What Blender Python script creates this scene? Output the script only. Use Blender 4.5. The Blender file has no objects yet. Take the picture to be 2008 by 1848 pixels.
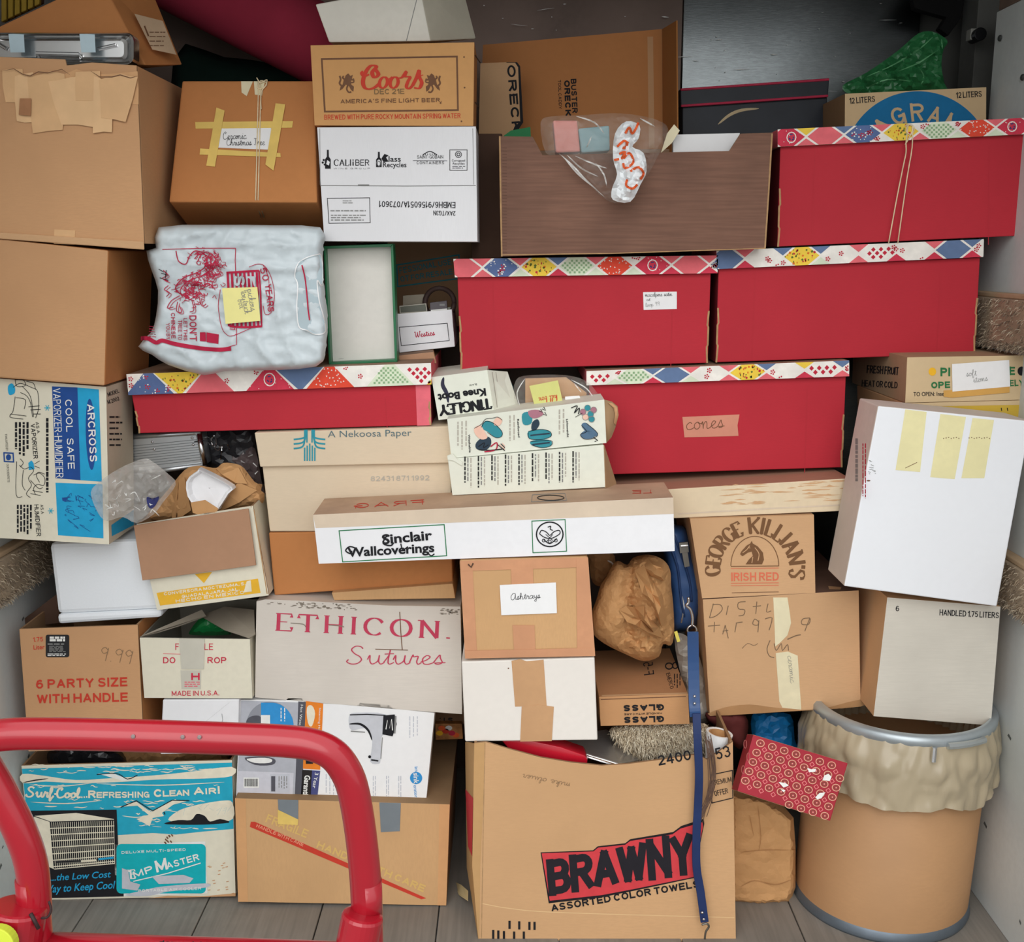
import bpy, math, random
from mathutils import Vector, noise
from mathutils.geometry import delaunay_2d_cdt
random.seed(7)
scn = bpy.context.scene
COL = scn.collection

# ---------------- camera ----------------
FPX = 2150.0; TH = math.radians(11.16); H = 1.584
cam_d = bpy.data.cameras.new('camera'); cam_d.sensor_width = 36.0; cam_d.lens = FPX/2008*36
cam_d.clip_start = 0.05
cam = bpy.data.objects.new('camera', cam_d); COL.objects.link(cam)
cam.location = (0, 0, H); cam.rotation_euler = (math.pi/2-TH, 0, 0)
scn.camera = cam
# ---------------- sky, exposure ----------------
w = bpy.data.worlds.new('sky'); scn.world = w; w.use_nodes = True
nt = w.node_tree; bg = nt.nodes['Background']
tc = nt.nodes.new('ShaderNodeTexCoord'); sp = nt.nodes.new('ShaderNodeSeparateXYZ')
cr = nt.nodes.new('ShaderNodeValToRGB')
nt.links.new(tc.outputs['Generated'], sp.inputs[0]); nt.links.new(sp.outputs['Z'], cr.inputs[0])
nt.links.new(cr.outputs[0], bg.inputs[0])
cr.color_ramp.elements[0].position = 0.0; cr.color_ramp.elements[0].color = (0.60, 0.61, 0.62, 1)
cr.color_ramp.elements[1].position = 0.6; cr.color_ramp.elements[1].color = (0.95, 0.965, 0.98, 1)
bg.inputs[1].default_value = 2.1
scn.view_settings.view_transform = 'Standard'; scn.view_settings.look = 'None'
scn.view_settings.exposure = -0.13; scn.view_settings.gamma = 1.0
scn.view_settings.use_curve_mapping = False
sun_d = bpy.data.lights.new('daylight', 'SUN'); sun_d.energy = 1.25; sun_d.angle = math.radians(50); sun_d.color = (1, .985, .96)
sun = bpy.data.objects.new('daylight', sun_d); COL.objects.link(sun)
sun.location = (-.5, -3, 5); sun.rotation_euler = (math.radians(62), 0, math.radians(-8))

# ---------------- geometry helpers ----------------
R_ = Vector((1, 0, 0)); F_ = Vector((0, math.cos(TH), -math.sin(TH))); U_ = Vector((0, math.sin(TH), math.cos(TH)))
O_ = Vector((0, 0, H))
def ray(px, py): return R_*((px-1004)/FPX) + U_*((924-py)/FPX) + F_
def at(px, py, Y):
    d = ray(px, py); return O_ + d*(Y/d.y)
class Face:
    def __init__(s, a, b, c):
        s.p = a; n = (b-a).cross(c-a).normalized()
        if n.dot(O_-a) < 0: n = -n
        s.n = n
    def pt(s, px, py, lay=0):
        d = ray(px, py); t = (s.p-O_).dot(s.n)/d.dot(s.n)
        return O_ + d*t + s.n*(0.00045*lay)
def vface(Y): return Face(at(900, 900, Y), at(1100, 900, Y), at(1000, 1100, Y))

MATS = {}
def lin(c):
    return [((x/255)/12.92 if x/255 <= .04045 else ((x/255+.055)/1.055)**2.4) for x in c]
def M(name, rgb, rough=.8, var=.07, scale=5, bump=.15, metal=0, fiber=None, spec=.25, alpha=1, trans=0, stain=0, gain=1.12, fine=.022, bscale=60, coat=0):
    if name in MATS: return MATS[name]
    m = bpy.data.materials.new(name); m.use_nodes = True; MATS[name] = m
    nt = m.node_tree; b = nt.nodes['Principled BSDF']; L = nt.links.new
    c = [min(.92, x*gain) for x in lin(rgb)]
    b.inputs['Roughness'].default_value = rough; b.inputs['Metallic'].default_value = metal
    b.inputs['Specular IOR Level'].default_value = spec; b.inputs['Alpha'].default_value = alpha
    if trans: b.inputs['Transmission Weight'].default_value = trans
    if coat: b.inputs['Coat Weight'].default_value = coat; b.inputs['Coat Roughness'].default_value = .12
    m.diffuse_color = (*c, 1)
    if var == 0 and bump == 0:
        b.inputs['Base Color'].default_value = (*c, 1); return m
    tc = nt.nodes.new('ShaderNodeTexCoord'); mp = nt.nodes.new('ShaderNodeMapping')
    L(tc.outputs['Object'], mp.inputs[0])
    n1 = nt.nodes.new('ShaderNodeTexNoise'); n1.inputs['Scale'].default_value = scale; n1.inputs['Detail'].default_value = 4
    L(tc.outputs['Object'], n1.inputs[0])
    n2 = nt.nodes.new('ShaderNodeTexNoise'); n2.inputs['Scale'].default_value = bscale; n2.inputs['Detail'].default_value = 3
    if fiber: mp.inputs['Scale'].default_value = fiber
    L(mp.outputs[0], n2.inputs[0])
    def mix(a, bc, fac):
        x = nt.nodes.new('ShaderNodeMix'); x.data_type = 'RGBA'
        if hasattr(fac, 'node'): L(fac, x.inputs[0])
        else: x.inputs[0].default_value = fac
        for v, i in ((a, 6), (bc, 7)):
            if hasattr(v, 'node'): L(v, x.inputs[i])
            else: x.inputs[i].default_value = (*v, 1)
        return x.outputs[2]
    def ramp(src, lo, hi):
        r = nt.nodes.new('ShaderNodeMapRange'); r.inputs[1].default_value = lo; r.inputs[2].default_value = hi
        L(src, r.inputs[0]); return r.outputs[0]
    dk = [x*(1-var*2) for x in c]; lt = [min(1, x*(1+var)) for x in c]
    o = mix(dk, lt, ramp(n1.outputs[0], .3, .7))
    dk2 = [x*(1-fine*4) for x in c]
    f2 = ramp(n2.outputs[0], .35, .62)
    x = nt.nodes.new('ShaderNodeMath'); x.operation = 'MULTIPLY_ADD'; x.inputs[1].default_value = -.4; x.inputs[2].default_value = .4; L(f2, x.inputs[0])
    o = mix(o, dk2, x.outputs[0])
    if stain:
        n3 = nt.nodes.new('ShaderNodeTexNoise'); n3.inputs['Scale'].default_value = 3.3; n3.inputs['Detail'].default_value = 7; n3.inputs['Roughness'].default_value = .65
        mp3 = nt.nodes.new('ShaderNodeMapping'); mp3.inputs['Location'].default_value = (3, 5, 7); L(tc.outputs['Object'], mp3.inputs[0]); L(mp3.outputs[0], n3.inputs[0])
        y = nt.nodes.new('ShaderNodeMath'); y.operation = 'MULTIPLY'; y.inputs[1].default_value = stain; L(ramp(n3.outputs[0], .56, .72), y.inputs[0])
        o = mix(o, [v*.55 for v in c], y.outputs[0])
    L(o, b.inputs['Base Color'])
    if bump:
        bp = nt.nodes.new('ShaderNodeBump'); bp.inputs['Strength'].default_value = bump; bp.inputs['Distance'].default_value = .004
        ad = nt.nodes.new('ShaderNodeMath'); ad.operation = 'MULTIPLY_ADD'; ad.inputs[1].default_value = .25
        L(n2.outputs[0], ad.inputs[0]); L(n1.outputs[0], ad.inputs[2])
        L(ad.outputs[0], bp.inputs['Height']); L(bp.outputs[0], b.inputs['Normal'])
    return m
def ink(name, rgb, rough=.75): return M('ink_'+name, rgb, rough, .03, 30, 0, fine=.03)

class MB:
    def __init__(s, smooth=False, bevel=0, angle=None):
        s.v = []; s.f = []; s.m = []; s.mats = []; s.k = 0; s.smooth = smooth; s.bevel = bevel
    def mi(s, mat):
        if mat not in s.mats: s.mats.append(mat)
        return s.mats.index(mat)
    def add(s, vs, fs, mat):
        o = len(s.v); s.v += [Vector(x) for x in vs]; k = s.mi(mat)
        for f in fs: s.f.append([o+i for i in f]); s.m.append(k)
class T:
    def __init__(s, name, label, cat, group=None, kind=None):
        s.name, s.label, s.cat, s.group, s.kind = name, label, cat, group, kind; s.parts = []
    def part(s, name, parent=None, label=None, smooth=False, bevel=0, kind=None):
        mb = MB(smooth, bevel); mb.pname = name; mb.par = parent; mb.label = label; mb.kind = kind; s.parts.append(mb); return mb
    def done(s):
        ps = [p for p in s.parts if p.f]
        allv = [v for p in ps for v in p.v]
        lo = [min(v[i] for v in allv) for i in range(3)]; hi = [max(v[i] for v in allv) for i in range(3)]
        org = Vector(((lo[0]+hi[0])/2, (lo[1]+hi[1])/2, lo[2]))
        def mesh(p, nm):
            me = bpy.data.meshes.new(nm); me.from_pydata([v-org for v in p.v], [], p.f)
            for m in p.mats: me.materials.append(m)
            for i, q in enumerate(me.polygons): q.material_index = p.m[i]; q.use_smooth = p.smooth
            me.update(); o = bpy.data.objects.new(nm, me); COL.objects.link(o)
            if p.bevel:
                b = o.modifiers.new('soft edges', 'BEVEL'); b.width = p.bevel; b.segments = 2; b.limit_method = 'ANGLE'; b.angle_limit = math.radians(50)
            return o
        if len(ps) == 1: root = mesh(ps[0], s.name)
        else:
            root = bpy.data.objects.new(s.name, None); COL.objects.link(root); root.empty_display_size = .05
            for p in ps: p.ob = mesh(p, p.pname)
            for p in ps:
                p.ob.parent = p.par.ob if p.par is not None else root
                if p.label: p.ob['label'] = p.label
                if p.kind: p.ob['kind'] = p.kind
        root.location = org
        if s.kind: root['kind'] = s.kind
        if s.kind != 'structure':
            root['label'] = s.label; root['category'] = s.cat
        if s.group: root['group'] = s.group
        return root

def hull8(mb, fr, bk, mat, matside=None, mattop=None):
    ms = matside or mat; mt = mattop or ms
    mb.add(fr+bk, [(3, 2, 1, 0)], mat)
    o = len(mb.v)-8
    def q(f, m): mb.f.append([o+i for i in f]); mb.m.append(mb.mi(m))
    q((0, 1, 5, 4), mt); q((1, 2, 6, 5), ms); q((2, 3, 7, 6), mt); q((3, 0, 4, 7), ms); q((4, 5, 6, 7), ms)
def cbox(mb, quad, Y, d, mat, ms=None, mt=None, back=None, shrink=1.0, Yq=None):
    """closed carton: front quad TL,TR,BR,BL in picture points on the plane at depth Y"""
    if Yq: fr = [at(q[0], q[1], y) for q, y in zip(quad, Yq)]
    else:
        f0 = vface(Y); fr = [f0.pt(*q) for q in quad]
    F = Face(fr[0], fr[1], fr[3])
    bv = Vector(back) if back else (-F.n*d if Yq else Vector((0, d, 0)))
    bk = [p+bv for p in fr]
    hull8(mb, fr, bk, mat, ms, mt)
    r = {'front': F}
    for nm, (a, b, c) in dict(top=(fr[0], fr[1], bk[0]), right=(fr[1], fr[2], bk[1]), left=(fr[0], fr[3], bk[0]), bottom=(fr[2], fr[3], bk[2])).items():
        r[nm] = Face(a, b, c)
    r['fr'] = fr; r['bk'] = bk
    return r
def prism(mb, pts, vec, mat, ms=None):
    n = len(pts); vec = Vector(vec); o = len(mb.v)
    mb.v += [Vector(p) for p in pts] + [Vector(p)+vec for p in pts]
    def q(f, m): mb.f.append([o+i for i in f]); mb.m.append(mb.mi(m))
    # keep the winding outward
    nn = Vector((0, 0, 0))
    for i in range(n): nn += Vector(pts[i]).cross(Vector(pts[(i+1) % n]))
    fl = nn.dot(vec) > 0
    a = list(range(n)); b = [n+i for i in range(n)]
    q(a[::-1] if fl else a, mat); q(b if fl else b[::-1], ms or mat)
    for i in range(n):
        j = (i+1) % n; s = (i, j, n+j, n+i)
        q(s if fl else s[::-1], ms or mat)
def panel(mb, pxs, Y, mat, th=.004, ms=None, Yq=None):
    pts = [at(p[0], p[1], (Yq[i] if Yq else Y)) for i, p in enumerate(pxs)]
    F = Face(pts[0], pts[1], pts[-1]); prism(mb, pts, -F.n*th, mat, ms); return F
def obox(mb, top, quad, Y, d, mat, inner, th=.005, floor=True, ms=None):
    """open carton: top = list of points of the front panel's upper edge (left to right), quad TL,TR,BR,BL"""
    F = vface(Y); TLp, TRp, BR, BL = [F.pt(*q) for q in quad]
    poly = [F.pt(*p) for p in top] + [BR, BL]
    prism(mb, poly, (0, th, 0), mat, inner)
    D = Vector((0, d, 0)); t = Vector((0, th, 0)); tx = Vector((th, 0, 0)); a, b = F.pt(*top[0]), F.pt(*top[-1])
    prism(mb, [a+t, BL+t, BL+D, a+D], tx, ms or mat, inner)
    prism(mb, [b+t, BR+t, BR+D, b+D], -tx, ms or mat, inner)
    prism(mb, [a+D, b+D, BR+D, BL+D], t, inner, ms or mat)
    if floor: prism(mb, [BL+t+tx, BR+t-tx, BR+D-tx, BL+D+tx], Vector((0, 0, th)), inner)
    return {'front': F, 'right': Face(b, BR, b+D), 'left': Face(a, BL, a+D)}

# ---- flat prints on a face, all in picture points ----
def poly(mb, f, pts, mat, lay=1):
    mb.add([f.pt(p[0], p[1], lay) for p in pts], [list(range(len(pts)))], mat)
def slab(mb, f, pts, mat, th=.0006, lay=0):
    ps = [f.pt(p[0], p[1], lay)+f.n*th for p in pts]; prism(mb, ps, -f.n*th, mat)
def rect(mb, f, x0, y0, x1, y1, mat, lay=1): poly(mb, f, [(x0, y0), (x1, y0), (x1, y1), (x0, y1)], mat, lay)
def spline(pts, k=6, closed=False):
    n = len(pts); out = []
    rng = range(n if closed else n-1)
    for i in rng:
        g = lambda j: pts[j % n] if closed else pts[max(0, min(n-1, j))]
        a, b, c, d = g(i-1), g(i), g(i+1), g(i+2)
        for s in range(k):
            t = s/k
            out.append(tuple(.5*((2*b[q])+(-a[q]+c[q])*t+(2*a[q]-5*b[q]+4*c[q]-d[q])*t*t+(-a[q]+3*b[q]-3*c[q]+d[q])*t**3) for q in range(len(b))))
    if not closed: out.append(tuple(pts[-1]))
    return out
def stroke(mb, f, pts, wd, mat, lay=1, sm=0, taper=False, closed=False):
    if sm: pts = spline(pts, sm, closed)
    mb.k = (mb.k+1) % 12; lay = lay+mb.k*.045
    if closed: pts = list(pts)+[pts[0]]
    n = len(pts); vs = []
    for i in range(n):
        a = pts[max(0, i-1)]; b = pts[min(n-1, i+1)]
        dx, dy = b[0]-a[0], b[1]-a[1]; l = math.hypot(dx, dy) or 1
        w_ = (wd(i/(n-1), dx/l, dy/l) if callable(wd) else wd)/2
        if taper: w_ *= max(.15, math.sin(math.pi*min(1, max(0, i/(n-1))))**.5)
        L_ = lay+i*.012; vs.append(f.pt(pts[i][0]-dy/l*w_, pts[i][1]+dx/l*w_, L_)); vs.append(f.pt(pts[i][0]+dy/l*w_, pts[i][1]-dx/l*w_, L_))
    mb.add(vs, [(2*i, 2*i+1, 2*i+3, 2*i+2) for i in range(n-1)], mat)
def frame(mb, f, q, wd, mat, lay=1):
    for i in range(4):
        a, b = q[i], q[(i+1) % 4]; stroke(mb, f, [a, b], wd, mat, lay)
        poly(mb, f, [(a[0]-wd/2, a[1]-wd/2), (a[0]+wd/2, a[1]-wd/2), (a[0]+wd/2, a[1]+wd/2), (a[0]-wd/2, a[1]+wd/2)], mat, lay)
def ell(cx, cy, rx, ry, n=32, rot=0, a0=0, a1=360):
    out = []; full = abs(a1-a0) >= 360
    for i in range(n if full else n+1):
        a = math.radians(a0+(a1-a0)*i/n); x, y = rx*math.sin(a), -ry*math.cos(a)
        out.append((cx+x*math.cos(rot)-y*math.sin(rot), cy+x*math.sin(rot)+y*math.cos(rot)))
    return out
def disc(mb, f, cx, cy, rx, ry, mat, lay=1, n=32, rot=0): poly(mb, f, ell(cx, cy, rx, ry, n, rot), mat, lay)
def ring(mb, f, cx, cy, rx, ry, wd, mat, lay=1, n=36, rot=0): stroke(mb, f, ell(cx, cy, rx, ry, n, rot), wd, mat, lay, closed=True)

def base(p0, p1, h, sh=0):
    dx, dy = p1[0]-p0[0], p1[1]-p0[1]; l = math.hypot(dx, dy); ux, uy = dy/l, -dx/l
    def fn(u, v): return (p0[0]+dx*u+ux*h*v+dx/l*sh*h*v, p0[1]+dy*u+uy*h*v+dy/l*sh*h*v)
    fn.l = l/h; return fn
def arc(cx, cy, r, h, a0, a1, ry=None):
    def fn(u, v):
        a = math.radians(a0+(a1-a0)*u); return (cx+(r+v*h)*math.sin(a), cy-((ry or r)+v*h)*math.cos(a))
    fn.l = abs(math.radians(a1-a0))*r/h; return fn
GC = {}
def glyphs(s, bold, space=1.0, hum=False):
    k = (s, bold, space, hum)
    if k in GC: return GC[k]
    cu = bpy.data.curves.new('t', 'FONT'); cu.body = s; cu.offset = bold; cu.resolution_u = 3; cu.fill_mode = 'FRONT'; cu.space_character = space
    o = bpy.data.objects.new('t', cu); COL.objects.link(o)
    dg = bpy.context.evaluated_depsgraph_get(); dg.update(); me = o.evaluated_get(dg).to_mesh()
    vs = [(v.co.x, v.co.y) for v in me.vertices]; fs = [list(p.vertices) for p in me.polygons]
    o.evaluated_get(dg).to_mesh_clear(); bpy.data.objects.remove(o); bpy.data.curves.remove(cu)
    x0 = min(v[0] for v in vs); x1 = max(v[0] for v in vs); par = list(range(len(vs)))
    def fd(i):
        while par[i] != i: par[i] = par[par[i]]; i = par[i]
        return i
    for f in fs:
        for i in f[1:]: par[fd(i)] = fd(f[0])
    ids = {}; lf = [ids.setdefault(fd(i), len(ids)) % 5 * .12 for i in range(len(vs))]
    GC[k] = ([((x-x0)/(x1-x0), y/.72, l) for (x, y), l in zip(vs, lf)], fs); return GC[k]
def oq(cx, cy, rx, ry, a0, a1, n=12): return [(cx+rx*math.sin(math.radians(a0+(a1-a0)*i/n)), cy+ry*math.cos(math.radians(a0+(a1-a0)*i/n))) for i in range(n+1)]
SAN = {
 'A': (.78, [[(0, 0), (.5, 1)], [(.5, 1), (1, 0)], [(.2, .3), (.8, .3)]]),
 'B': (.72, [[(0, 0), (0, 1)], [(0, 1), (.6, 1)]+oq(.6, .76, .34, .24, 0, 180, 7)+[(.0, .52)], [(.55, .52)]+oq(.62, .26, .38, .26, 0, 180, 7)+[(0, 0)]]),
 'C': (.74, [oq(.5, .5, .5, .5, 55, -235, 18)]),
 'D': (.74, [[(0, 0), (0, 1)], [(0, 1), (.45, 1)]+oq(.45, .5, .55, .5, 0, 180, 12)+[(0, 0)]]),
 'E': (.64, [[(0, 0), (0, 1)], [(0, 1), (1, 1)], [(0, .52), (.9, .52)], [(0, 0), (1, 0)]]),
 'F': (.6, [[(0, 0), (0, 1)], [(0, 1), (1, 1)], [(0, .52), (.85, .52)]]),
 'G': (.78, [oq(.5, .5, .5, .5, 55, -270, 18), [(1, 0), (1, .46)], [(.6, .46), (1, .46)]]),
 'H': (.74, [[(0, 0), (0, 1)], [(1, 0), (1, 1)], [(0, .52), (1, .52)]]),
 'I': (.0, [[(0, 0), (0, 1)]]),
 'J': (.6, [[(1, 1), (1, .3)]+oq(.5, .3, .5, .3, 90, 270, 8)]),
 'K': (.74, [[(0, 0), (0, 1)], [(1, 1), (.05, .4)], [(.3, .56), (1, 0)]]),
 'L': (.6, [[(0, 0), (0, 1)], [(0, 0), (1, 0)]]),
 'M': (.88, [[(0, 0), (0, 1)], [(0, 1), (.5, .1)], [(.5, .1), (1, 1)], [(1, 1), (1, 0)]]),
 'N': (.74, [[(0, 0), (0, 1)], [(0, 1), (1, 0)], [(1, 0), (1, 1)]]),
 'O': (.78, [oq(.5, .5, .5, .5, 0, 360, 22)]),
 'P': (.68, [[(0, 0), (0, 1)], [(0, 1), (.6, 1)]+oq(.6, .74, .4, .26, 0, 180, 8)+[(0, .48)]]),
 'R': (.72, [[(0, 0), (0, 1)], [(0, 1), (.6, 1)]+oq(.6, .76, .38, .24, 0, 180, 8)+[(0, .52)], [(.5, .5), (1, 0)]]),
 'S': (.7, [[(.96, .8), (.85, .95), (.5, 1), (.15, .94), (.03, .75), (.15, .58), (.5, .51), (.85, .42), (.98, .25), (.85, .06), (.5, 0), (.12, .06), (.0, .22)]]),
 'T': (.66, [[(.5, 0), (.5, 1)], [(0, 1), (1, 1)]]),
 'U': (.74, [[(0, 1), (0, .35)]+oq(.5, .35, .5, .35, -90, -270, 10)+[(1, .35), (1, 1)]]),
 'V': (.76, [[(0, 1), (.5, 0)], [(.5, 0), (1, 1)]]),
 'W': (1.05, [[(0, 1), (.26, 0)], [(.26, 0), (.5, .95)], [(.5, .95), (.74, 0)], [(.74, 0), (1, 1)]]),
 'X': (.74, [[(0, 0), (1, 1)], [(0, 1), (1, 0)]]),
 'Y': (.74, [[(.5, 0), (.5, .45)], [(.5, .45), (0, 1)], [(.5, .45), (1, 1)]]),
 'Z': (.68, [[(0, 1), (1, 1)], [(1, 1), (0, 0)], [(0, 0), (1, 0)]]),
 '0': (.64, [oq(.5, .5, .5, .5, 0, 360, 18)]), '1': (.3, [[(1, 0), (1, 1)], [(0, .75), (1, 1)]]),
 '2': (.62, [[(0, .75)]+oq(.5, .72, .5, .28, -70, 120, 9)+[(.0, 0)], [(0, 0), (1, 0)]]),
 '3': (.62, [[(0, .8), (.2, .97), (.6, 1), (.95, .85), (.9, .6), (.45, .52), (.9, .45), (1, .22), (.7, .02), (.3, 0), (0, .18)]]),
 '4': (.66, [[(.75, 0), (.75, 1)], [(.75, 1), (0, .28)], [(0, .28), (1, .28)]]),
 '5': (.62, [[(.9, 1), (.15, 1)], [(.15, 1), (.05, .52)], [(.05, .52), (.5, .64), (.9, .5), (1, .28), (.8, .05), (.4, 0), (0, .15)]]),
 '6': (.64, [[(.9, .86), (.6, 1), (.2, .88), (.02, .5), (.05, .2), (.3, .01), (.7, .01), (.98, .2), (.95, .45), (.65, .6), (.3, .58), (.05, .4)]]),
 '7': (.6, [[(0, 1), (1, 1)], [(1, 1), (.35, 0)]]),
 '8': (.64, [oq(.5, .76, .42, .24, 0, 360, 14), oq(.5, .27, .5, .27, 0, 360, 14)]),
 '9': (.64, [[(.1, .14), (.4, 0), (.8, .12), (.98, .5), (.95, .8), (.7, .99), (.3, .99), (.02, .8), (.05, .55), (.35, .4), (.7, .42), (.95, .6)]]),
 '.': (0, [[(0, 0), (0, .03)]]), ',': (0, [[(0, .05), (0, -.1)]]), "'": (0, [[(0, .8), (0, 1)]]), '!': (0, [[(0, .35), (0, 1)], [(0, 0), (0, .04)]]), '-': (.3, [[(0, .45), (1, .45)]]), '/': (.4, [[(0, 0), (1, 1)]]), ':': (0, [[(0, .1), (0, .14)], [(0, .6), (0, .64)]])}
def btext(mb, f, s, fn, mat, lay=2, bold=0.0, space=1.0, hum=False):
    if not hum and all(c in SAN or c == ' ' for c in s):
        ch = 1 if not hasattr(fn, 'l') else fn.l
        t = .13+bold*2.6; gap = .17*space**2.2; W = sum(.3*space if c == ' ' else SAN[c][0]+t+gap for c in s)-gap
        tx = t if ch == 1 else t*min(1.6, W/ch) ; tx = tx if W else t   # stem width along the line once the word is fitted
        x = 0; hh = math.dist(fn(.5, 0), fn(.5, 1)); wpx = t*hh*(1 if ch == 1 else min(1.15, max(.72, ch/W*1.05)))
        for c in s:
            if c == ' ': x += .3*space; continue
            gw = SAN[c][0]
            for pl in SAN[c][1]:
                q = [(x+t/2+a*gw, t/2+b*(1-t)) for a, b in pl]
                if len(q) == 2:
                    (ax, ay), (bx, by) = q; l = math.hypot(bx-ax, by-ay) or 1; e = t*(.5 if min(abs(ax-bx), abs(ay-by)) < .02 else .3)
                    dx, dy = (bx-ax)/l*e, (by-ay)/l*e; q = [(ax-dx, ay-dy), (bx+dx, by+dy)]
                stroke(mb, f, [fn(a/W, b) for a, b in q], wpx, mat, lay)
            x += gw+t+gap
        return
    vs, fs = glyphs(s, bold, space, hum)
    mb.add([f.pt(*fn(u, v), lay+l) for u, v, l in vs], fs, mat)
# serif capitals drawn with a broad pen
q_ = lambda cx, cy, rx, ry, a0, a1, n=14: [(cx+rx*math.sin(math.radians(a0+(a1-a0)*i/n)), cy+ry*math.cos(math.radians(a0+(a1-a0)*i/n))) for i in range(n+1)]
SER = {
 'E': (.7, [[(.12, 0), (.12, 1)], [(.0, 1), (.68, 1), (.68, .8)], [(.12, .52), (.5, .52)], [(.0, 0), (.7, 0), (.7, .22)]]),
 'T': (.8, [[(.4, 0), (.4, 1)], [(0, .78), (0, 1), (.8, 1), (.8, .78)]]),
 'H': (.85, [[(.12, 0), (.12, 1)], [(.73, 0), (.73, 1)], [(.12, .5), (.73, .5)]]),
 'I': (.3, [[(.15, 0), (.15, 1)]]),
 'C': (.85, [q_(.45, .5, .4, .5, 60, -225, 18)]),
 'O': (.95, [q_(.47, .5, .42, .5, 0, 360, 20)]),
 'N': (.9, [[(.12, 0), (.12, 1)], [(.12, 1), (.78, 0)], [(.78, 0), (.78, 1)]]),
 'G': (.9, [q_(.45, .5, .4, .5, 60, -270, 18), [(.82, .0), (.82, .42)], [(.6, .44), (.92, .44)]]),
 'R': (.85, [[(.12, 0), (.12, 1)], [(.0, 1), (.4, 1)]+q_(.4, .75, .3, .25, 0, 180, 8)+[(.12, .5)], [(.38, .5), (.8, 0)]]),
 'K': (.85, [[(.12, 0), (.12, 1)], [(.78, 1), (.14, .42)], [(.3, .56), (.82, 0)]]),
 'L': (.7, [[(.12, 0), (.12, 1)], [(0, 0), (.68, 0), (.68, .24)]]),
 'A': (.9, [[(.08, 0), (.45, 1)], [(.45, 1), (.84, 0)], [(.22, .35), (.68, .35)]]),
 'S': (.65, [[(.6, .75), (.55, .92), (.35, 1), (.1, .9), (.06, .72), (.3, .55), (.55, .4), (.6, .2), (.4, 0), (.15, .03), (.04, .25)]]),
 'Y': (.85, [[(.42, 0), (.42, .48)], [(.42, .48), (.06, 1)], [(.42, .48), (.8, 1)]]),
 "'": (.2, [[(.1, .75), (.12, 1)]]), '.': (.2, [[(.08, 0), (.08, .08)]]), ' ': (.4, [])}
SFOOT = {'E': [(.12, 0), (.12, 1)], 'T': [(.4, 0)], 'H': [(.12, 0), (.12, 1), (.73, 0), (.73, 1)], 'I': [(.15, 0), (.15, 1)], 'N': [(.12, 0), (.05, 1), (.78, 1)],
         'R': [(.12, 0), (.12, 1), (.8, 0)], 'K': [(.12, 0), (.12, 1), (.74, 1), (.8, 0)], 'L': [(.12, 0), (.12, 1)], 'A': [(.08, 0), (.84, 0)], 'Y': [(.42, 0), (.06, 1), (.8, 1)]}
def stext(mb, f, s, fn, mat, lay=2, thick=.17, thin=.05, gap=.12, foot=.13):
    tot = sum(SER[c][0]+gap for c in s)-gap; x = 0; k = tot
    def dr(pts, w_):
        p = [fn((x+a)/k, b) for a, b in pts]; n = len(p); vs = []; mb.k = (mb.k+1) % 12; ly = lay+mb.k*.05
        hh = math.dist(fn(.5, 0), fn(.5, 1))
        for i in range(n):
            a, b = p[max(0, i-1)], p[min(n-1, i+1)]; la, lb = pts[max(0, i-1)], pts[min(n-1, i+1)]
            dx, dy = b[0]-a[0], b[1]-a[1]; l = math.hypot(dx, dy) or 1
            ll = math.hypot(lb[0]-la[0], lb[1]-la[1]) or 1; v = abs(lb[1]-la[1])/ll
            ww = (w_ if w_ else (thin+(thick-thin)*v**1.3))*hh/2
            vs += [f.pt(p[i][0]-dy/l*ww, p[i][1]+dx/l*ww, ly+i*.012), f.pt(p[i][0]+dy/l*ww, p[i][1]-dx/l*ww, ly+i*.012)]
        mb.add(vs, [(2*i, 2*i+1, 2*i+3, 2*i+2) for i in range(n-1)], mat)
    for c in s:
        for pl in SER[c][1]: dr(pl, None)
        for (a, b) in SFOOT.get(c, []):
            if foot: dr([(a-foot, b), (a+foot, b)], thin*1.1)
        x += SER[c][0]+gap
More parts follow.
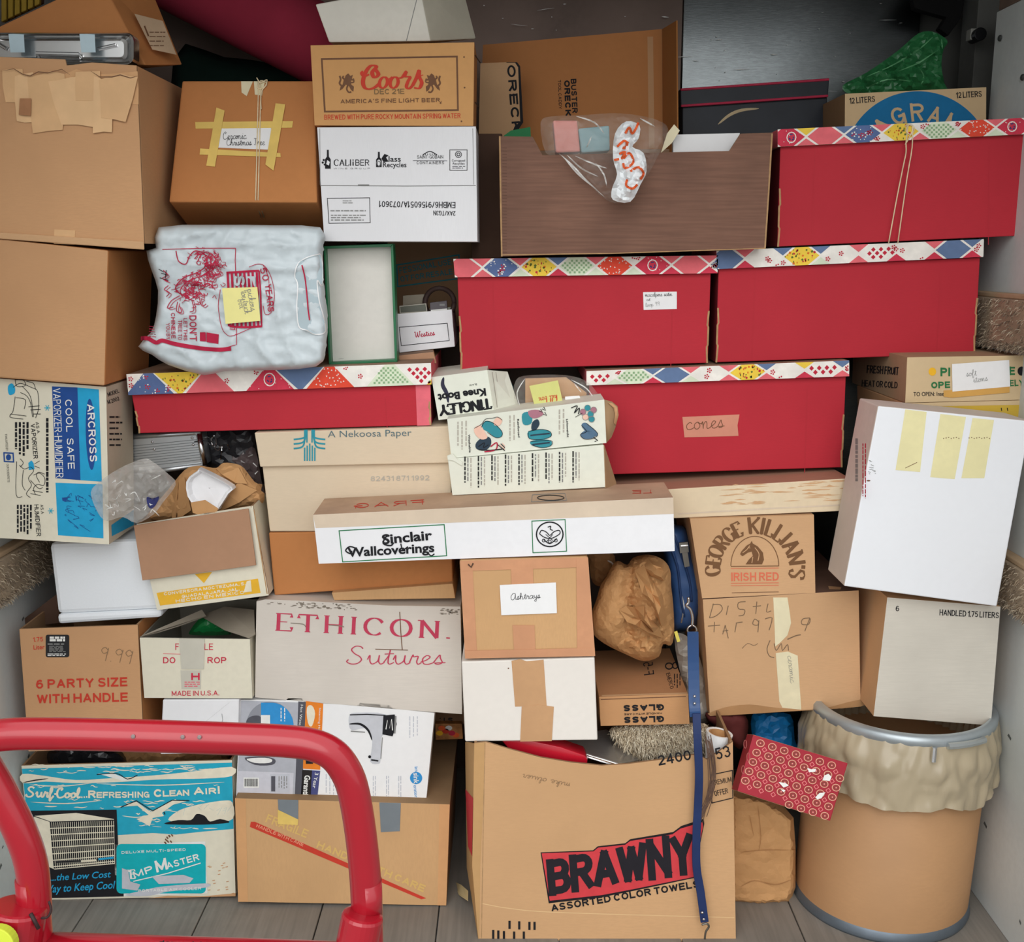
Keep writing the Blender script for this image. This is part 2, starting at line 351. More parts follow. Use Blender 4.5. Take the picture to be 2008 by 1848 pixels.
# joined-up handwriting
HW = {
 'a': (.95, [[(.72, .85), (.45, 1), (.1, .6), (.12, .12), (.4, .02), (.7, .5), (.76, .95), (.72, .35), (.8, .03), (.98, .2)]]),
 'b': (.85, [[(0, .2), (.3, 1.3), (.3, 2), (.15, 1.4), (.12, .1), (.4, 0), (.65, .4), (.45, .85), (.15, .6)], [(.5, .8), (.9, .8)]]),
 'c': (.8, [[(.65, .8), (.45, 1), (.1, .6), (.15, .08), (.45, 0), (.85, .25)]]),
 'd': (.95, [[(.7, .85), (.4, 1), (.1, .6), (.12, .1), (.4, 0), (.7, .6), (.85, 2), (.75, .4), (.85, 0), (1, .2)]]),
 'e': (.75, [[(.0, .25), (.35, .5), (.55, .85), (.35, 1), (.12, .6), (.18, .08), (.45, 0), (.8, .25)]]),
 'f': (.6, [[(0, .2), (.35, 1.2), (.4, 2), (.22, 1.6), (.1, -.7), (.3, -.3), (.6, .3)]]),
 'g': (.9, [[(.7, .85), (.4, 1), (.1, .6), (.15, .1), (.4, .05), (.7, .6), (.72, .9), (.55, -.8), (.2, -.9), (.2, -.5), (.9, .2)]]),
 'h': (.9, [[(0, .2), (.35, 1.3), (.35, 2), (.15, 1.4), (.08, 0), (.2, .6), (.45, 1), (.6, .7), (.58, .1), (.7, 0), (.95, .2)]]),
 'i': (.5, [[(0, .2), (.25, 1), (.2, .3), (.3, 0), (.55, .2)], [(.32, 1.4), (.36, 1.48)]]),
 'k': (.85, [[(0, .2), (.35, 1.3), (.35, 2), (.15, 1.4), (.08, 0), (.15, .5), (.55, 1), (.5, .6), (.2, .5), (.6, .05), (.88, .2)]]),
 'l': (.5, [[(0, .2), (.35, 1.3), (.35, 2), (.15, 1.4), (.12, .2), (.25, 0), (.55, .2)]]),
 'm': (1.25, [[(0, .6), (.12, 1), (.12, 0), (.2, .6), (.42, 1), (.5, .7), (.48, 0), (.58, .6), (.8, 1), (.9, .7), (.88, .1), (1, 0), (1.28, .2)]]),
 'n': (.9, [[(0, .6), (.12, 1), (.12, 0), (.2, .6), (.45, 1), (.55, .7), (.52, .1), (.65, 0), (.92, .2)]]),
 'o': (.85, [[(.5, 1), (.15, .75), (.1, .2), (.35, 0), (.65, .35), (.6, .85), (.45, .98), (.6, .75), (.9, .8)]]),
 'p': (.85, [[(0, .4), (.15, 1), (.1, -.9), (.12, .6), (.45, 1), (.65, .5), (.4, 0), (.15, .2)], [(.5, .05), (.88, .2)]]),
 'r': (.65, [[(0, .2), (.2, 1.05), (.25, .85), (.5, .9), (.42, .3), (.5, 0), (.7, .2)]]),
 's': (.65, [[(0, .2), (.35, 1.05), (.4, .7), (.5, .2), (.25, 0), (.1, .15), (.7, .2)]]),
 't': (.55, [[(0, .2), (.3, 1.0), (.38, 1.6), (.25, .3), (.35, 0), (.6, .2)], [(.05, 1.15), (.6, 1.2)]]),
 'u': (.95, [[(0, .5), (.15, 1), (.15, .3), (.3, 0), (.6, .35), (.7, 1), (.66, .3), (.78, 0), (1, .2)]]),
 'w': (1.1, [[(0, .5), (.15, 1), (.15, .2), (.32, 0), (.5, .3), (.52, .9), (.52, .2), (.7, 0), (.9, .4), (.9, 1), (1.1, .85)]]),
 'x': (.8, [[(0, .7), (.2, 1), (.55, 0), (.8, .2)], [(.7, 1), (.1, 0)]]),
 'y': (.85, [[(0, .5), (.12, 1), (.15, .3), (.32, .15), (.6, .5), (.68, 1), (.5, -.8), (.2, -.9), (.2, -.5), (.88, .2)]]),
 'A': (1.3, [[(1.0, 1.9), (.6, 2), (.1, 1.2), (.1, .2), (.5, 0), (.9, .8), (1.05, 1.9), (1.0, .5), (1.1, .05), (1.35, .2)]]),
 'C': (1.1, [[(.55, 1.5), (.8, 1.8), (.6, 2.05), (.2, 1.6), (.05, .8), (.2, .1), (.6, 0), (1.15, .4)]]),
 'S': (1.2, [[(.95, 1.75), (.8, 2.0), (.5, 2.02), (.28, 1.65), (.45, 1.2), (.75, .85), (.85, .45), (.6, .05), (.25, 0), (.0, .25), (.1, .5)]]),
 'T': (1.0, [[(.5, 2), (.45, .8), (.3, .05), (.05, .2)], [(0, 1.8), (.3, 2.05), (.7, 1.9), (1.05, 2.1)]]),
 'W': (1.5, [[(0, 1.7), (.2, 2), (.25, .8), (.35, 0), (.7, 1), (.8, 1.8), (.8, .6), (.95, 0), (1.3, 1), (1.4, 2), (1.6, 1.7)]]),
 'L': (1.0, [[(.5, 1.6), (.7, 2), (.4, 1.4), (.3, .3), (.1, 0), (.5, .15), (1.05, .1)]]),
 'D': (1.1, [[(.2, 2), (.2, 0), (.7, .2), (.95, 1), (.6, 1.9), (.1, 2)]]),
 '9': (.9, [[(.7, 1.5), (.4, 1.9), (.1, 1.5), (.3, 1.05), (.65, 1.3), (.7, 1.8), (.55, 0)]]),
 '7': (.8, [[(.05, 1.9), (.65, 1.9), (.3, 0)]]), '5': (.8, [[(.6, 1.9), (.2, 1.9), (.15, 1.15), (.55, 1.1), (.6, .4), (.1, 0)]]),
 '.': (.4, [[(.1, 0), (.16, .1)]]), '-': (.6, [[(.1, .6), (.5, .65)]]), ' ': (.7, []), '!': (.5, [[(.3, 2), (.15, .7)], [(.1, .05), (.13, .15)]])}
def htext(mb, f, s, fn, mat, lay=2, wd=.18, contrast=0, smooth=5, xh=1.0):
    tot = sum(HW[c][0] for c in s); x = 0; hh = math.dist(fn(.5, 0), fn(.5, 1))
    for c in s:
        for pl in HW[c][1]:
            p = [fn((x+a)/tot, b*xh) for a, b in spline(pl, smooth)]
            ww = wd*hh
            if contrast: stroke(mb, f, p, lambda t, dx, dy: ww*(1+contrast*(abs(dy)**2)), mat, lay)
            else: stroke(mb, f, p, ww, mat, lay)
        x += HW[c][0]
def smallprint(mb, f, x0, y0, x1, y1, rows, mat, lay=2, vert=False, seed=0, dens=.82, h=None):
    """rows of tiny illegible print"""
    rr = random.Random(seed)
    for r in range(rows):
        t = (r+.5)/rows
        if vert:
            xc = x0+(x1-x0)*t; y = y0; hw = (h or (x1-x0)/rows*.28)
            end = y1-(y1-y0)*rr.random()*.25
            while y < end:
                l = rr.uniform(4, 12); poly(mb, f, [(xc-hw, y), (xc+hw, y), (xc+hw, min(end, y+l)), (xc-hw, min(end, y+l))], mat, lay); y += l+rr.uniform(1.2, 2.5)
        else:
            yc = y0+(y1-y0)*t; x = x0; hw = (h or (y1-y0)/rows*.28)
            end = x1-(x1-x0)*rr.random()*.25
            while x < end:
                l = rr.uniform(4, 12); poly(mb, f, [(x, yc-hw), (min(end, x+l), yc-hw), (min(end, x+l), yc+hw), (x, yc+hw)], mat, lay); x += l+rr.uniform(1.2, 2.5)
# ---- solids ----
def tube(mb, pts, r, mat, seg=14, sm=0, cap=True, flat=None):
    P = [Vector(p) for p in (spline([tuple(p) for p in pts], sm) if sm else pts)]
    n = len(P); vs = []; up = Vector((0.12, .2, 1)).normalized(); prev = None
    for i in range(n):
        t = (P[min(n-1, i+1)]-P[max(0, i-1)]).normalized()
        if prev is None:
            a = t.cross(up); a = a.normalized() if a.length > .05 else t.cross(Vector((1, 0, 0))).normalized()
        else: a = (prev-t*prev.dot(t)).normalized()
        prev = a; b = t.cross(a); rr = r(i/(n-1)) if callable(r) else r
        for k in range(seg):
            an = 2*math.pi*k/seg; vs.append(P[i]+a*rr*math.cos(an)+b*rr*math.sin(an)*(flat or 1))
    fs = [(i*seg+k, i*seg+(k+1) % seg, (i+1)*seg+(k+1) % seg, (i+1)*seg+k) for i in range(n-1) for k in range(seg)]
    if cap: fs += [list(range(seg))[::-1], [(n-1)*seg+k for k in range(seg)]]
    mb.add(vs, fs, mat)
def lathe(mb, c, prof, mat, seg=48, ax=Vector((0, 0, 1)), jit=None, cap=True):
    c = Vector(c); ax = ax.normalized(); a = ax.orthogonal().normalized(); b = ax.cross(a); vs = []
    for j, (r, z) in enumerate(prof):
        for k in range(seg):
            an = 2*math.pi*k/seg; rr = r + (jit(j, an) if jit else 0)
            vs.append(c+a*rr*math.cos(an)+b*rr*math.sin(an)+ax*z)
    n = len(prof); fs = [(i*seg+k, i*seg+(k+1) % seg, (i+1)*seg+(k+1) % seg, (i+1)*seg+k) for i in range(n-1) for k in range(seg)]
    if cap: fs += [list(range(seg))[::-1], [(n-1)*seg+k for k in range(seg)]]
    mb.add(vs, fs, mat)
def inpoly(x, y, pl):
    c = False; n = len(pl); j = n-1
    for i in range(n):
        xi, yi = pl[i]; xj, yj = pl[j]
        if (yi > y) != (yj > y) and x < (xj-xi)*(y-yi)/(yj-yi)+xi: c = not c
        j = i
    return c
def edist(x, y, pl):
    m = 1e9; n = len(pl)
    for i in range(n):
        ax, ay = pl[i]; bx, by = pl[(i+1) % n]; dx, dy = bx-ax, by-ay
        t = max(0, min(1, ((x-ax)*dx+(y-ay)*dy)/((dx*dx+dy*dy) or 1))); m = min(m, (x-ax-t*dx)**2+(y-ay-t*dy)**2)
    return math.sqrt(m)
class Puff:
    """a stuffed or crumpled body: outline in picture points at depth Y, swelling towards the viewer by thick, with creases"""
    def __init__(s, mb, outline, Y, thick, mat, step=9, Rr=40, amp=.006, freq=.02, seed=0, back=.5, mode='crumple', extra=None, sm=3, bk=None, tilt=0, ampf=None):
        pl = spline(outline, sm, True) if sm else list(outline)
        s.pl, s.Y, s.th, s.R, s.amp, s.fr, s.seed, s.mode, s.extra = pl, Y, thick, Rr, amp, freq, seed, mode, extra
        s.ampf = ampf
        s.cy = sum(p[1] for p in pl)/len(pl); s.tilt = tilt
        res = []
        for i in range(len(pl)):
            a, b = pl[i], pl[(i+1) % len(pl)]; k = max(1, int(math.dist(a, b)/step))
            res += [(a[0]+(b[0]-a[0])*j/k, a[1]+(b[1]-a[1])*j/k) for j in range(k)]
        nb = len(res); xs = [p[0] for p in pl]; ys = [p[1] for p in pl]; rr = random.Random(seed)
        inner = []
        y = min(ys)
        while y < max(ys):
            x = min(xs)
            while x < max(xs):
                q = (x+rr.uniform(-.3, .3)*step, y+rr.uniform(-.3, .3)*step)
                if inpoly(*q, pl) and edist(*q, pl) > step*.55: inner.append(q)
                x += step
            y += step
        V, E, Fc, *_ = delaunay_2d_cdt([Vector(p) for p in res+inner], [(i, (i+1) % nb) for i in range(nb)], [list(range(nb))], 1, 1e-4)
        V = [(v.x, v.y) for v in V]
        dist = [edist(x, y, pl) for x, y in V]
        fv = [at(x, y, s.yy(y)-s.h(x, y, d)) for (x, y), d in zip(V, dist)]
        bv = [at(x, y, s.yy(y)) + Vector((0, (bk if bk is not None else thick*back)*s.prof(d), 0)) for (x, y), d in zip(V, dist)]
        n = len(V); mp = [i if dist[i] < .05 else n+i for i in range(n)]
        Fc = [list(f) for f in Fc]
        def ok(f):  # front faces look at the camera
            a, b, c = fv[f[0]], fv[f[1]], fv[f[2]]; return (b-a).cross(c-a).dot(O_-a) > 0
        fr = [f if ok(f) else f[::-1] for f in Fc]
        mb.add(fv+bv, fr+[[mp[i] for i in f[::-1]] for f in fr], mat)
    def yy(s, y): return s.Y+(y-s.cy)*s.tilt
    def prof(s, d):
        t = min(1, d/s.R); return math.sqrt(max(0, 1-(1-t)**2))
    def h(s, x, y, d):
        p = s.prof(d); o = s.seed*13.7
        if s.mode == 'crumple':
            v = Vector((x*s.fr+o, y*s.fr, o)); a = noise.voronoi(v)[0]; k = (a[1]-a[0])*1.1-.45
            v2 = v*2.3+Vector((9, 4, 2)); b = noise.voronoi(v2)[0]; k += (b[1]-b[0])*.7-.3
            c = noise.voronoi(v*5.1+Vector((2, 8, 5)))[0]; k += (c[1]-c[0])*.3-.12
        elif s.mode == 'fold':
            v = Vector((x*s.fr*.35+o, y*s.fr, o)); k = 1-abs(noise.noise(v))*3.2
            k += noise.noise(Vector((x*s.fr*2+o, y*s.fr*2, 3)))*.5; k *= .6
        else:
            k = noise.noise(Vector((x*s.fr+o, y*s.fr, o)))
        e = s.extra(x, y) if s.extra else 0
        if s.ampf: k *= s.ampf(x, y)
        return (s.th+s.amp*k+e)*p
    def pt(s, px, py, lay=0):
        d = edist(px, py, s.pl); return at(px, py, s.yy(py)-s.h(px, py, d)-.0012-.0006*lay)
def tufts(mb, fn, n, mats, ln, wd, seed=0):
    """short fibres; fn(rnd) gives a point and an outward normal"""
    rr = random.Random(seed)
    for i in range(n):
        p, nr = fn(rr); d = (nr+Vector((rr.uniform(-.8, .8), rr.uniform(-.8, .8), rr.uniform(-1.1, .5)))).normalized()
        s = d.cross(Vector((rr.uniform(-1, 1), rr.uniform(-1, 1), rr.uniform(-1, 1)))).normalized()*wd
        l = ln*rr.uniform(.5, 1.3); m = p+d*l*.6+s*rr.uniform(-1, 1)
        mb.add([p-s, p+s, m+s*.7, m-s*.7, p+d*l+Vector((0, 0, -l*.3))], [(0, 1, 2, 3), (3, 2, 4)], rr.choice(mats))
# ---------------- materials ----------------
tan = M('tan cardboard', (196, 151, 110), .85, .05, 4, .12, fiber=(1, 1, 6), stain=.18)
tan2 = M('pale tan cardboard', (200, 160, 120), .85, .05, 4, .12, fiber=(1, 1, 6), stain=.15)
tan3 = M('light golden cardboard', (198, 157, 112), .85, .05, 4, .12, fiber=(5, 1, 1), stain=.2)
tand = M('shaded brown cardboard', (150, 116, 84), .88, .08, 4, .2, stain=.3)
orange = M('orange brown cardboard', (186, 124, 74), .8, .05, 3, .15, stain=.12)
gold = M('golden cardboard', (200, 150, 96), .8, .04, 3, .08, stain=.08)
pinkish = M('brown board flap', (172, 132, 104), .85, .05, 6, .12, stain=.12)
white = M('white board', (226, 226, 228), .7, .02, 4, .06, stain=.06, fine=.012)
whitef = M('white fluted board', (222, 222, 224), .7, .03, 4, .18, fiber=(12, 1, .6), stain=.05, fine=.012)
cream = M('cream board', (218, 212, 192), .75, .03, 4, .1, stain=.12)
grey_w = M('grey white board', (208, 200, 190), .85, .05, 5, .15, fiber=(.4, 1, 5), stain=.2)
greenw = M('greenish white board', (220, 222, 208), .6, .03, 5, .1, stain=.1)
red = M('red cardboard', (178, 42, 54), .7, .04, 5, .1, fiber=(1, 1, 8), stain=.05)
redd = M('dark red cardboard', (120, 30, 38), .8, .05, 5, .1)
edge = M('corrugated edge', (176, 140, 100), .9, .12, 60, .3)
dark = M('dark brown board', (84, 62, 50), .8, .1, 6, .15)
woodp = M('wood grain paper', (122, 88, 72), .65, .09, 9, .12, fiber=(.35, 1, 8), fine=.12, bscale=22)
kraft = M('kraft paper', (192, 146, 98), .75, .05, 9, .2, stain=.08)
kraft2 = M('dark kraft paper', (172, 126, 82), .75, .06, 9, .2, stain=.12)
tape_k = M('brown paper tape', (214, 172, 126), .6, .05, 12, .2, stain=.25)
tape_y = M('old yellow masking tape', (222, 190, 104), .6, .07, 20, .15)
tape_w = M('cream masking tape', (222, 212, 178), .6, .05, 20, .15)
tape_c = M('aged clear tape', (212, 142, 118), .35, .06, 10, .1, alpha=.9, spec=.4)
paper = M('white paper', (230, 230, 230), .7, .01, 5, .03, fine=.012)
foam = M('white foam', (224, 228, 232), .8, .01, 4, .12, bscale=220, fine=.012)
cord = M('cotton string', (224, 206, 170), .9, .1, 60, .3)
blackp = M('black coated board', (34, 38, 46), .4, .2, 8, .05, stain=0)
chrome = M('bright steel', (205, 205, 205), .22, .03, 5, .05, metal=1)
alu = M('brushed aluminium', (190, 194, 196), .36, .05, 8, .1, metal=.9, fiber=(.2, 1, 20))
black = M('black plastic', (24, 24, 26), .4, .15, 8, .1)
k_ = ink('black', (28, 28, 32)); kr = ink('red', (196, 62, 46)); kr2 = ink('rose red', (196, 52, 74)); kw = ink('white', (228, 228, 224))
kn = ink('navy', (34, 74, 142)); kb = ink('cyan', (38, 158, 204)); kg = ink('green', (36, 116, 72)); kgr = ink('grey', (132, 132, 130)); kbr = ink('brown', (112, 78, 56))
krimson = ink('crimson', (178, 34, 66)); kpl = ink('pale print', (176, 170, 158)); kteal = ink('teal', (48, 142, 158)); ky = ink('yellow', (232, 178, 44))
kcream = ink('cream', (226, 218, 196)); ksea = ink('sea blue', (38, 162, 190)); kpink = ink('pink', (222, 106, 118)); kaqua = ink('aqua', (18, 172, 182))
kpen = ink('pencil', (138, 112, 84)); kbl2 = ink('slate blue', (72, 98, 146)); kor = ink('orange', (226, 100, 52)); kpale2 = ink('pale grey', (190, 192, 200))

# ---------------- the truck ----------------
WX = 1.165; WL = 1.21
floorm = M('worn grey floor planks', (134, 128, 120), .8, .12, 3, .2, fiber=(6, .3, 1), stain=.4, fine=.1, bscale=14)
wallm = M('painted grey wall', (200, 204, 202), .6, .05, 2.5, .06, stain=.22)
t = T('floor', '', '', kind='structure'); mb = t.part('planks', bevel=.0025)
xs = [-1.3, -1.05, -.76, -.47, -.18, .11, .40, .69, .98, 1.3]
for i in range(len(xs)-1):
    prism(mb, [Vector((xs[i]+.0015, .55, 0)), Vector((xs[i+1]-.0015, .55, 0)), Vector((xs[i+1]-.0015, 3.3, 0)), Vector((xs[i]+.0015, 3.3, 0))], (0, 0, -.03), floorm)
t.done()
gm = M('asphalt', (120, 120, 120), .9, .1, 3, .2)
t = T('ground', '', '', kind='structure'); mb = t.part('asphalt'); mb.add([(-14, -16, -1.0), (14, -16, -1.0), (14, 8, -1.0), (-14, 8, -1.0)], [(0, 1, 2, 3)], gm); t.done()
def wbox(mb, x0, y0, z0, x1, y1, z1, m):
    prism(mb, [Vector((x0, y0, z0)), Vector((x1, y0, z0)), Vector((x1, y1, z0)), Vector((x0, y1, z0))], (0, 0, z1-z0), m)
bolt = M('dark bolt', (70, 72, 70), .5, .1, 20, .1, metal=.5)
for sx, nm in ((-1, 'wall_left'), (1, 'wall_right')):
    t = T(nm, '', '', kind='structure'); mb = t.part('liner', bevel=.003)
    ye = 2.8 if sx > 0 else 3.2; zt = 2.157 if sx > 0 else 2.45
    Wd = WX if sx > 0 else WL; x0, x1 = sorted((sx*Wd, sx*(Wd+.03)))
    wbox(mb, x0, .6, 0, x1, ye, zt, wallm)
    if sx > 0:
        wbox(mb, WX, 2.8, 0, WX+.03, 3.2, 1.52, wallm); wbox(mb, WX+.16, .6, 0, WX+.2, 3.3, 2.45, M('dark steel side', (70, 72, 70), .5, .15, 4, .1, stain=.4)); wbox(mb, WX, .6, 2.157, WX+.2, 2.79, 2.19, M('rusty ledge', (110, 92, 80), .8, .2, 9, .3))
    for k in range(40):   # scuffs and nail marks that stay on the wall
        rr = random.Random(k*7+sx); y = rr.uniform(1.9, 2.6); z = rr.uniform(.02, 1.9); s = rr.uniform(.002, .006); xx = sx*(Wd-.0006); l = rr.uniform(1, 4)
        mb.add([(xx, y, z), (xx, y+s*l, z+s), (xx, y+s*l*.7, z+s*2.4), (xx, y-s*.4, z+s*1.4)], [(0, 1, 2, 3)], M('wall scuff', (96, 100, 98), .8, .1, 9, 0))
    if sx > 0:
        for y, z in ((2.76, 2.09), (2.77, 1.9), (2.62, 1.98), (2.1, .2)):
            lathe(mb, (WX-.002, y, z), [(.009, 0), (.006, .006)], bolt, 10, Vector((-1, 0, 0)))
    t.done()
t = T('ceiling', '', '', kind='structure'); mb = t.part('skin'); wbox(mb, -1.3, 1.6, 2.45, 1.37, 3.3, 2.48, M('ceiling skin', (120, 118, 112), .7, .1, 4, .1)); t.done()
steel = M('scratched dark steel', (116, 121, 122), .22, .2, 3, .06, metal=1, stain=.3, fiber=(1, 1, 9), fine=.1)
brownst = M('stained brown steel', (104, 88, 80), .42, .15, 3, .12, metal=.6, stain=.5)
t = T('wall_back', '', '', kind='structure'); mb = t.part('sheet', bevel=.002)
wbox(mb, -1.3, 3.2, 0, .47, 3.23, 2.45, brownst); wbox(mb, .47, 3.19, 0, 1.12, 3.22, 2.45, steel); wbox(mb, 1.12, 3.22, 0, 1.4, 3.25, 2.45, M('grey corner steel', (98, 98, 94), .6, .1, 4, .1, stain=.4))
scr = M('bare scratch', (190, 190, 186), .4, .1, 30, 0, metal=.4)
FB = vface(3.185); rr = random.Random(5)
for k in range(70):
    x, y = rr.uniform(940, 1790), rr.uniform(0, 230); l = rr.choice([2, 3, 4, 6, 14, 34]); a = rr.uniform(-.15, .15)
    stroke(mb, FB, [(x, y), (x+l*.4, y+a*l*.5), (x+l, y+a*l)], rr.uniform(.8, 2.2), scr, 1, taper=True)
t.done()
t = T('trim_1', '', '', kind='structure'); mb = t.part('post', bevel=.002)   # corner post, bracket and hanging rubber
wbox(mb, 1.2, 3.0, 0, 1.3, 3.1, 2.45, M('grey corner steel', (98, 98, 94)))
cpost = M('pale bracket', (150, 150, 142), .6, .1, 9, .1); f = vface(2.96)
slab(mb, f, [(1895, 60), (1920, 60), (1918, 84), (1893, 82)], cpost, .03); lathe(mb, f.pt(1907, 74), [(.016, 0), (.016, .05)], black, 16, Vector((0, -1, 0)))
t.done()
ply = M('plywood edge', (176, 150, 120), .85, .1, 8, .2)
fz = [M('carpet pile', (158, 140, 118), .95, .12, 20, .3), M('carpet pile pale', (186, 172, 150), .95, .1, 20, .3), M('carpet pile dark', (112, 98, 84), .95, .1, 20, .3)]
n_ = 2
for sx in (-1, 1):
    for z0, z1, y0 in ((.795, .895, 1.9), (1.375, 1.485, 1.9)):
        t = T('trim_%d' % n_, '', '', kind='structure'); n_ += 1
        mb = t.part('rail', bevel=.003); Wd = WX if sx > 0 else WL; x0, x1 = sorted((sx*Wd, sx*(Wd-.035)))
        wbox(mb, x0, y0, z0, x1, 3.1, z1, fz[0]); wbox(mb, min(sx*Wd, sx*(Wd-.028)), y0, z1, max(sx*Wd, sx*(Wd-.028)), 3.1, z1+.012, ply)
        mb = t.part('carpet_pile', kind='stuff')
        def fn(r, sx=sx, z0=z0, z1=z1, Wd=Wd):
            return Vector((sx*(Wd-.035), r.uniform(2.2, 2.9), r.choice([r.uniform(z0, z1), r.uniform(z0-.004, z0+.012)]))), Vector((-sx, 0, -.2))
        tufts(mb, fn, 2600, fz, .011, .0011, seed=n_)
        t.done()

# ---------------- patchwork printed lids ----------------
pk = {n: M('patch_'+n, c, .7, .06, 30, .05) for n, c in dict(white=(236, 230, 222), pink=(222, 104, 112), rose=(204, 56, 78), blue=(86, 106, 150), yellow=(234, 200, 72), orange=(222, 74, 52), green=(212, 222, 196), slate=(96, 118, 154)).items()}
dk = dict(red=ink('print red', (186, 40, 60)), grn=ink('print olive', (92, 110, 50)), org=ink('print orange', (214, 110, 40)), grnl=ink('print pale green', (140, 172, 130)), nav=ink('print navy', (56, 66, 120)))
def patchwork(mb, f, tl, tr, br, bl, pitch=64, seed=0, tri=False, order=None):
    rr = random.Random(seed)
    L = math.dist(tl, tr); hgt = math.dist(tl, bl)
    def P(s, v):
        u = s/L; a = (tl[0]+(tr[0]-tl[0])*u, tl[1]+(tr[1]-tl[1])*u); b = (bl[0]+(br[0]-bl[0])*u, bl[1]+(br[1]-bl[1])*u)
        return (a[0]+(b[0]-a[0])*v, a[1]+(b[1]-a[1])*v)
    def cl(pts):  # clip in s to 0..L
        out = []
        for lim, sg in ((0, 1), (L, -1)):
            out = []; n = len(pts)
            for i in range(n):
                a, b = pts[i], pts[(i+1) % n]; ia, ib = (a[0]-lim)*sg >= 0, (b[0]-lim)*sg >= 0
                if ia: out.append(a)
                if ia != ib:
                    t = (lim-a[0])/(b[0]-a[0]); out.append((lim, a[1]+(b[1]-a[1])*t))
            pts = out
            if len(pts) < 3: return []
        return pts
    def dot(s, v, r, m, n=6, lay=3, st=1.0, rot=None):
        a0 = rr.random()*3 if rot is None else rot
        if s-r < 0 or s+r > L or v-r/hgt < 0.02 or v+r/hgt > .98: return
        poly(mb, f, [P(s+r*math.cos(a0+6.283*i/n)*st, v+r/hgt*math.sin(a0+6.283*i/n)) for i in range(n)], m, lay)
    def deco(pts, kind):
        ss = [p[0] for p in pts]; a, b = min(ss), max(ss)
        def rnd():
            for _ in range(60):
                s, v = rr.uniform(a, b), rr.random()
                if inpoly(s, v*hgt, [(p[0], p[1]*hgt) for p in pts]): return s, v
            return None
        if kind == 'yellow':
            for _ in range(34):
                q = rnd()
                if q: dot(*q, rr.uniform(1.4, 3.2), rr.choice([dk['red'], dk['grn'], dk['org'], dk['grn']]), 4, st=rr.choice([.5, 1]))
        elif kind == 'blue':
            for _ in range(5):
                q = rnd()
                if q:
                    for k in range(5): dot(q[0]+4.2*math.cos(k*1.256), q[1]+4.2/hgt*math.sin(k*1.256), 1.7, rr.choice([pk['white'], dk['red']]), 5)
                    dot(*q, 1.8, dk['red'])
            for _ in range(8):
                q = rnd()
                if q: dot(*q, 1.2, pk['white'], 4)
        elif kind == 'orange':
            for _ in range(30):
                q = rnd()
                if q: dot(*q, 1.9, pk['white'], 3)
        elif kind == 'white':
            for _ in range(2):
                q = rnd()
                if q:
                    for k in range(5): dot(q[0]+3.6*math.cos(k*1.256), q[1]+3.6/hgt*math.sin(k*1.256), 1.7, dk['red'], 5, lay=4)
                    dot(*q, 1.4, pk['pink'])
        elif kind in ('green', 'check'):
            m = dk['grnl'] if kind == 'green' else dk['red']; st = 4.6 if kind == 'green' else 7.5
            q = [(p[0], p[1]*hgt) for p in pts]; s = a-hgt
            nx = int((b-a+hgt)/st); ny = int(hgt/st)
            for i in range(int((b-a)/st)+1):
                for j in range(ny+1):
                    s, v = a+(i+.5)*st, (j+.5)*st
                    if (i+j) % 2 == 0 and inpoly(s, v, q) and edist(s, v, q) > st*.35: dot(s, v/hgt, st*.62, m, 4, rot=.785 if kind == 'green' else 0)
        elif kind == 'rose':
            c = (a+b)/2
            pts2 = [P(c+hgt*.26*math.sin(k*.5236), .5+.3*math.cos(k*.5236)) for k in range(12)]
            if c-hgt*.3 > 0 and c+hgt*.3 < L:
                stroke(mb, f, pts2, 2, pk['white'], 3, closed=True)
                for k in range(7): dot(c+4*math.cos(k), .5+6/hgt*math.sin(k*2.2), 1.6, dk['nav'])
            for _ in range(8):
                q = rnd()
                if q: dot(*q, 1.1, pk['white'], 4)
    poly(mb, f, [tl, tr, br, bl], pk['white'], 1)
    order = order or ['pink', 'blue', 'yellow', 'green', 'orange', 'rose', 'slate', 'check']
    if tri:
        k = 0; s = -pitch
        while s < L+pitch:
            c = order[k % len(order)]; up = k % 2 == 0; w2 = pitch*.62
            pts = [(s-w2, 1), (s+w2, 1), (s+w2*.2, 0), (s-w2*.2, 0)] if up else [(s-w2, 0), (s+w2, 0), (s+w2*.1, 1), (s-w2*.1, 1)]
            pts = cl(pts)
            if len(pts) > 2: poly(mb, f, [P(*p) for p in pts], pk['white'] if c in ('check',) else pk[c], 2); deco(pts, c)
            s += pitch*.78; k += 1
    else:
        k = 0; s = pitch*.3
        while s < L+pitch:
            c = order[k % len(order)]; w2 = pitch*.56; w1 = pitch*.2
            pts = cl([(s-w2, .5), (s-w1, 0), (s+w1, 0), (s+w2, .5), (s+w1, 1), (s-w1, 1)])
            if len(pts) > 2: poly(mb, f, [P(*p) for p in pts], pk['white'] if c == 'check' else pk[c], 2); deco(pts, c)
            m = s+pitch*.6
            for v0, v1, c2 in ((0, .42, rr.choice(['white', 'slate', 'yellow', 'pink'])), (1, .6, rr.choice(['white', 'green', 'rose', 'pink']))):
                tr_ = cl([(m-pitch*.3, v0), (m+pitch*.3, v0), (m, v1)])
                if len(tr_) > 2:
                    poly(mb, f, [P(*p) for p in tr_], pk[c2], 2)
                    deco(tr_, 'white' if c2 == 'white' else '')
            s += pitch*1.2; k += 1
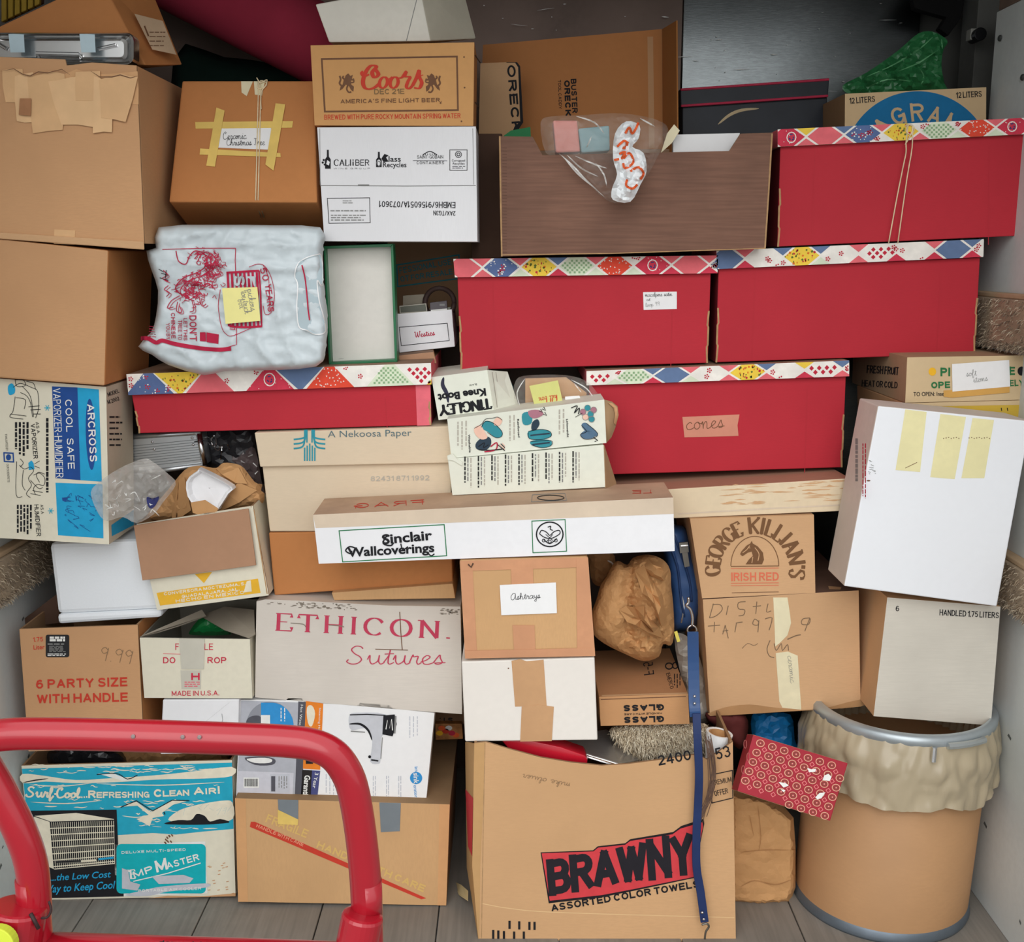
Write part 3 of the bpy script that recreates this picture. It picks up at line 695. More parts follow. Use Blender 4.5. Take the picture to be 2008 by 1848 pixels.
def red_box(label, lid, body, Y, d, seed, pitch=64, tri=False, order=None, lidtop=None):
    t = T('patchwork_lid_box', label, 'box', 'red cardboard boxes with patchwork lids')
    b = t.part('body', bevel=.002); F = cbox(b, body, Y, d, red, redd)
    # die-cut side slots and raw edges
    (x0, y0), (x1, y1), (x2, y2), (x3, y3) = body
    for (ax, ay, bx, by, sg) in ((x0, y0, x3, y3, 1), (x1, y1, x2, y2, -1)):
        p = [(ax+(bx-ax)*k, ay+(by-ay)*k) for k in (.42, .58, .6, .8, .82, 1)]
        stroke(b, F['front'], [(q[0]+sg*1.5+(2*sg if i in (1, 4) else 0), q[1]) for i, q in enumerate(p)], 3.4, edge, 1)
    for k in (.14, .85): stroke(b, F['front'], [(x0+(x1-x0)*k, y0+5), (x3+(x2-x3)*k, y3-4)], 1.2, M('red crease', (176, 44, 54), .7, .03, 9, 0), 1)
    l = t.part('lid', bevel=.0015)
    hh = 4
    G = cbox(l, lid, Y-.012, d+.024, pk['white'], pk['pink'], M('lid top board', (152, 122, 100), .85, .1, 6, .15, stain=.3))
    patchwork(l, G['front'], *lid, pitch=pitch, seed=seed, tri=tri, order=order)
    return t, b, l, F, G

# ---------------- left stack ----------------
t = T('yellow_slatted_crate', 'yellow slatted crate in the top left corner behind the leaning carton', 'crate')
mb = t.part('slats', bevel=.002); ys_ = M('yellow slats', (150, 122, 40), .7, .15, 9, .2, fiber=(1, 1, .2))
for i in range(6):
    a = 2+i*13; b_ = a+10; prism(mb, [at(a, -60, 2.56), at(b_, -60, 2.56), at(b_, 44-b_*.47, 2.56), at(a, 44-a*.47, 2.56)], (0, .012, 0), ys_)
prism(mb, [at(2, -60, 2.575), at(80, -60, 2.575), at(80, 4, 2.575), at(2, 42, 2.575)], (0, .02, 0), dark); t.done()

t = T('leaning_carton', 'orange brown carton tipped on its edge behind the metal tray at top left', 'box')
mb = t.part('body', bevel=.003)
A = [at(-36, 68, 2.5), at(196, -42, 2.5), at(286, 128, 2.5), at(-10, 120, 2.5)]
B = [at(196, -42, 2.5), at(296, -58, 2.62), at(370, 124, 2.62), at(286, 128, 2.5)]
Ft = Face(B[0], B[1], B[3]); n = Vector((-.05, .22, -.06))
hull8(mb, [A[0], A[1], A[2], A[3]], [A[0]+Vector((.08, .2, 0)), B[1]+Vector((-.02, .02, 0)), B[2]+Vector((-.02, .02, 0)), A[3]+Vector((.08, .2, 0))], orange)
l = t.part('paper_label', label='worn pale paper label')
slab(l, Ft, [(263, 28), (318, 42), (345, 108), (298, 98)], M('worn label', (196, 168, 138), .7, .08, 20, .1), .0008, 3)
stroke(l, Ft, [(282, 52), (290, 72)], 3, kbr, 6); smallprint(l, Ft, 292, 60, 325, 95, 4, kbr, 6, seed=3, h=.8)
t.done()

t = T('metal_tray', 'shiny rectangular metal tray with blue stickers standing on the taped carton', 'tray')
mb = t.part('pan', smooth=False, bevel=.002); Yt = 2.44
def rrect(x0, y0, x1, y1, r, n=5):
    o = []
    for cx, cy, a in ((x1-r, y0+r, 0), (x1-r, y1-r, 90), (x0+r, y1-r, 180), (x0+r, y0+r, 270)):
        o += [(cx+r*math.sin(math.radians(a+90*k/n)), cy-r*math.cos(math.radians(a+90*k/n))) for k in range(n+1)]
    return o
loops = [(rrect(-120, 64, 264, 128, 16), Yt), (rrect(-118, 66, 262, 126, 15), Yt-.006), (rrect(-114, 70, 257, 121, 12), Yt-.002), (rrect(-106, 76, 250, 117, 10), Yt+.02), (rrect(-100, 80, 243, 112, 8), Yt+.022)]
vs = []; fs = []; nn = len(loops[0][0])
for lp, y in loops: vs += [at(*p, y) for p in lp]
for j in range(len(loops)-1): fs += [(j*nn+k, j*nn+(k+1) % nn, (j+1)*nn+(k+1) % nn, (j+1)*nn+k) for k in range(nn)]
fs += [[4*nn+k for k in range(nn)]]
vs += [v+Vector((0, .03, 0)) for v in [at(*p, Yt) for p in loops[0][0]]]; fs += [(5*nn+k, 5*nn+(k+1) % nn, (k+1) % nn, k) for k in range(nn)]+[[5*nn+k for k in range(nn)][::-1]]
mb.add(vs, fs, chrome)
f = vface(Yt+.02)
tube(mb, [f.pt(75, 112, 3), f.pt(75, 106, 20), f.pt(158, 108, 20), f.pt(158, 114, 3)], .004, chrome, 8)
tube(mb, [f.pt(-6, 84, 5), f.pt(14, 96, 8)], .004, chrome, 8); tube(mb, [f.pt(192, 96, 5), f.pt(228, 88, 8)], .003, chrome, 8)
fl = vface(Yt-.004)
for x in (17, 156):
    s_ = t.part('sticker', label='pale blue sticker'); slab(s_, fl, [(x, 66), (x+30, 68), (x+32, 103), (x+4, 103)], M('pale blue sticker', (186, 206, 214), .5, .03, 9, .05), .0008, 1)
t.done()

t = T('taped_carton', 'large tan carton with torn layers of paper tape along its top, upper left', 'box')
b = t.part('body', bevel=.004)
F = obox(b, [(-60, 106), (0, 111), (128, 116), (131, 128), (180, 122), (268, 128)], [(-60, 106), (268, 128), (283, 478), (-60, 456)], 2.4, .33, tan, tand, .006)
slab(b, F['front'], [(-60, 452), (283, 474), (284, 490), (-60, 464)], tan2, .004, 1)
tk2 = M('brown paper tape pale', (222, 182, 136), .6, .05, 12, .2, stain=.2)
for i, (q) in enumerate([[(5, 138), (45, 136), (48, 203), (12, 201)], [(30, 150), (66, 142), (66, 240), (34, 238)], [(55, 150), (100, 140), (128, 146), (124, 255), (66, 262)], [(96, 160), (140, 152), (188, 150), (186, 250), (122, 245)],
        [(150, 142), (198, 140), (200, 158), (196, 196), (150, 198)], [(186, 150), (222, 160), (221, 260), (184, 262)], [(196, 158), (240, 145), (272, 152), (248, 240), (200, 232)], [(62, 142), (100, 150), (150, 136), (190, 146), (270, 140), (272, 205), (62, 196)]]):
    q = [q_ for a, b_ in zip(q, q[1:]+q[:1]) for q_ in (a, ((a[0]+b_[0])/2+random.uniform(-3, 3), (a[1]+b_[1])/2+random.uniform(-3, 3)))]
    tp = t.part('tape_strip'); slab(tp, F['front'], q, (tape_k, tk2)[i % 2] if i < 7 else M('dull paper tape', (206, 160, 114), .65, .06, 12, .2, stain=.2), .0007, 2.6+i*1.6 if i < 7 else 1)
tp = t.part('tape_strip', label='small tape tab at the bottom edge'); slab(tp, F['front'], [(107, 450), (148, 452), (146, 480), (106, 478)], tape_k, .0007, 1)
tp = t.part('tape_strip', label='dark torn patch'); slab(tp, F['front'], [(42, 194), (64, 194), (63, 228), (40, 226)], M('torn tape patch', (160, 114, 80), .8, .1, 20, .2), .0008, 16)
for pts in ([(4, 141), (30, 136), (48, 147), (62, 150), (78, 142), (96, 144), (124, 137), (140, 148)], [(180, 140), (198, 152), (222, 152), (238, 148), (258, 154), (272, 150)]): stroke(tp, F['front'], pts, 2, kbr, 16, taper=True)
t.done()
t = T('plain_carton', 'plain unmarked orange tan carton below the taped carton at left edge', 'box')
b = t.part('body', bevel=.004); F = cbox(b, [(-60, 462), (212, 491), (205, 757), (-60, 737)], 2.4, .3, tan, orange); t.done()

t = T('vaporizer_box', 'cream and blue vaporizer-humidifier box lying on its side at left edge', 'box')
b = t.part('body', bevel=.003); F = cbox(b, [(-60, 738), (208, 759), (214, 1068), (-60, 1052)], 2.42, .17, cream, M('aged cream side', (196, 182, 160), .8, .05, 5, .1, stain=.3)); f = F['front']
poly(b, f, [(102, 758), (152, 760), (158, 942), (109, 938)], kn, 1); poly(b, f, [(152, 760), (194, 764), (200, 945), (158, 942)], kb, 1); poly(b, f, [(109, 947), (201, 950), (203, 1056), (114, 1050)], kb, 1)
poly(b, f, ell(178, 852, 9.5, 70, 32, -.03), kn, 2)
btext(b, f, 'ARCROSS', base((171, 793), (177, 906), 14), kw, 3, .012); btext(b, f, 'COOL  SAFE', base((128, 784), (134, 920), 13), kw, 3, .0)
btext(b, f, 'VAPORIZER-HUMIDIFIER', base((104, 762), (110, 937), 15), kw, 3, 0)
poly(b, f, [(122, 976), (125, 976), (132, 977), (130, 984), (123, 982)], kn, 3)
rr = random.Random(4)
for k in range(26):
    x, y = rr.uniform(128, 180), rr.uniform(965, 1035); stroke(b, f, [(x, y), (x+rr.uniform(-10, 14), y+rr.uniform(-8, 9)), (x+rr.uniform(-10, 12), y+rr.uniform(-3, 14))], .8, kn, 3, 3)
btext(b, f, 'AS A', base((70, 828), (73, 850), 6), k_, 2); btext(b, f, 'VAPORIZER', base((60, 832), (66, 900), 9), k_, 2, .01)
btext(b, f, 'AS A', base((79, 990), (81, 1008), 6), k_, 2); btext(b, f, 'HUMIDIFIER', base((67, 990), (72, 1052), 9), k_, 2, .01)
smallprint(b, f, 28, 828, 58, 898, 4, k_, 2, True, 2); smallprint(b, f, 32, 990, 64, 1050, 5, k_, 2, True, 3); smallprint(b, f, 86, 820, 100, 985, 1, k_, 2, True, 9, h=2.4)
btext(b, f, 'EVALUATED BY', base((10, 852), (12, 884), 4.5), k_, 2); btext(b, f, 'OUR SCIENTISTS', base((13, 910), (15, 946), 4.5), k_, 2); frame(b, f, [(8, 888), (26, 889), (27, 906), (9, 905)], 2.5, kn, 2); disc(b, f, 17, 897, 5, 6, kn, 2)
for sx, sy in ((93, 800), (100, 1002)):
    for a in range(6):
        an = a*math.pi/6*2; stroke(b, f, [(sx, sy), (sx+6*math.cos(an), sy+6*math.sin(an))], 1.4, ksea, 2)
def sk(pts, w_=1.1, m=k_, sm=4): stroke(b, f, pts, w_, m, 2, sm)
# the line drawings: a child in bed beside a vaporizer, a person on a sofa
sk([(26, 760), (40, 752), (62, 760), (74, 768), (76, 800), (70, 820)]); sk([(40, 770), (52, 776), (60, 790), (64, 818)]); sk([(30, 778), (26, 806), (20, 818), (46, 822)]); sk([(44, 758), (60, 778), (66, 818)]); sk([(30, 745), (46, 746), (50, 756), (34, 758), (30, 745)]); sk([(20, 812), (52, 816)]); sk([(32, 780), (50, 784), (48, 802)]); sk([(56, 798), (78, 796)], 1.2); sk([(60, 804), (80, 803)], 1.2); sk([(66, 812), (80, 812)], 1.2); sk([(52, 748), (66, 752), (70, 764)])
poly(b, f, spline([(16, 758), (24, 752), (30, 762), (28, 772), (18, 774)], 4, True), kb, 2)
sk([(33, 905), (32, 970), (44, 974)]); sk([(38, 912), (48, 920), (60, 916), (66, 924), (56, 938), (62, 952), (52, 968), (60, 976)]); sk([(46, 922), (44, 950), (50, 962)]); sk([(66, 932), (78, 928), (88, 938), (86, 952), (74, 950), (66, 958), (70, 970)]); sk([(60, 942), (76, 958), (84, 956)]); sk([(40, 900), (46, 908), (40, 916)]); sk([(60, 968), (80, 972)]); sk([(64, 962), (84, 966)]); sk([(88, 930), (76, 926), (72, 934), (78, 946)])
poly(b, f, [(56, 908), (62, 903), (66, 908), (68, 920), (57, 922)], kb, 2); sk([(68, 910), (78, 904)], 1, sm=0); sk([(68, 914), (78, 918)], 1, sm=0)
g = F['right']; btext(b, g, 'MODEL', base((212, 778), (234, 770), 8), k_, 2, .005); btext(b, g, 'M 2002', base((212, 793), (234, 785), 8), k_, 2, .005)
for i in range(6): smallprint(b, g, 214, 815+i*11, 240, 821+i*11, 1, k_, 2, False, i, h=1.6)
poly(b, g, [(218, 1030), (262, 1000), (262, 1030), (219, 1052)], kb, 1)
t.done()

t = T('foam_cooler', 'white foam cooler box tilted above the open party size carton', 'cooler')
b = t.part('chest', smooth=False, bevel=.012); cbox(b, [(95, 1066), (306, 1058), (318, 1196), (112, 1206)], 2.5, .2, foam)
l = t.part('lid', bevel=.008); cbox(l, [(111, 1206), (319, 1196), (316, 1212), (114, 1225)], 2.495, .21, foam); t.done()

t = T('open_spirits_carton', 'open tan carton printed 6 party size with handle, below the foam cooler', 'box')
b = t.part('body', bevel=.003)
F = obox(b, [(38, 1234), (270, 1226)], [(38, 1234), (270, 1226), (282, 1466), (56, 1474)], 2.47, .3, tan, tand, .005, ms=orange); f = F['front']
btext(b, f, '6 PARTY SIZE', base((71, 1351), (250, 1346), 18), kr, 2, .028, 1.05); btext(b, f, 'WITH HANDLE', base((73, 1380), (251, 1376), 18), kr, 2, .028)
btext(b, f, '1.75', base((65, 1259), (85, 1258), 9), kr, 2, .01); btext(b, f, 'Liter', base((66, 1274), (88, 1273), 9), kr, 2, .01)
htext(b, f, '9.99', base((195, 1295), (262, 1303), 14), kpen, 2, .09)
l = t.part('paper_label', label='black and white product label')
slab(l, f, rrect(90, 1245, 136, 1289, 4, 3), M('black label', (40, 40, 42), .5, .02, 9, 0), .0006, 1)
smallprint(l, f, 98, 1248, 130, 1258, 2, kw, 4, seed=3, dens=1, h=2.2); smallprint(l, f, 94, 1262, 132, 1264, 1, kw, 4, seed=5); smallprint(l, f, 97, 1266, 130, 1279, 5, kgr, 4, seed=6); smallprint(l, f, 94, 1281, 132, 1287, 2, kw, 4, seed=8)
t.done()
t = T('carton_flap_piece', 'brown cardboard flap standing behind the foam cooler by the left wall', 'cardboard')
mb = t.part('flap', bevel=.001); panel(mb, [(42, 1218), (112, 1165), (118, 1222), (44, 1232)], 2.6, dark, .004); t.done()

# FRAGILE box
t = T('fragile_carton', 'white carton with red DO NOT DROP print half hidden by tape, flaps open', 'box')
b = t.part('body', bevel=.003); F = obox(b, [(274, 1251), (490, 1254)], [(274, 1251), (490, 1254), (495, 1370), (283, 1369)], 2.47, .3, cream, M('inner grey board', (150, 146, 134), .85, .08, 6, .1), .004); f = F['front']
btext(b, f, 'F', base((344, 1275), (351, 1275), 13), kr2, 2, .01); btext(b, f, 'LE', base((401, 1275), (418, 1275), 13), kr2, 2, .01)
btext(b, f, 'DO', base((320, 1301), (344, 1301), 12), kr2, 2, .012); btext(b, f, 'ROP', base((407, 1301), (444, 1301), 12), kr2, 2, .012); btext(b, f, 'MADE IN U.S.A.', base((337, 1365), (430, 1364), 10), kr2, 2, .012)
btext(b, f, 'H', base((375, 1334), (392, 1334), 14), kr2, 2, .03); smallprint(b, f, 362, 1336, 394, 1348, 3, kpink, 2, seed=4, h=.9); stroke(b, f, [(320, 1282), (354, 1283)], 1, kpink, 2)
l = t.part('clear_tape'); slab(l, f, [(352, 1252), (402, 1253), (400, 1312), (356, 1312)], M('dull clear tape', (196, 192, 178), .3, .04, 9, .1, spec=.4), .0006, 3); slab(l, f, [(354, 1315), (395, 1315), (394, 1352), (356, 1352)], M('dull clear tape', (1, 1, 1)), .0004, 0.2)
for q, nm in (([(274, 1249), (396, 1196), (404, 1208), (368, 1222), (330, 1234), (300, 1243)], 'flap'), ([(488, 1252), (500, 1244), (498, 1196), (440, 1190), (392, 1208), (440, 1236)], 'flap')):
    p = t.part(nm, label='torn raised flap'); yq = [2.47, 2.62, 2.62, 2.58, 2.54, 2.5] if q[0][0] < 300 else [2.47, 2.47, 2.6, 2.66, 2.66, 2.55]
    prism(p, [at(a, c, y) for (a, c), y in zip(q, yq)], (0, .004, -.003), M('grey flap board', (160, 150, 134), .85, .08, 6, .1, stain=.2))
t.done()
t = T('green_packet', 'glossy green packet lying inside the open fragile carton', 'packet')
mb = t.part('packet'); Puff(mb, [(372, 1238), (400, 1206), (424, 1212), (452, 1240), (440, 1246), (380, 1246)], 2.66, .02, M('green packet', (26, 132, 66), .35, .1, 9, .2, spec=.5), 7, 14, .005, .04, 3); t.done()
t = T('small_white_carton', 'small white box under the fragile carton beside the faucet box', 'box')
b = t.part('body', bevel=.003); F = cbox(b, [(319, 1373), (469, 1372), (466, 1478), (314, 1480)], 2.47, .3, white); stroke(b, F['front'], [(450, 1378), (400, 1418)], 1.2, kgr, 1, taper=True); stroke(b, F['front'], [(435, 1400), (437, 1412), (434, 1420)], 1, kgr, 1); t.done()

# cooler carton (Surf-Cool)
t = T('air_cooler_carton', 'turquoise and cream air cooler carton with seascape print on the floor, lower left', 'box')
b = t.part('body', bevel=.003)
F = obox(b, [(42, 1502), (455, 1491)], [(42, 1502), (455, 1491), (462, 1757), (66, 1766)], 2.485, .34, cream, tand, .005); f = F['front']
def E_(y, x0=42, x1=455): return y
poly(b, f, [(43, 1508), (455, 1496), (458, 1626), (400, 1631), (345, 1637), (300, 1634), (200, 1640), (58, 1642)], ksea, 1)
poly(b, f, spline([(44, 1518), (90, 1522), (150, 1530), (220, 1526), (300, 1521), (370, 1514), (455, 1504), (455, 1522), (400, 1527), (340, 1528), (290, 1530), (230, 1534), (150, 1536), (90, 1533), (45, 1536)], 3, True), kcream, 2)
rr = random.Random(12)
for k in range(150):   # wavelets
    x = rr.uniform(50, 425); y = rr.choice([rr.uniform(1500, 1516), rr.uniform(1538, 1630), rr.uniform(1538, 1630)])
    if inpoly(x, y, [(60, 1586), (238, 1586), (238, 1645), (60, 1645)]) or 1544 < y < 1568: continue
    l = rr.uniform(8, 30); stroke(b, f, [(x, y), (x+l*.3, y+rr.uniform(-2, 2)), (x+l*.6, y+rr.uniform(-1.5, 1.5)), (x+l, y+rr.uniform(-2, 2))], rr.uniform(1, 2.4), kcream, 2, 2, taper=True)
for x0, x1, y in ((58, 180, 1539), (190, 440, 1537), (60, 200, 1573), (240, 300, 1600)): stroke(b, f, [(x0, y), ((x0+x1)/2, y+3), (x1, y-3)], 2, kcream, 2, 5, taper=True)
stroke(b, f, [(45, 1535), (70, 1530), (95, 1527)], 2.4, k_, 3, 3, taper=True); stroke(b, f, [(190, 1519), (230, 1517), (250, 1528), (270, 1520)], 1.6, k_, 3, 3); poly(b, f, [(192, 1517), (226, 1518), (256, 1530), (240, 1531)], kw, 3)
htext(b, f, 'Surf', base((52, 1562), (106, 1563), 9.4), kcream, 4, .34, .3); stroke(b, f, [(107, 1557), (113, 1557)], 3.4, kcream, 4)
htext(b, f, 'Cool', base((112, 1564), (158, 1564), 9.4), kcream, 4, .34, .3)
btext(b, f, '...', base((160, 1565), (172, 1564), 16), kcream, 4, .02)
def caps(s, x0, y0, x1, y1, hb, hs):
    """small caps"""
    ws = []; x = 0
    for c in s: ws.append(.45 if c == ' ' else (1.05 if c.isupper() else .8)*(.55 if c in '!Ii' else 1)); 
    tot = sum(ws); 
    for c, w_ in zip(s, ws):
        if c != ' ':
            u0, u1 = x/tot+.006, (x+w_)/tot-.004; P = lambda u: (x0+(x1-x0)*u, y0+(y1-y0)*u)
            btext(b, f, c.upper(), base(P(u0), P(u1), hb if c.isupper() or c == '!' else hs), kcream, 4, .035)
        x += w_
caps('Refreshing', 173, 1565, 294, 1564, 15, 12); caps('Clean', 302, 1563, 372, 1560, 15, 12); caps('Air!', 380, 1559, 434, 1556, 15, 12)
poly(b, f, [(60, 1590), (229, 1588), (234, 1700), (243, 1700), (243, 1758), (70, 1762)], k_, 3)
poly(b, f, [(67, 1600), (150, 1594), (224, 1606), (226, 1694), (108, 1705), (74, 1690)], kcream, 4); poly(b, f, [(99, 1611), (224, 1607), (226, 1692), (107, 1703)], k_, 5)
stroke(b, f, [(67, 1600), (99, 1611), (107, 1703)], 1.6, k_, 5)
for r in range(7): stroke(b, f, [(99+r*1.2, 1624+r*12.5), (225, 1619+r*11.6)], 1.8, kcream, 6)
for c in range(31):
    x = 102+c*4.05; stroke(b, f, [(x, 1612-c*.1), (x+8-c*.2, 1701-c*.3)], 1.1, kcream, 6)
stroke(b, f, [(110, 1690), (170, 1687), (224, 1683)], 3, k_, 7); stroke(b, f, [(160, 1688), (190, 1686)], 4, kcream, 8); stroke(b, f, [(194, 1684), (224, 1681)], 4, kb, 8)
btext(b, f, '...the Low Cost', base((99, 1727), (217, 1720), 13, .25), kb, 5, .012); btext(b, f, 'Way to Keep Cool !', base((84, 1751), (234, 1741), 15, .25), kb, 5, .014)
# gull, rocks, spray
poly(b, f, [(237, 1582), (268, 1572), (296, 1592), (335, 1570), (370, 1570), (340, 1578), (318, 1594), (322, 1600), (300, 1604), (294, 1620), (268, 1606), (292, 1598), (270, 1580)], kcream, 4)
stroke(b, f, [(237, 1583), (268, 1570), (300, 1590), (338, 1569), (372, 1570)], 1.8, k_, 5); stroke(b, f, [(322, 1592), (324, 1597)], 2, k_, 5)
poly(b, f, spline([(330, 1608), (350, 1590), (380, 1580), (410, 1574), (440, 1570), (456, 1574), (457, 1606), (420, 1612), (360, 1612)], 3, True), kcream, 3)
poly(b, f, spline([(322, 1615), (350, 1608), (375, 1608), (386, 1596), (402, 1600), (412, 1611), (432, 1606), (450, 1613), (400, 1617), (350, 1617)], 3, True), k_, 4)
for k in range(14): x = rr.uniform(340, 450); stroke(b, f, [(x, rr.uniform(1580, 1600)), (x+rr.uniform(4, 9), rr.uniform(1574, 1590))], 1.3, ksea, 5, taper=True)
poly(b, f, [(224, 1656), (403, 1650), (407, 1752), (243, 1758), (243, 1720), (226, 1716)], kw, 3)
poly(b, f, rrect(229, 1655, 404, 1752, 9, 4), kaqua, 4)
btext(b, f, 'DELUXE MULTI-SPEED', base((239, 1674), (365, 1668), 5), kw, 5, .01, 1.2); btext(b, f, 'PORTABLE AIR COOLER', base((272, 1749), (395, 1744), 5), kw, 5, .01, 1.2)
stext(b, f, "TE", base((243, 1724), (266, 1722), 17), kw, 5, .24, .1, foot=.1); btext(b, f, "MP", base((264, 1722), (302, 1709), 13), kw, 5, .02); btext(b, f, "M", base((308, 1711), (330, 1704), 23, .1), kw, 5, .03)
btext(b, f, "ASTER", base((329, 1704), (392, 1686), 13), kw, 5, .02, 1.1); stroke(b, f, [(262, 1728), (330, 1712), (394, 1692)], 2, kw, 5)
poly(b, f, [(240, 1702), (252, 1706), (256, 1728), (276, 1734), (270, 1746), (240, 1742)], kpale2, 6); poly(b, f, [(298, 1718), (360, 1715), (380, 1722), (372, 1731), (312, 1733)], kpale2, 6); poly(b, f, spline([(246, 1755), (285, 1745), (320, 1738), (404, 1732), (405, 1740), (330, 1748), (290, 1757)], 3, True), kpale2, 5)
for k in range(9): x, y = rr.uniform(322, 352), rr.uniform(1636, 1652); stroke(b, f, [(x, y), (x+3, y+4)], 2.5, kbr, 3)
poly(b, f, [(290, 1762), (330, 1757), (400, 1758), (462, 1752), (462, 1758)], tan, 1)
for k in range(16): x = rr.uniform(400, 455); y = rr.uniform(1690, 1755); stroke(b, f, [(x, y), (x+5, y-1)], 1.5, tan, 2)
t.done()
t = T('black_plastic_bundle', 'crumpled black plastic stuffed in the top of the air cooler carton', 'plastic')
mb = t.part('plastic', smooth=False); Puff(mb, [(92, 1478), (130, 1462), (200, 1466), (240, 1476), (240, 1504), (120, 1508), (98, 1502)], 2.62, .04, M('glossy black plastic', (44, 44, 48), .25, .1, 12, .2, spec=.6), 8, 20, .012, .03, 5); t.done()
t = T('crumpled_kraft_paper', 'crumpled brown paper stuffed in the air cooler carton', 'paper')
mb = t.part('paper'); Puff(mb, [(170, 1470), (230, 1452), (330, 1456), (420, 1464), (450, 1476), (430, 1498), (330, 1506), (250, 1512), (210, 1496)], 2.66, .05, kraft, 8, 26, .02, .03, 6); t.done()

# red box, left row
t, b, l, F, G = red_box('long red box with patchwork lid under the white plastic bag, left of the boot boxes', [(248, 734), (845, 712), (846, 754), (252, 775)], [(258, 774), (843, 754), (846, 834), (272, 850)], 2.52, .34, 3, 76, True, ['yellow', 'white', 'blue', 'yellow', 'pink', 'white', 'rose', 'slate', 'orange', 'white', 'green', 'check'])
poly(b, F['front'], [(815, 756), (844, 755), (846, 834), (818, 835)], kpink, 1); t.done()

# Chinatown bag
bagm = M('white carrier bag plastic', (196, 206, 210), .38, .04, 5, .25, spec=.45, fiber=(1, 1, 4), bscale=25)
t = T('plastic_carrier_bag', 'white carrier bag printed with a red dragon wrapped round a box', 'bag')
b = t.part('bag', smooth=True)
out = [(311, 446), (420, 441), (540, 442), (628, 446), (634, 480), (632, 540), (641, 620), (638, 690), (620, 719), (540, 726), (440, 728), (400, 736), (330, 716), (298, 696), (271, 680), (296, 652), (306, 620), (310, 570), (297, 530), (287, 492), (306, 486)]
def sag(x, y): 
    n = noise.noise(Vector((x*.012, y*.03, 4))); r = (1-abs(noise.noise(Vector((x*.009+y*.006, y*.016-x*.01, 9))))*4)
    r2 = max(0, 1-abs(noise.noise(Vector((x*.02-y*.012, y*.03+x*.006, 2))))*5); vv = noise.voronoi(Vector((x*.02, y*.03, 3)))[0]
    return .005*n + .007*max(0, r) + .004*r2 + .007*(vv[1]-vv[0])
PB = Puff(b, out, 2.47, .03, bagm, 6, 15, .0, .01, 11, mode='noise', extra=sag, sm=2, bk=.06)
D = lambda pts, w_=1.2, m=krimson, sm=4, **k: stroke(b, PB, pts, w_, m, 2, sm, **k)
for p in ([(318, 489), (400, 487), (462, 487)], [(462, 487), (461, 510), (463, 560), (464, 676), (440, 683)]): D([(p[0])] + [((p[i][0]*(1-k/6)+p[i+1][0]*k/6), (p[i][1]*(1-k/6)+p[i+1][1]*k/6)) for i in range(len(p)-1) for k in range(1, 7)], 1.4, sm=0)
# dragon: coiled body, mane, claws
body = [(345, 492), (350, 512), (364, 518), (372, 502), (384, 492), (402, 500), (404, 520), (388, 534), (366, 542), (352, 552), (344, 566), (356, 578), (372, 584)]
D(body, 2, sm=6); D([(x+9, y+6) for x, y in body[3:]], 1.6, sm=6); D([(x+18, y+3) for x, y in body[3:11]], 1.4)
rr = random.Random(21)
for k in range(90):
    i = rr.randrange(3, len(body)-1); x, y = body[i]; x += rr.uniform(-4, 26); y += rr.uniform(-6, 12); D([(x, y), (x+rr.uniform(-5, 5), y+rr.uniform(-5, 5)), (x+rr.uniform(-6, 6), y+rr.uniform(-6, 6))], 1.0, sm=3)
for k in range(70):
    x, y = rr.gauss(414, 11), rr.uniform(500, 560); a = rr.uniform(0, 6.28); D([(x, y), (x+6*math.cos(a), y+6*math.sin(a)), (x+8*math.cos(a+1), y+8*math.sin(a+1)), (x+5*math.cos(a+2), y+5*math.sin(a+2))], 1.1, sm=3)
for k in range(80):
    x, y = rr.gauss(382, 16), rr.gauss(568, 13); a = rr.uniform(0, 6.28); D([(x, y), (x+7*math.cos(a), y+6*math.sin(a)), (x+8*math.cos(a+1.2), y+8*math.sin(a+1.2))], 1.2, sm=3)
for p in ([(352, 580), (336, 590), (328, 604), (340, 602)], [(348, 592), (346, 610), (356, 612), (352, 600)], [(376, 588), (380, 608), (372, 612)], [(390, 582), (396, 600), (404, 596)], [(330, 560), (322, 568), (332, 574), (326, 582)], [(320, 530), (328, 540), (318, 546), (330, 552)], [(398, 560), (410, 556), (418, 566)]): D(p, 1.5); D([(a+4, c+3) for a, c in p], 1.1)
for p in ([(311, 528), (322, 534)], [(316, 536), (330, 540)], [(326, 530), (324, 546)], [(313, 545), (330, 550)]): D(p, 1.4, k_)
for s, p0, p1, h in (("DON'T", (371, 619), (372, 669), 14), ('LET THIS', (360, 624), (360, 668), 7), ('TREE TO', (349, 628), (349, 667), 8), ('CHINESE', (335, 614), (336, 664), 8), ('YOU BY', (325, 634), (326, 666), 8)): btext(b, PB, s, base(p0, p1, h), krimson, 2, .012)
poly(b, PB, [(392, 652), (403, 652), (404, 670), (392, 669)], krimson, 2); poly(b, PB, [(405, 652), (429, 656), (428, 675), (405, 671)], krimson, 2)
rb = [(276, 664), (290, 664), (306, 672), (318, 668), (340, 674), (372, 680), (400, 684), (430, 686), (453, 684)]; stroke(b, PB, rb, 8, krimson, 2, 5)
for i in range(5): stroke(b, PB, [(292, 640+i*5), (302+i, 641+i*5)], 1.2, krimson, 2)
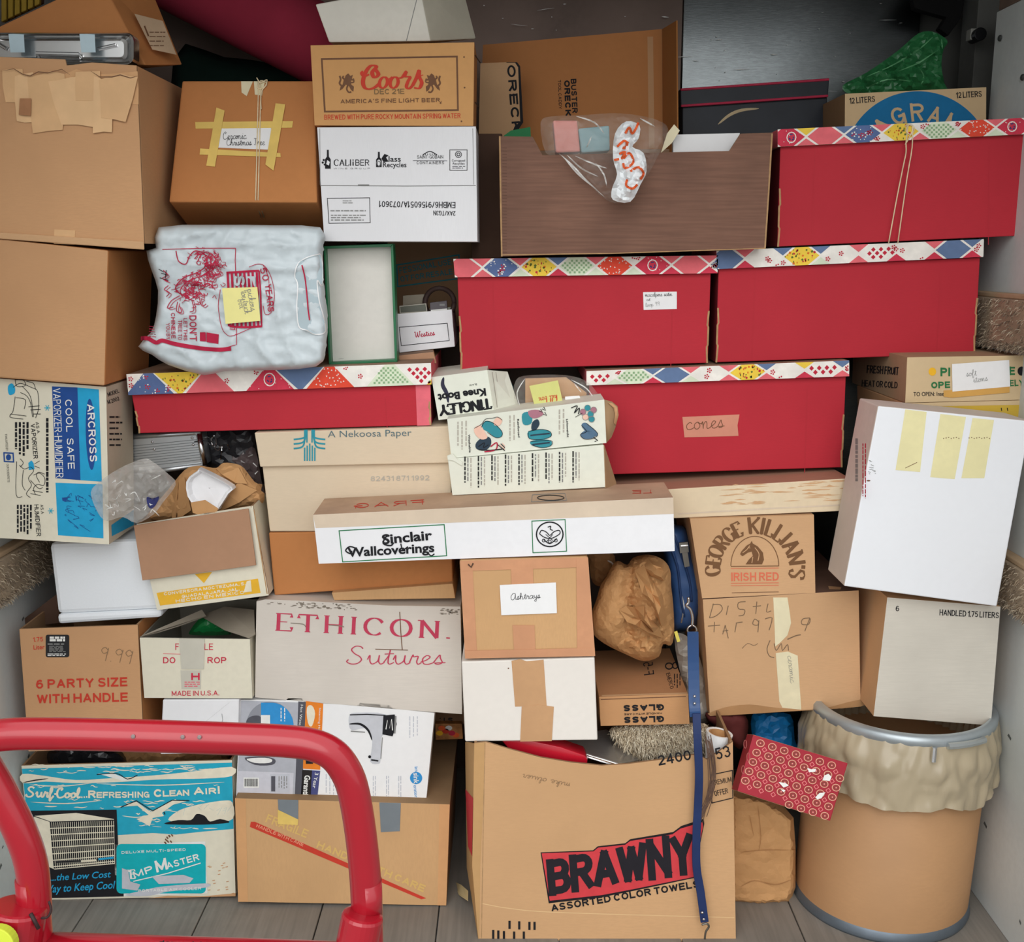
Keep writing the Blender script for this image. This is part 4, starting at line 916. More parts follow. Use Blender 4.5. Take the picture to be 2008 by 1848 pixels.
# striped emblem with 50 years ribbon
for i in range(8): x = 446+i*8.2; stroke(b, PB, [(x, 534), (x+1, 550), (x+2, 575), (x+2, 600), (x+3, 640)], 4.4, krimson, 2, 3)
stroke(b, PB, [(444, 535), (475, 533), (508, 531)], 4, krimson, 3, 4); stroke(b, PB, [(450, 640), (480, 642), (514, 640)], 4, krimson, 3, 4); stroke(b, PB, [(508, 531), (511, 580), (513, 640)], 3, krimson, 3, 6)
poly(b, PB, [(482, 542), (500, 542), (501, 562), (484, 562)], bagm, 4); btext(b, PB, 'S', base((458, 540), (458, 562), 22), bagm, 5, .04); btext(b, PB, '50', base((509, 527), (516, 552), 13), krimson, 3, .0); btext(b, PB, 'YEARS', base((519, 558), (525, 612), 13), krimson, 3, .01)
for p in ([(488, 524), (505, 518), (519, 522), (532, 545), (538, 580), (532, 612), (520, 616), (516, 600)], [(432, 568), (428, 600), (434, 640), (444, 656), (458, 658), (500, 640)], [(516, 520), (527, 550), (529, 612)]): D(p, 1.2)
btext(b, PB, '19', base((437, 574), (440, 610), 9), krimson, 3); btext(b, PB, '97', base((446, 632), (452, 650), 10), krimson, 3)
# cut hand hole with a box showing through
hole = [(584, 518), (600, 506), (620, 500), (631, 504), (632, 560), (622, 550), (626, 590), (634, 620), (638, 650), (620, 656), (602, 648), (586, 640), (582, 600), (584, 560), (578, 540)]
stroke(b, PB, hole, 2.2, M('bag highlight edge', (236, 242, 244), .4, 0, 5, 0), 3, 4, closed=True)
poly_h = spline(hole, 2, True); poly(b, PB, poly_h, M('bag shadowed liner', (176, 192, 198), .5, .05, 9, .1), 2.2)
stroke(b, PB, [(592, 520), (598, 545), (602, 580), (604, 605), (607, 628)], 2.6, krimson, 4, 4)
n = t.part('sticky_note', label='yellow handwritten sticky note')
fn_ = Face(PB.pt(437, 565, 9), PB.pt(506, 563, 9), PB.pt(444, 634, 9)); 
class Off:
    def __init__(s, f, o): s.f, s.o, s.n = f, o, f.n
    def pt(s, x, y, l=0): return s.f.pt(x, y, l+s.o)
fo = Off(fn_, 14); slab(n, fo, [(437, 565), (506, 563), (512, 629), (444, 635)], M('yellow note paper', (238, 226, 150), .7, .02, 9, .03), .0008, 0)
htext(n, fo, 'pickens', base((486, 568), (494, 610), 7), kgr, 3, .12); htext(n, fo, 'toe truck', base((474, 572), (482, 616), 7), kgr, 3, .12); htext(n, fo, 'box', base((468, 588), (472, 606), 7), kgr, 3, .12)
t.done()

t = T('tree_carton', 'orange brown carton with taped Ceramic Christmas Tree note and string, tilted back', 'box')
b = t.part('body', bevel=.004)
F = cbox(b, [(357, 158), (616, 158), (622, 397), (331, 396)], 0, .2, orange, Yq=[2.62, 2.62, 2.52, 2.52]); f = F['front']
l = t.part('paper_label', label='white handwritten label'); slab(l, f, [(430, 252), (532, 250), (530, 294), (428, 290)], paper, .0006, 1)
htext(l, f, 'Ceramic', base((438, 274), (484, 273), 7), k_, 4, .11); htext(l, f, 'Christmas Tree', base((445, 286), (520, 285), 6.5), k_, 4, .11)
tp = t.part('masking_tape', label='yellow masking tape frame')
for i, q in enumerate(([(383, 240), (575, 238), (573, 251), (384, 253)], [(393, 292), (550, 301), (551, 309), (392, 304)], [(425, 212), (441, 218), (422, 328), (405, 326)], [(541, 204), (560, 206), (537, 336), (521, 324)])): slab(tp, f, q, tape_y, .0007, 1.6+i*1.4)
tp = t.part('masking_tape', label='cream tape scrap under the knot')
for q in ([(473, 160), (496, 160), (484, 189), (474, 182)], [(498, 160), (520, 160), (514, 188), (500, 186)]): slab(tp, f, q, tape_w, .0007, 1)
s_ = t.part('string', smooth=True, label='white cotton string')
for dx in (0, 6): tube(s_, [f.pt(507+dx*.6, 160, 5)]+[f.pt(507+dx*.8-k*1.3, 180+k*53, 5) for k in range(5)]+[F['bottom'].pt(512+dx, 425, 4)], .0014, cord, 6)
tube(s_, [f.pt(x, y, 8) for x, y in [(504, 154), (512, 164), (524, 158), (520, 172), (506, 174), (512, 160), (524, 166), (514, 180), (512, 200), (513, 216)]], .0014, cord, 6, 4)
t.done()
# ---------------- middle columns ----------------
t = T('rolled_rug', 'maroon rolled rug lying diagonally behind the beer carton at the top', 'rug')
mb = t.part('roll', smooth=True); rugm = M('maroon felt', (140, 38, 58), .9, .08, 8, .15, bscale=120)
P_r = [at(324-155*k, -67-80*k, 2.82) for k in (1.5, 0)]+[at(479, 13, 2.82), at(634, 93, 2.82), at(700, 127, 2.82)]; tube(mb, P_r, .095, rugm, 40)
t.done()
t = T('dark_green_cloth', 'dark green cloth hanging in the shadow under the rolled rug', 'cloth')
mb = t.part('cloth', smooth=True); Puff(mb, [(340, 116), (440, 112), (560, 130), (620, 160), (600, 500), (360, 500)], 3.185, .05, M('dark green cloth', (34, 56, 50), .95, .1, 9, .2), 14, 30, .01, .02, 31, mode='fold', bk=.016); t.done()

t = T('beer_carton', 'golden Coors beer carton with red script, on top of the white wine carton', 'box')
b = t.part('body', bevel=.003); F = cbox(b, [(609, 89), (930, 83), (928, 247), (617, 246)], 2.52, .2, gold, orange); f = F['front']
frame(b, f, [(631, 116), (896, 111), (898, 216), (637, 219)], 3.4, kbr, 1)
# the script name in red
def S_(pts, w_, m=kr, c=1.4): stroke(b, f, pts if False else spline(pts, 6), lambda t_, dx, dy: w_*(.55+c*abs(dy)**1.5*.7), m, 2)
S_([(736, 136), (742, 146), (734, 152), (730, 142), (738, 131), (728, 129), (718, 140), (712, 158), (714, 170), (722, 175), (734, 172), (744, 164)], 5.4)
S_([(724, 146), (714, 150), (709, 144), (712, 140)], 4)
for cx in (752, 773): stroke(b, f, ell(cx, 162, 7.5, 11, 20, .3), lambda t_, dx, dy: 2.4+4.2*abs(dy)**1.5, kr, 2, closed=True)
S_([(756, 153), (763, 155), (769, 151)], 3); S_([(778, 153), (788, 152), (797, 140), (794, 150), (804, 151), (800, 160), (797, 170), (802, 174), (809, 168)], 4.4); S_([(809, 168), (817, 152), (822, 138), (822, 150), (827, 162), (822, 173), (812, 172)], 4.8); S_([(822, 150), (830, 147)], 2)
btext(b, f, 'DEC 21E', base((734, 185), (793, 184), 10), ink('stamp', (128, 104, 72)), 3, .005); btext(b, f, "AMERICA'S FINE LIGHT BEER.", base((668, 203), (866, 200), 8), kbr, 2, .01, 1.15)
btext(b, f, 'BREWED WITH PURE ROCKY MOUNTAIN SPRING WATER', base((636, 235), (903, 232), 10), kr, 2, .012, 1.1)
for cx, s in ((680, 1), (849, -1)):   # rampant lions
    G = lambda p: [(cx+x*s, 162+y) for x, y in p]
    poly(b, f, G([(-2, -14), (3, -18), (7, -13), (12, -15), (10, -8), (14, -4), (8, -4), (9, 4), (14, 8), (13, 18), (8, 14), (4, 6), (-2, 4), (-8, 12), (-14, 16), (-12, 8), (-8, 4), (-6, -4), (-8, -12), (-4, -8)]), kbr, 2)
    stroke(b, f, G([(-8, 8), (-14, 2), (-12, -6), (-14, -13)]), 3.4, kbr, 2, 4); stroke(b, f, G([(0, -4), (-8, -9), (-6, -13)]), 2.6, kbr, 2, 4); stroke(b, f, G([(4, 2), (0, 12), (4, 19), (9, 18)]), 3, kbr, 2, 4); stroke(b, f, G([(8, 0), (14, -1), (13, -8)]), 2.4, kbr, 2, 3)
g = F['right']
for y in (108, 200): stroke(b, g, [(931, y), (942, y+16)], 2, dark, 1)
for x, y in ((910, 112), (911, 172), (905, 238), (864, 202)): disc(b, f, x, y, 1.8, 1.8, kbr, 2, 6)
t.done()
t = T('crushed_white_carton', 'plain off white folded carton on top of the beer carton', 'box')
b = t.part('body', bevel=.003); A = [at(618, 8, 2.56), at(822, -30, 2.56), at(844, 81, 2.56), at(645, 83, 2.56)]; n = Vector((0.02, .13, 0))
hull8(b, A, [A[0]+n, at(908, -24, 2.69), at(934, 76, 2.69), A[3]+n], M('off white board', (222, 218, 206), .7, .03, 5, .1), M('off white board side', (196, 190, 172), .8, .04, 5, .1))
stroke(b, Face(A[0], A[1], A[3]), [(818, -4), (812, 20), (797, 80)], 1.3, kgr, 1)
t.done()

t = T('wine_carton', 'white fluted wine carton printed Caliber, under the beer carton', 'box')
b = t.part('body', bevel=.003); F = cbox(b, [(622, 250), (933, 248), (936, 474), (636, 473)], 2.52, .2, whitef); f = F['front']
stroke(b, f, [(628, 364), (700, 364.5), (800, 365), (933, 364)], 1.4, kgr, 1); stroke(b, f, [(702, 363), (724, 363)], 2.4, kgr, 2)
stroke(b, f, [(627, 252), (628, 363)], 1, kgr, 1); stroke(b, f, [(927, 252), (929, 362)], 1, kgr, 1)
def bottle(cx, y0, y1, w_, m):
    h_ = y1-y0; poly(b, f, [(cx-w_*.16, y0), (cx+w_*.16, y0), (cx+w_*.18, y0+h_*.36), (cx+w_*.5, y0+h_*.5), (cx+w_*.5, y1), (cx-w_*.5, y1), (cx-w_*.5, y0+h_*.5), (cx-w_*.18, y0+h_*.36)], m, 2)
bottle(643, 294, 331, 11, k_)
for x, y in ((635, 314), (639, 318), (633, 319), (637, 323), (641, 314), (640, 325)): disc(b, f, x, y, 2.2, 2.2, k_, 3, 8)
poly(b, f, [(642, 314), (647, 318), (645, 325), (640, 322)], white, 4)
stext(b, f, 'CALI', base((655, 325), (689, 325), 12), k_, 2, .16, .05, foot=.06); stroke(b, f, [(692.5, 317), (692.5, 325)], 2.2, k_, 2); disc(b, f, 692.5, 314, 1.3, 1.3, k_, 2, 8); btext(b, f, 'BER', base((697, 325), (724, 325), 12), k_, 2, .0)
btext(b, f, 'WINE GROUP', base((654, 332), (726, 332), 3), kgr, 2, 0, 1.5)
bottle(743, 298, 328, 11, k_); disc(b, f, 743, 320, 4, 7, white, 3, 12); stroke(b, f, ell(743, 321, 3, 5, 16), 1.2, k_, 4, closed=True); poly(b, f, [(748, 311), (754, 302), (762, 305), (757, 309), (762, 317), (752, 318)], k_, 2)
btext(b, f, 'lass', base((762, 317), (786, 317), 11), k_, 2, .01); btext(b, f, 'Recycles', base((751, 328), (797, 328), 10), k_, 2, .01)
btext(b, f, 'SAINT-GOBAIN', base((818, 311), (869, 311), 6.5), k_, 2); stroke(b, f, [(810, 315), (877, 315.5)], 1, k_, 2); btext(b, f, 'CONTAINERS', base((817, 322), (871, 322), 5.5), k_, 2, 0, 1.3)
stroke(b, f, [(829, 304), (843, 297), (857, 304)], 1.6, k_, 2, 4)
for k in range(7): x = 830+k*4.4; stroke(b, f, [(x, 301-abs(k-3)*-.4), (x, 304)], 1.2, k_, 2)
frame(b, f, [(882, 294), (916, 294), (916, 334), (882, 334)], 1.1, k_, 2); ring(b, f, 899, 303, 6, 6, 1.2, k_, 2, 16); ring(b, f, 899, 303, 3, 3, 1.4, k_, 2, 10)
btext(b, f, 'Corrugated', base((886, 317), (912, 317), 4.5), k_, 2); btext(b, f, 'Recycles', base((888, 323), (911, 323), 4.5), k_, 2); smallprint(b, f, 887, 325, 913, 331, 2, k_, 2, seed=1, h=.6)
btext(b, f, 'EMBH6/9156051A/073601', base((893, 396), (744, 394), 12.5), k_, 2, .015); btext(b, f, '2AX/TG3N', base((893, 414), (850, 413), 9.5), k_, 2, .015)
frame(b, f, [(642, 389), (725, 388), (726, 437), (645, 438)], 1.2, k_, 2); smallprint(b, f, 672, 392, 698, 400, 2, kgr, 2, seed=2, h=.6); smallprint(b, f, 648, 410, 722, 417, 1, kgr, 2, seed=3, h=1); smallprint(b, f, 649, 420, 722, 434, 3, kgr, 2, seed=4, h=1)
g = F['bottom']; stroke(b, g, [(700, 478), (780, 479), (860, 482), (800, 484)], 1.4, k_, 1, 4)
t.done()

# open vacuum tool carton
t = T('open_tool_carton', 'open tan carton with raised flaps printed Buster Oreck, behind the wood grain box', 'box')
b = t.part('back_panel', bevel=.001); F = panel(b, [(947, 88), (1298, 57), (1300, 300), (940, 300)], 2.98, orange, .005); f = F
btext(b, f, 'BUSTER', base((1119, 155), (1122, 222), 11), k_, 2, .03); btext(b, f, 'ORECK', base((1106, 158), (1109, 228), 11), k_, 2, .04); btext(b, f, 'TOOL CADDY', base((1094, 157), (1096, 214), 6), k_, 2, .005)
stroke(b, f, [(1275, 72), (1278, 290)], 11, tan, .6)
b = t.part('flap', label='pale left flap with large lettering', bevel=.001); F = panel(b, [(942, 124), (993, 122), (1016, 250), (1016, 300), (938, 300)], 2.86, tan2, .004); f = F
poly(b, f, [(993, 122), (1014, 122), (1020, 130), (1026, 240), (1014, 258), (1012, 300), (1008, 250)], k_, .5)
poly(b, f, [(990, 123), (1010, 123), (1016, 132), (1020, 238), (1008, 250)], tan2, 1); btext(b, f, 'ORECK', base((994, 128), (1005, 262), 16), k_, 2, .03)
b = t.part('flap', label='tall right flap', bevel=.001); panel(b, [(1298, 57), (1326, 40), (1328, 300), (1300, 300)], 0, M('amber side flap', (168, 112, 62), .85, .05, 5, .1), .004, Yq=[2.97, 2.84, 2.84, 2.97])
t.done()

t = T('dark_brown_carton', 'dark brown carton in shadow between the wine carton and the wood grain box', 'box')
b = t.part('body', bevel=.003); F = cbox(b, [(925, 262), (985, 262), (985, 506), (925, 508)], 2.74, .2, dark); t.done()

t = T('wood_grain_box', 'wood grain open storage box with cut-away front edge, above the red boxes', 'box')
b = t.part('body', bevel=.0015)
F = obox(b, [(980, 267), (1045, 268), (1064, 304), (1430, 296), (1452, 262), (1516, 260)], [(980, 267), (1516, 260), (1501, 487), (984, 503)], 2.55, .36, woodp, M('box lining', (150, 120, 96), .85, .05, 5, .1), .007)
f = F['front']
for p in ([(980, 267), (982, 400), (984, 503)], [(1514, 262), (1507, 380), (1500, 487)]): stroke(b, f, p, 3, edge, 1)
for k in range(34): y = 290+k*6.2; stroke(b, f, [(985, y), (994, y+.4)], 1, M('wood grain dark line', (92, 64, 52), .7, 0, 5, 0), 1)
stroke(b, f, [(985, 500), (1200, 497), (1501, 487)], 2, edge, 1)
t.done()
t = T('white_folder', 'white folder edge showing inside the wood grain box', 'folder')
b = t.part('folder', bevel=.0008); panel(b, [(1320, 264), (1451, 261), (1444, 300), (1430, 330), (1320, 330)], 2.6, paper, .02); t.done()
t = T('green_folder', 'green paper corner sticking up at left in the wood grain box', 'folder')
b = t.part('folder'); panel(b, [(988, 266), (1002, 256), (1040, 249), (1041, 268), (1044, 320), (988, 320)], 2.66, M('green card', (26, 110, 62), .6, .05, 8, .05), .004); t.done()
t = T('pink_packet', 'pink wrapped packet seen through the clear bag in the wood grain box', 'packet')
b = t.part('packet', bevel=.004); prism(b, [at(*p, 2.60) for p in ((1084, 236), (1132, 236), (1138, 298), (1090, 300))], (0, .06, 0), M('salmon pink wrap', (255, 150, 140), .5, .05, 12, .1)); t.done()
t = T('blue_packet', 'pale blue wrapped packet beside the pink one in the clear bag', 'packet')
b = t.part('packet', bevel=.004); prism(b, [at(*p, 2.60) for p in ((1134, 252), (1195, 246), (1196, 296), (1140, 300))], (0, .06, 0), M('pale blue wrap', (140, 182, 190), .5, .05, 12, .1)); t.done()
clear = M('clear crinkled plastic', (222, 216, 208), .15, .05, 20, .6, alpha=.11, spec=.9, bscale=40)
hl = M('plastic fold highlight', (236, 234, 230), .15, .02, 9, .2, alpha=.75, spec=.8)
t = T('clear_plastic_bag', 'clear crinkled plastic bag spilling over the front of the wood grain box', 'bag')
b = t.part('film'); PB = Puff(b, [(1060, 240), (1085, 228), (1140, 226), (1200, 222), (1250, 226), (1290, 236), (1310, 252), (1300, 285), (1278, 330), (1262, 352), (1216, 396), (1186, 390), (1152, 358), (1120, 322), (1098, 304), (1070, 300)], 2.535, .035, clear, 7, 26, .028, .035, 41, bk=.03)
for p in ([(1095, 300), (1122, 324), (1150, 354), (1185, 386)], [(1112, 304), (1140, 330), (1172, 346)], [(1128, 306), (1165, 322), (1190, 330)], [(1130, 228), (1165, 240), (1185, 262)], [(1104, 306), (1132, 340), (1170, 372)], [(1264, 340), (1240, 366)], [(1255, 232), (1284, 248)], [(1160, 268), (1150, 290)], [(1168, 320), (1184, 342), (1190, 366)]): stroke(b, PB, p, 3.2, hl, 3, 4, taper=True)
t.done()
t = T('crumpled_carrier_bag', 'white carrier bag with orange letters twisted in front of the wood grain box', 'bag')
b = t.part('bag', smooth=False); PB = Puff(b, [(1206, 262), (1228, 238), (1254, 246), (1252, 272), (1240, 288), (1262, 300), (1268, 335), (1256, 362), (1236, 396), (1202, 392), (1200, 370), (1210, 342), (1202, 310)], 2.48, .02, M('white bag plastic', (228, 232, 238), .4, .03, 9, .2, spec=.5), 6, 16, .02, .045, 42, bk=.01)
for p in ([(1226, 262), (1234, 250), (1240, 262), (1248, 250), (1252, 240)], [(1210, 288), (1224, 276), (1230, 284), (1222, 292), (1232, 278)], [(1214, 302), (1226, 298), (1218, 312)], [(1204, 314), (1214, 312)], [(1222, 312), (1234, 300), (1242, 318), (1226, 330), (1222, 320)], [(1236, 336), (1252, 328), (1262, 340), (1256, 352)], [(1230, 352), (1228, 364), (1240, 370), (1250, 362)]): stroke(b, PB, p, 4.6, kor, 2, 4)
t.done()
t = T('paper_scrap', 'cream paper corner poking up beside the white folder', 'paper')
b = t.part('scrap'); panel(b, [(1308, 262), (1322, 244), (1333, 256), (1318, 280), (1296, 300)], 2.57, M('cream paper', (222, 212, 180), .7, .03, 9, .05), .002); t.done()

t = T('black_storage_box', 'black storage box with pink red piping on its lid, against the dark back wall', 'box')
b = t.part('body', bevel=.002); F = cbox(b, [(1338, 208), (1622, 187), (1620, 300), (1338, 300)], 2.95, .2, blackp); f = F['front']
stroke(b, f, [(1408, 244), (1430, 226), (1455, 216), (1488, 213)], 6, M('peeled paper strip', (196, 176, 140), .8, .05, 20, .1), 1, 4, taper=True)
l = t.part('lid', bevel=.002, label='black lid with pink red piping'); G = cbox(l, [(1334, 174), (1626, 153), (1624, 188), (1335, 208)], 2.94, .22, blackp)
pi = M('pink red piping', (190, 52, 80), .5, .05, 9, .05)
for a, c, r in (((1334, 176), (1626, 156), .0032), ((1335, 208), (1624, 188), .0032)): tube(l, [G['front'].pt(*a), G['front'].pt(*c)], r, pi, 8)
t.done()

t, b, l, F, G = red_box('red box with patchwork lid and white address label under the wood grain box', [(889, 508), (1408, 501), (1407, 536), (892, 544)], [(897, 543), (1394, 536), (1388, 712), (903, 726)], 2.62, .34, 11, 62, False, ['pink', 'blue', 'yellow', 'green', 'orange', 'rose', 'pink', 'blue'])
p = t.part('paper_label', label='white handwritten address label'); slab(p, F['front'], [(1261, 573), (1327, 572), (1327, 606), (1262, 608)], paper, .0006, 1)
htext(p, F['front'], 'macalpine satin', base((1265, 582), (1318, 580), 4), k_, 4, .14); htext(p, F['front'], 'at', base((1267, 590), (1275, 590), 3), k_, 4, .14); htext(p, F['front'], 'loop 98'.replace('8', '9'), base((1266, 602), (1294, 599), 4), kgr, 4, .12)
t.done()
t, b, l, F, G = red_box('red box with patchwork lid right of the one with the address label', [(1405, 492), (1929, 469), (1928, 504), (1405, 528)], [(1409, 527), (1922, 505), (1912, 694), (1403, 711)], 2.62, .34, 12, 62, False, ['slate', 'white', 'yellow', 'white', 'check', 'white', 'slate', 'white', 'yellow']); t.done()
t, b, l, F, G = red_box('topmost red box with patchwork lid, tied with string, at the upper right', [(1525, 254), (2014, 231), (2014, 263), (1525, 288)], [(1530, 287), (2012, 262), (2011, 462), (1524, 484)], 2.6, .14, 13, 62, False, ['rose', 'pink', 'blue', 'yellow', 'green', 'orange', 'rose', 'pink'])
s_ = t.part('string', smooth=True, label='cotton string tied round it'); f = F['front']; g = G['front']
for p in ([(1780, 246), (1776, 280), (1772, 300), (1766, 330), (1754, 390), (1738, 478)], [(1788, 246), (1784, 290), (1774, 350), (1756, 478)]): tube(s_, [(g if y < 284 else f).pt(x, y, 34 if y >= 284 else 5) for x, y in p], .0014, cord, 6, 3)
tube(s_, [g.pt(x, y, 7) for x, y in [(1774, 248), (1782, 244), (1792, 252), (1786, 264), (1776, 258), (1780, 246), (1790, 250), (1782, 270), (1774, 284)]], .0013, cord, 6, 4)
t.done()
t, b, l, F, G = red_box('red box with patchwork lid and a tape strip reading cones, above the long beige carton', [(1150, 728), (1665, 707), (1665, 738), (1150, 756)], [(1155, 755), (1659, 738), (1652, 917), (1158, 932)], 2.6, .34, 14, 62, False, ['check', 'green', 'slate', 'white', 'yellow', 'white', 'check', 'white'])
p = t.part('tape_strip', label='tan tape strip with handwriting'); slab(p, F['front'], [(1338, 818), (1450, 813), (1446, 834), (1448, 855), (1342, 858), (1340, 838)], tape_c, .0006, 1)
htext(p, F['front'], 'cones', base((1345, 843), (1420, 838), 14), kbr, 4, .09); t.done()

# standing tray with green rim
t = T('green_rimmed_tray', 'shallow white box lid with green rim standing on edge beside the carrier bag', 'box lid')
b = t.part('rim', bevel=.001); gr = M('green foil rim', (18, 104, 62), .4, .05, 9, .08, spec=.5); wi = M('white lining', (218, 214, 206), .7, .02, 5, .05, stain=.04)
o = [(634, 483), (771, 478), (779, 710), (645, 716)]; i_ = [(638, 488), (766, 484), (774, 705), (649, 711)]; Yo = 2.56
for k in range(4):
    j = (k+1) % 4; a, c, a2, c2 = at(*o[k], Yo), at(*o[j], Yo), at(*i_[k], Yo), at(*i_[j], Yo); prism(b, [a, c, c2, a2], (0, .045, 0), gr)
p = t.part('panel', label='white inner panel'); prism(p, [at(*q, Yo)+Vector((0, .03, 0)) for q in i_], (0, .012, 0), wi)
stroke(p, Face(*[at(*q, Yo)+Vector((0, .03, 0)) for q in i_[:3]]), [(664, 704), (674, 703)], 2, k_, 2, taper=True)
t.done()

t = T('salon_carton', 'dim carton printed professional use not for resale, behind the Westies box', 'box')
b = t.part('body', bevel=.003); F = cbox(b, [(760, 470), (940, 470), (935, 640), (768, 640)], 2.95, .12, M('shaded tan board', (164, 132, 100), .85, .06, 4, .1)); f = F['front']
frame(b, f, [(778, 520), (900, 500), (902, 546), (780, 562)], 2.6, kteal, 1); btext(b, f, 'FESSIONAL USE', base((784, 537), (886, 519), 12), kteal, 2, .02); btext(b, f, 'OT FOR RESALE', base((786, 553), (888, 538), 11), kteal, 2, .02)
t.done()
t = T('westies_box', 'small open white box labelled Westies holding odds and ends', 'box')
b = t.part('body', bevel=.0012); F = obox(b, [(778, 616), (886, 607)], [(778, 616), (886, 607), (892, 680), (783, 692)], 2.68, .15, white, greenw, .002); f = F['front']
frame(b, f, [(783, 642), (877, 634), (881, 668), (787, 678)], 1.2, k_, 2); htext(b, f, 'Westies', base((814, 662), (853, 657), 5.5), krimson, 2, .22); t.done()
t = T('coiled_strap', 'dark brown coiled strap standing in the Westies box', 'strap')
b = t.part('coil', smooth=True); c = at(862, 594, 2.73)
tube(b, [c+Vector((.036*math.cos(a), .004*math.sin(3*a), .036*math.sin(a))) for a in [k*2*math.pi/24 for k in range(25)]], .0065, M('dark strap', (62, 46, 42), .6, .1, 20, .1), 8); t.done()
for nm, lb, q, m, Y in (('compact_case', 'glass topped case with a pale edge in the Westies box', [(783, 600), (836, 595), (838, 625), (783, 628)], M('smoky case', (96, 98, 88), .25, .1, 9, .05), 2.695), ('grey_cassette', 'dark grey cassette beside the case in the Westies box', [(843, 594), (876, 590), (878, 622), (844, 624)], M('grey plastic', (92, 86, 90), .4, .05, 9, .05), 2.70), ('paper_card', 'pale card at the back of the Westies box', [(790, 580), (834, 577), (836, 610), (790, 614)], M('dull card', (150, 142, 126), .8, .05, 9, .05), 2.74)):
    t = T(nm, lb, 'case' if 'case' in nm else 'cassette' if 'cass' in nm else 'card'); b = t.part('shell', bevel=.001); F = cbox(b, q, Y, .018 if 'card' not in nm else .003, m)
    if nm == 'compact_case': frame(b, F['front'], [(784, 601), (835, 596), (837, 611), (785, 614)], 1.6, kpl, 1)
    if nm == 'grey_cassette': poly(b, F['front'], [(845, 608), (877, 605), (877, 611), (845, 614)], kw, 1); rect(b, F['front'], 862, 596, 872, 600, kgr, 1)
    t.done()
t = T('small_brown_carton', 'small brown carton with red edge under the Westies box', 'box')
b = t.part('body', bevel=.002); F = cbox(b, [(775, 698), (850, 690), (856, 713), (775, 718)], 2.62, .22, pinkish, tan, M('dusty board top', (140, 112, 92), .9, .1, 9, .1, stain=.3), back=(-.02, .25, 0)); t.done()

# boot boxes
def boot(label, quad, Y, d): 
    t = T('boot_box', label, 'box', 'cream boot boxes stacked in the middle'); b = t.part('body', bevel=.0015); F = cbox(b, quad, Y, d, greenw); return t, b, F, F['front']
t, b, F, f = boot('upper cream boot box end with upside-down Tingley Knee Boot lettering', [(846, 740), (955, 726), (969, 811), (860, 824)], 2.52, .22)
stext(b, f, 'TINGLEY', base((961, 782), (861, 796), 19), k_, 2, .3, .14, gap=.04, foot=.12)
btext(b, f, 'Knee Boot', base((952, 762), (858, 774), 14), k_, 2, .045); btext(b, f, 'BLACK', base((935, 752), (920, 754), 3.5), k_, 2)
stroke(b, f, [(870, 740), (868, 755), (876, 772), (879, 790)], 8, ink('dark smear', (44, 44, 62), .3), 1, 5, taper=True)
p = t.part('side_flap', label='creased side with dark oval'); Fp = panel(p, [(956, 726), (995, 729), (1018, 798), (970, 811)], 0, greenw, .003, Yq=[2.521, 2.58, 2.58, 2.521])
disc(p, Fp, 1000, 768, 9, 23, M('dark oval print', (54, 74, 76), .4, .1, 9, 0), 1, 20, -.2); stroke(p, Fp, [(965, 730), (975, 800)], 1.4, kpl, 1); stroke(p, Fp, [(972, 730), (982, 795)], 1.2, kpl, 1)
t.done()
t, b, F, f = boot('middle cream boot box printed with coloured boot drawings', [(877, 822), (1185, 784), (1189, 869), (885, 899)], 2.465, .11)
bp = {n: ink('boot_'+n, c) for n, c in dict(teal=(54, 138, 150), skin=(232, 190, 170), dk=(46, 62, 76), mauve=(170, 116, 130), slate=(84, 112, 136)).items()}
for x in (895, 903, 911, 997, 1005, 1094, 1102): smallprint(b, f, x, 893-(x-880)*.12-72+8, x+6, 893-(x-880)*.12-8, 1, kpl, 2, True, x, h=1.4)
for s, x, y in (('Washable', 918, 852), ('Reinforced', 1014, 822), ('Lightweight', 1110, 822)): btext(b, f, s, base((x, y), (x+2, y+36), 4), k_, 2, .02)
P_ = lambda pts, m, lay=3: poly(b, f, spline(pts, 3, True), m, lay); O2 = lambda pts, w_=1: stroke(b, f, pts, w_, k_, 5, 4)
P_([(944, 838), (952, 826), (968, 830), (984, 846), (983, 856), (972, 858), (958, 848)], bp['teal']); P_([(930, 840), (942, 834), (950, 846), (956, 858), (944, 862), (932, 852)], bp['skin'], 4); P_([(934, 868), (950, 856), (962, 860), (962, 874), (950, 884), (934, 880)], bp['dk']); P_([(968, 826), (976, 818), (985, 824), (980, 834), (970, 834)], bp['skin'], 4); P_([(932, 832), (950, 820), (966, 824), (960, 834), (944, 840)], bp['mauve'] if False else greenw, 2)
O2([(944, 838), (952, 826), (968, 830), (984, 846), (983, 856), (972, 858), (956, 848)]); O2([(930, 840), (944, 832), (952, 822), (966, 820), (976, 818), (985, 824)]); O2([(938, 876), (950, 868), (948, 878), (958, 872)], 1.4)
stroke(b, f, [(962, 876), (974, 868), (972, 882), (950, 886)], 2.4, krimson, 4, 4); stroke(b, f, [(940, 882), (962, 883), (990, 880)], 2, k_, 4, 4)
for k in range(4): stroke(b, f, [(976+k*3, 872-k), (990, 884-k*3)], 1.6, bp['skin'] if k % 2 else k_, 4)
P_([(1024, 812), (1038, 808), (1044, 820), (1040, 832), (1026, 832)], bp['teal']); P_([(1036, 806), (1056, 804), (1066, 812), (1052, 820), (1040, 818)], bp['mauve'], 4); P_([(1044, 828), (1054, 822), (1058, 832), (1050, 844), (1042, 842)], bp['dk'])
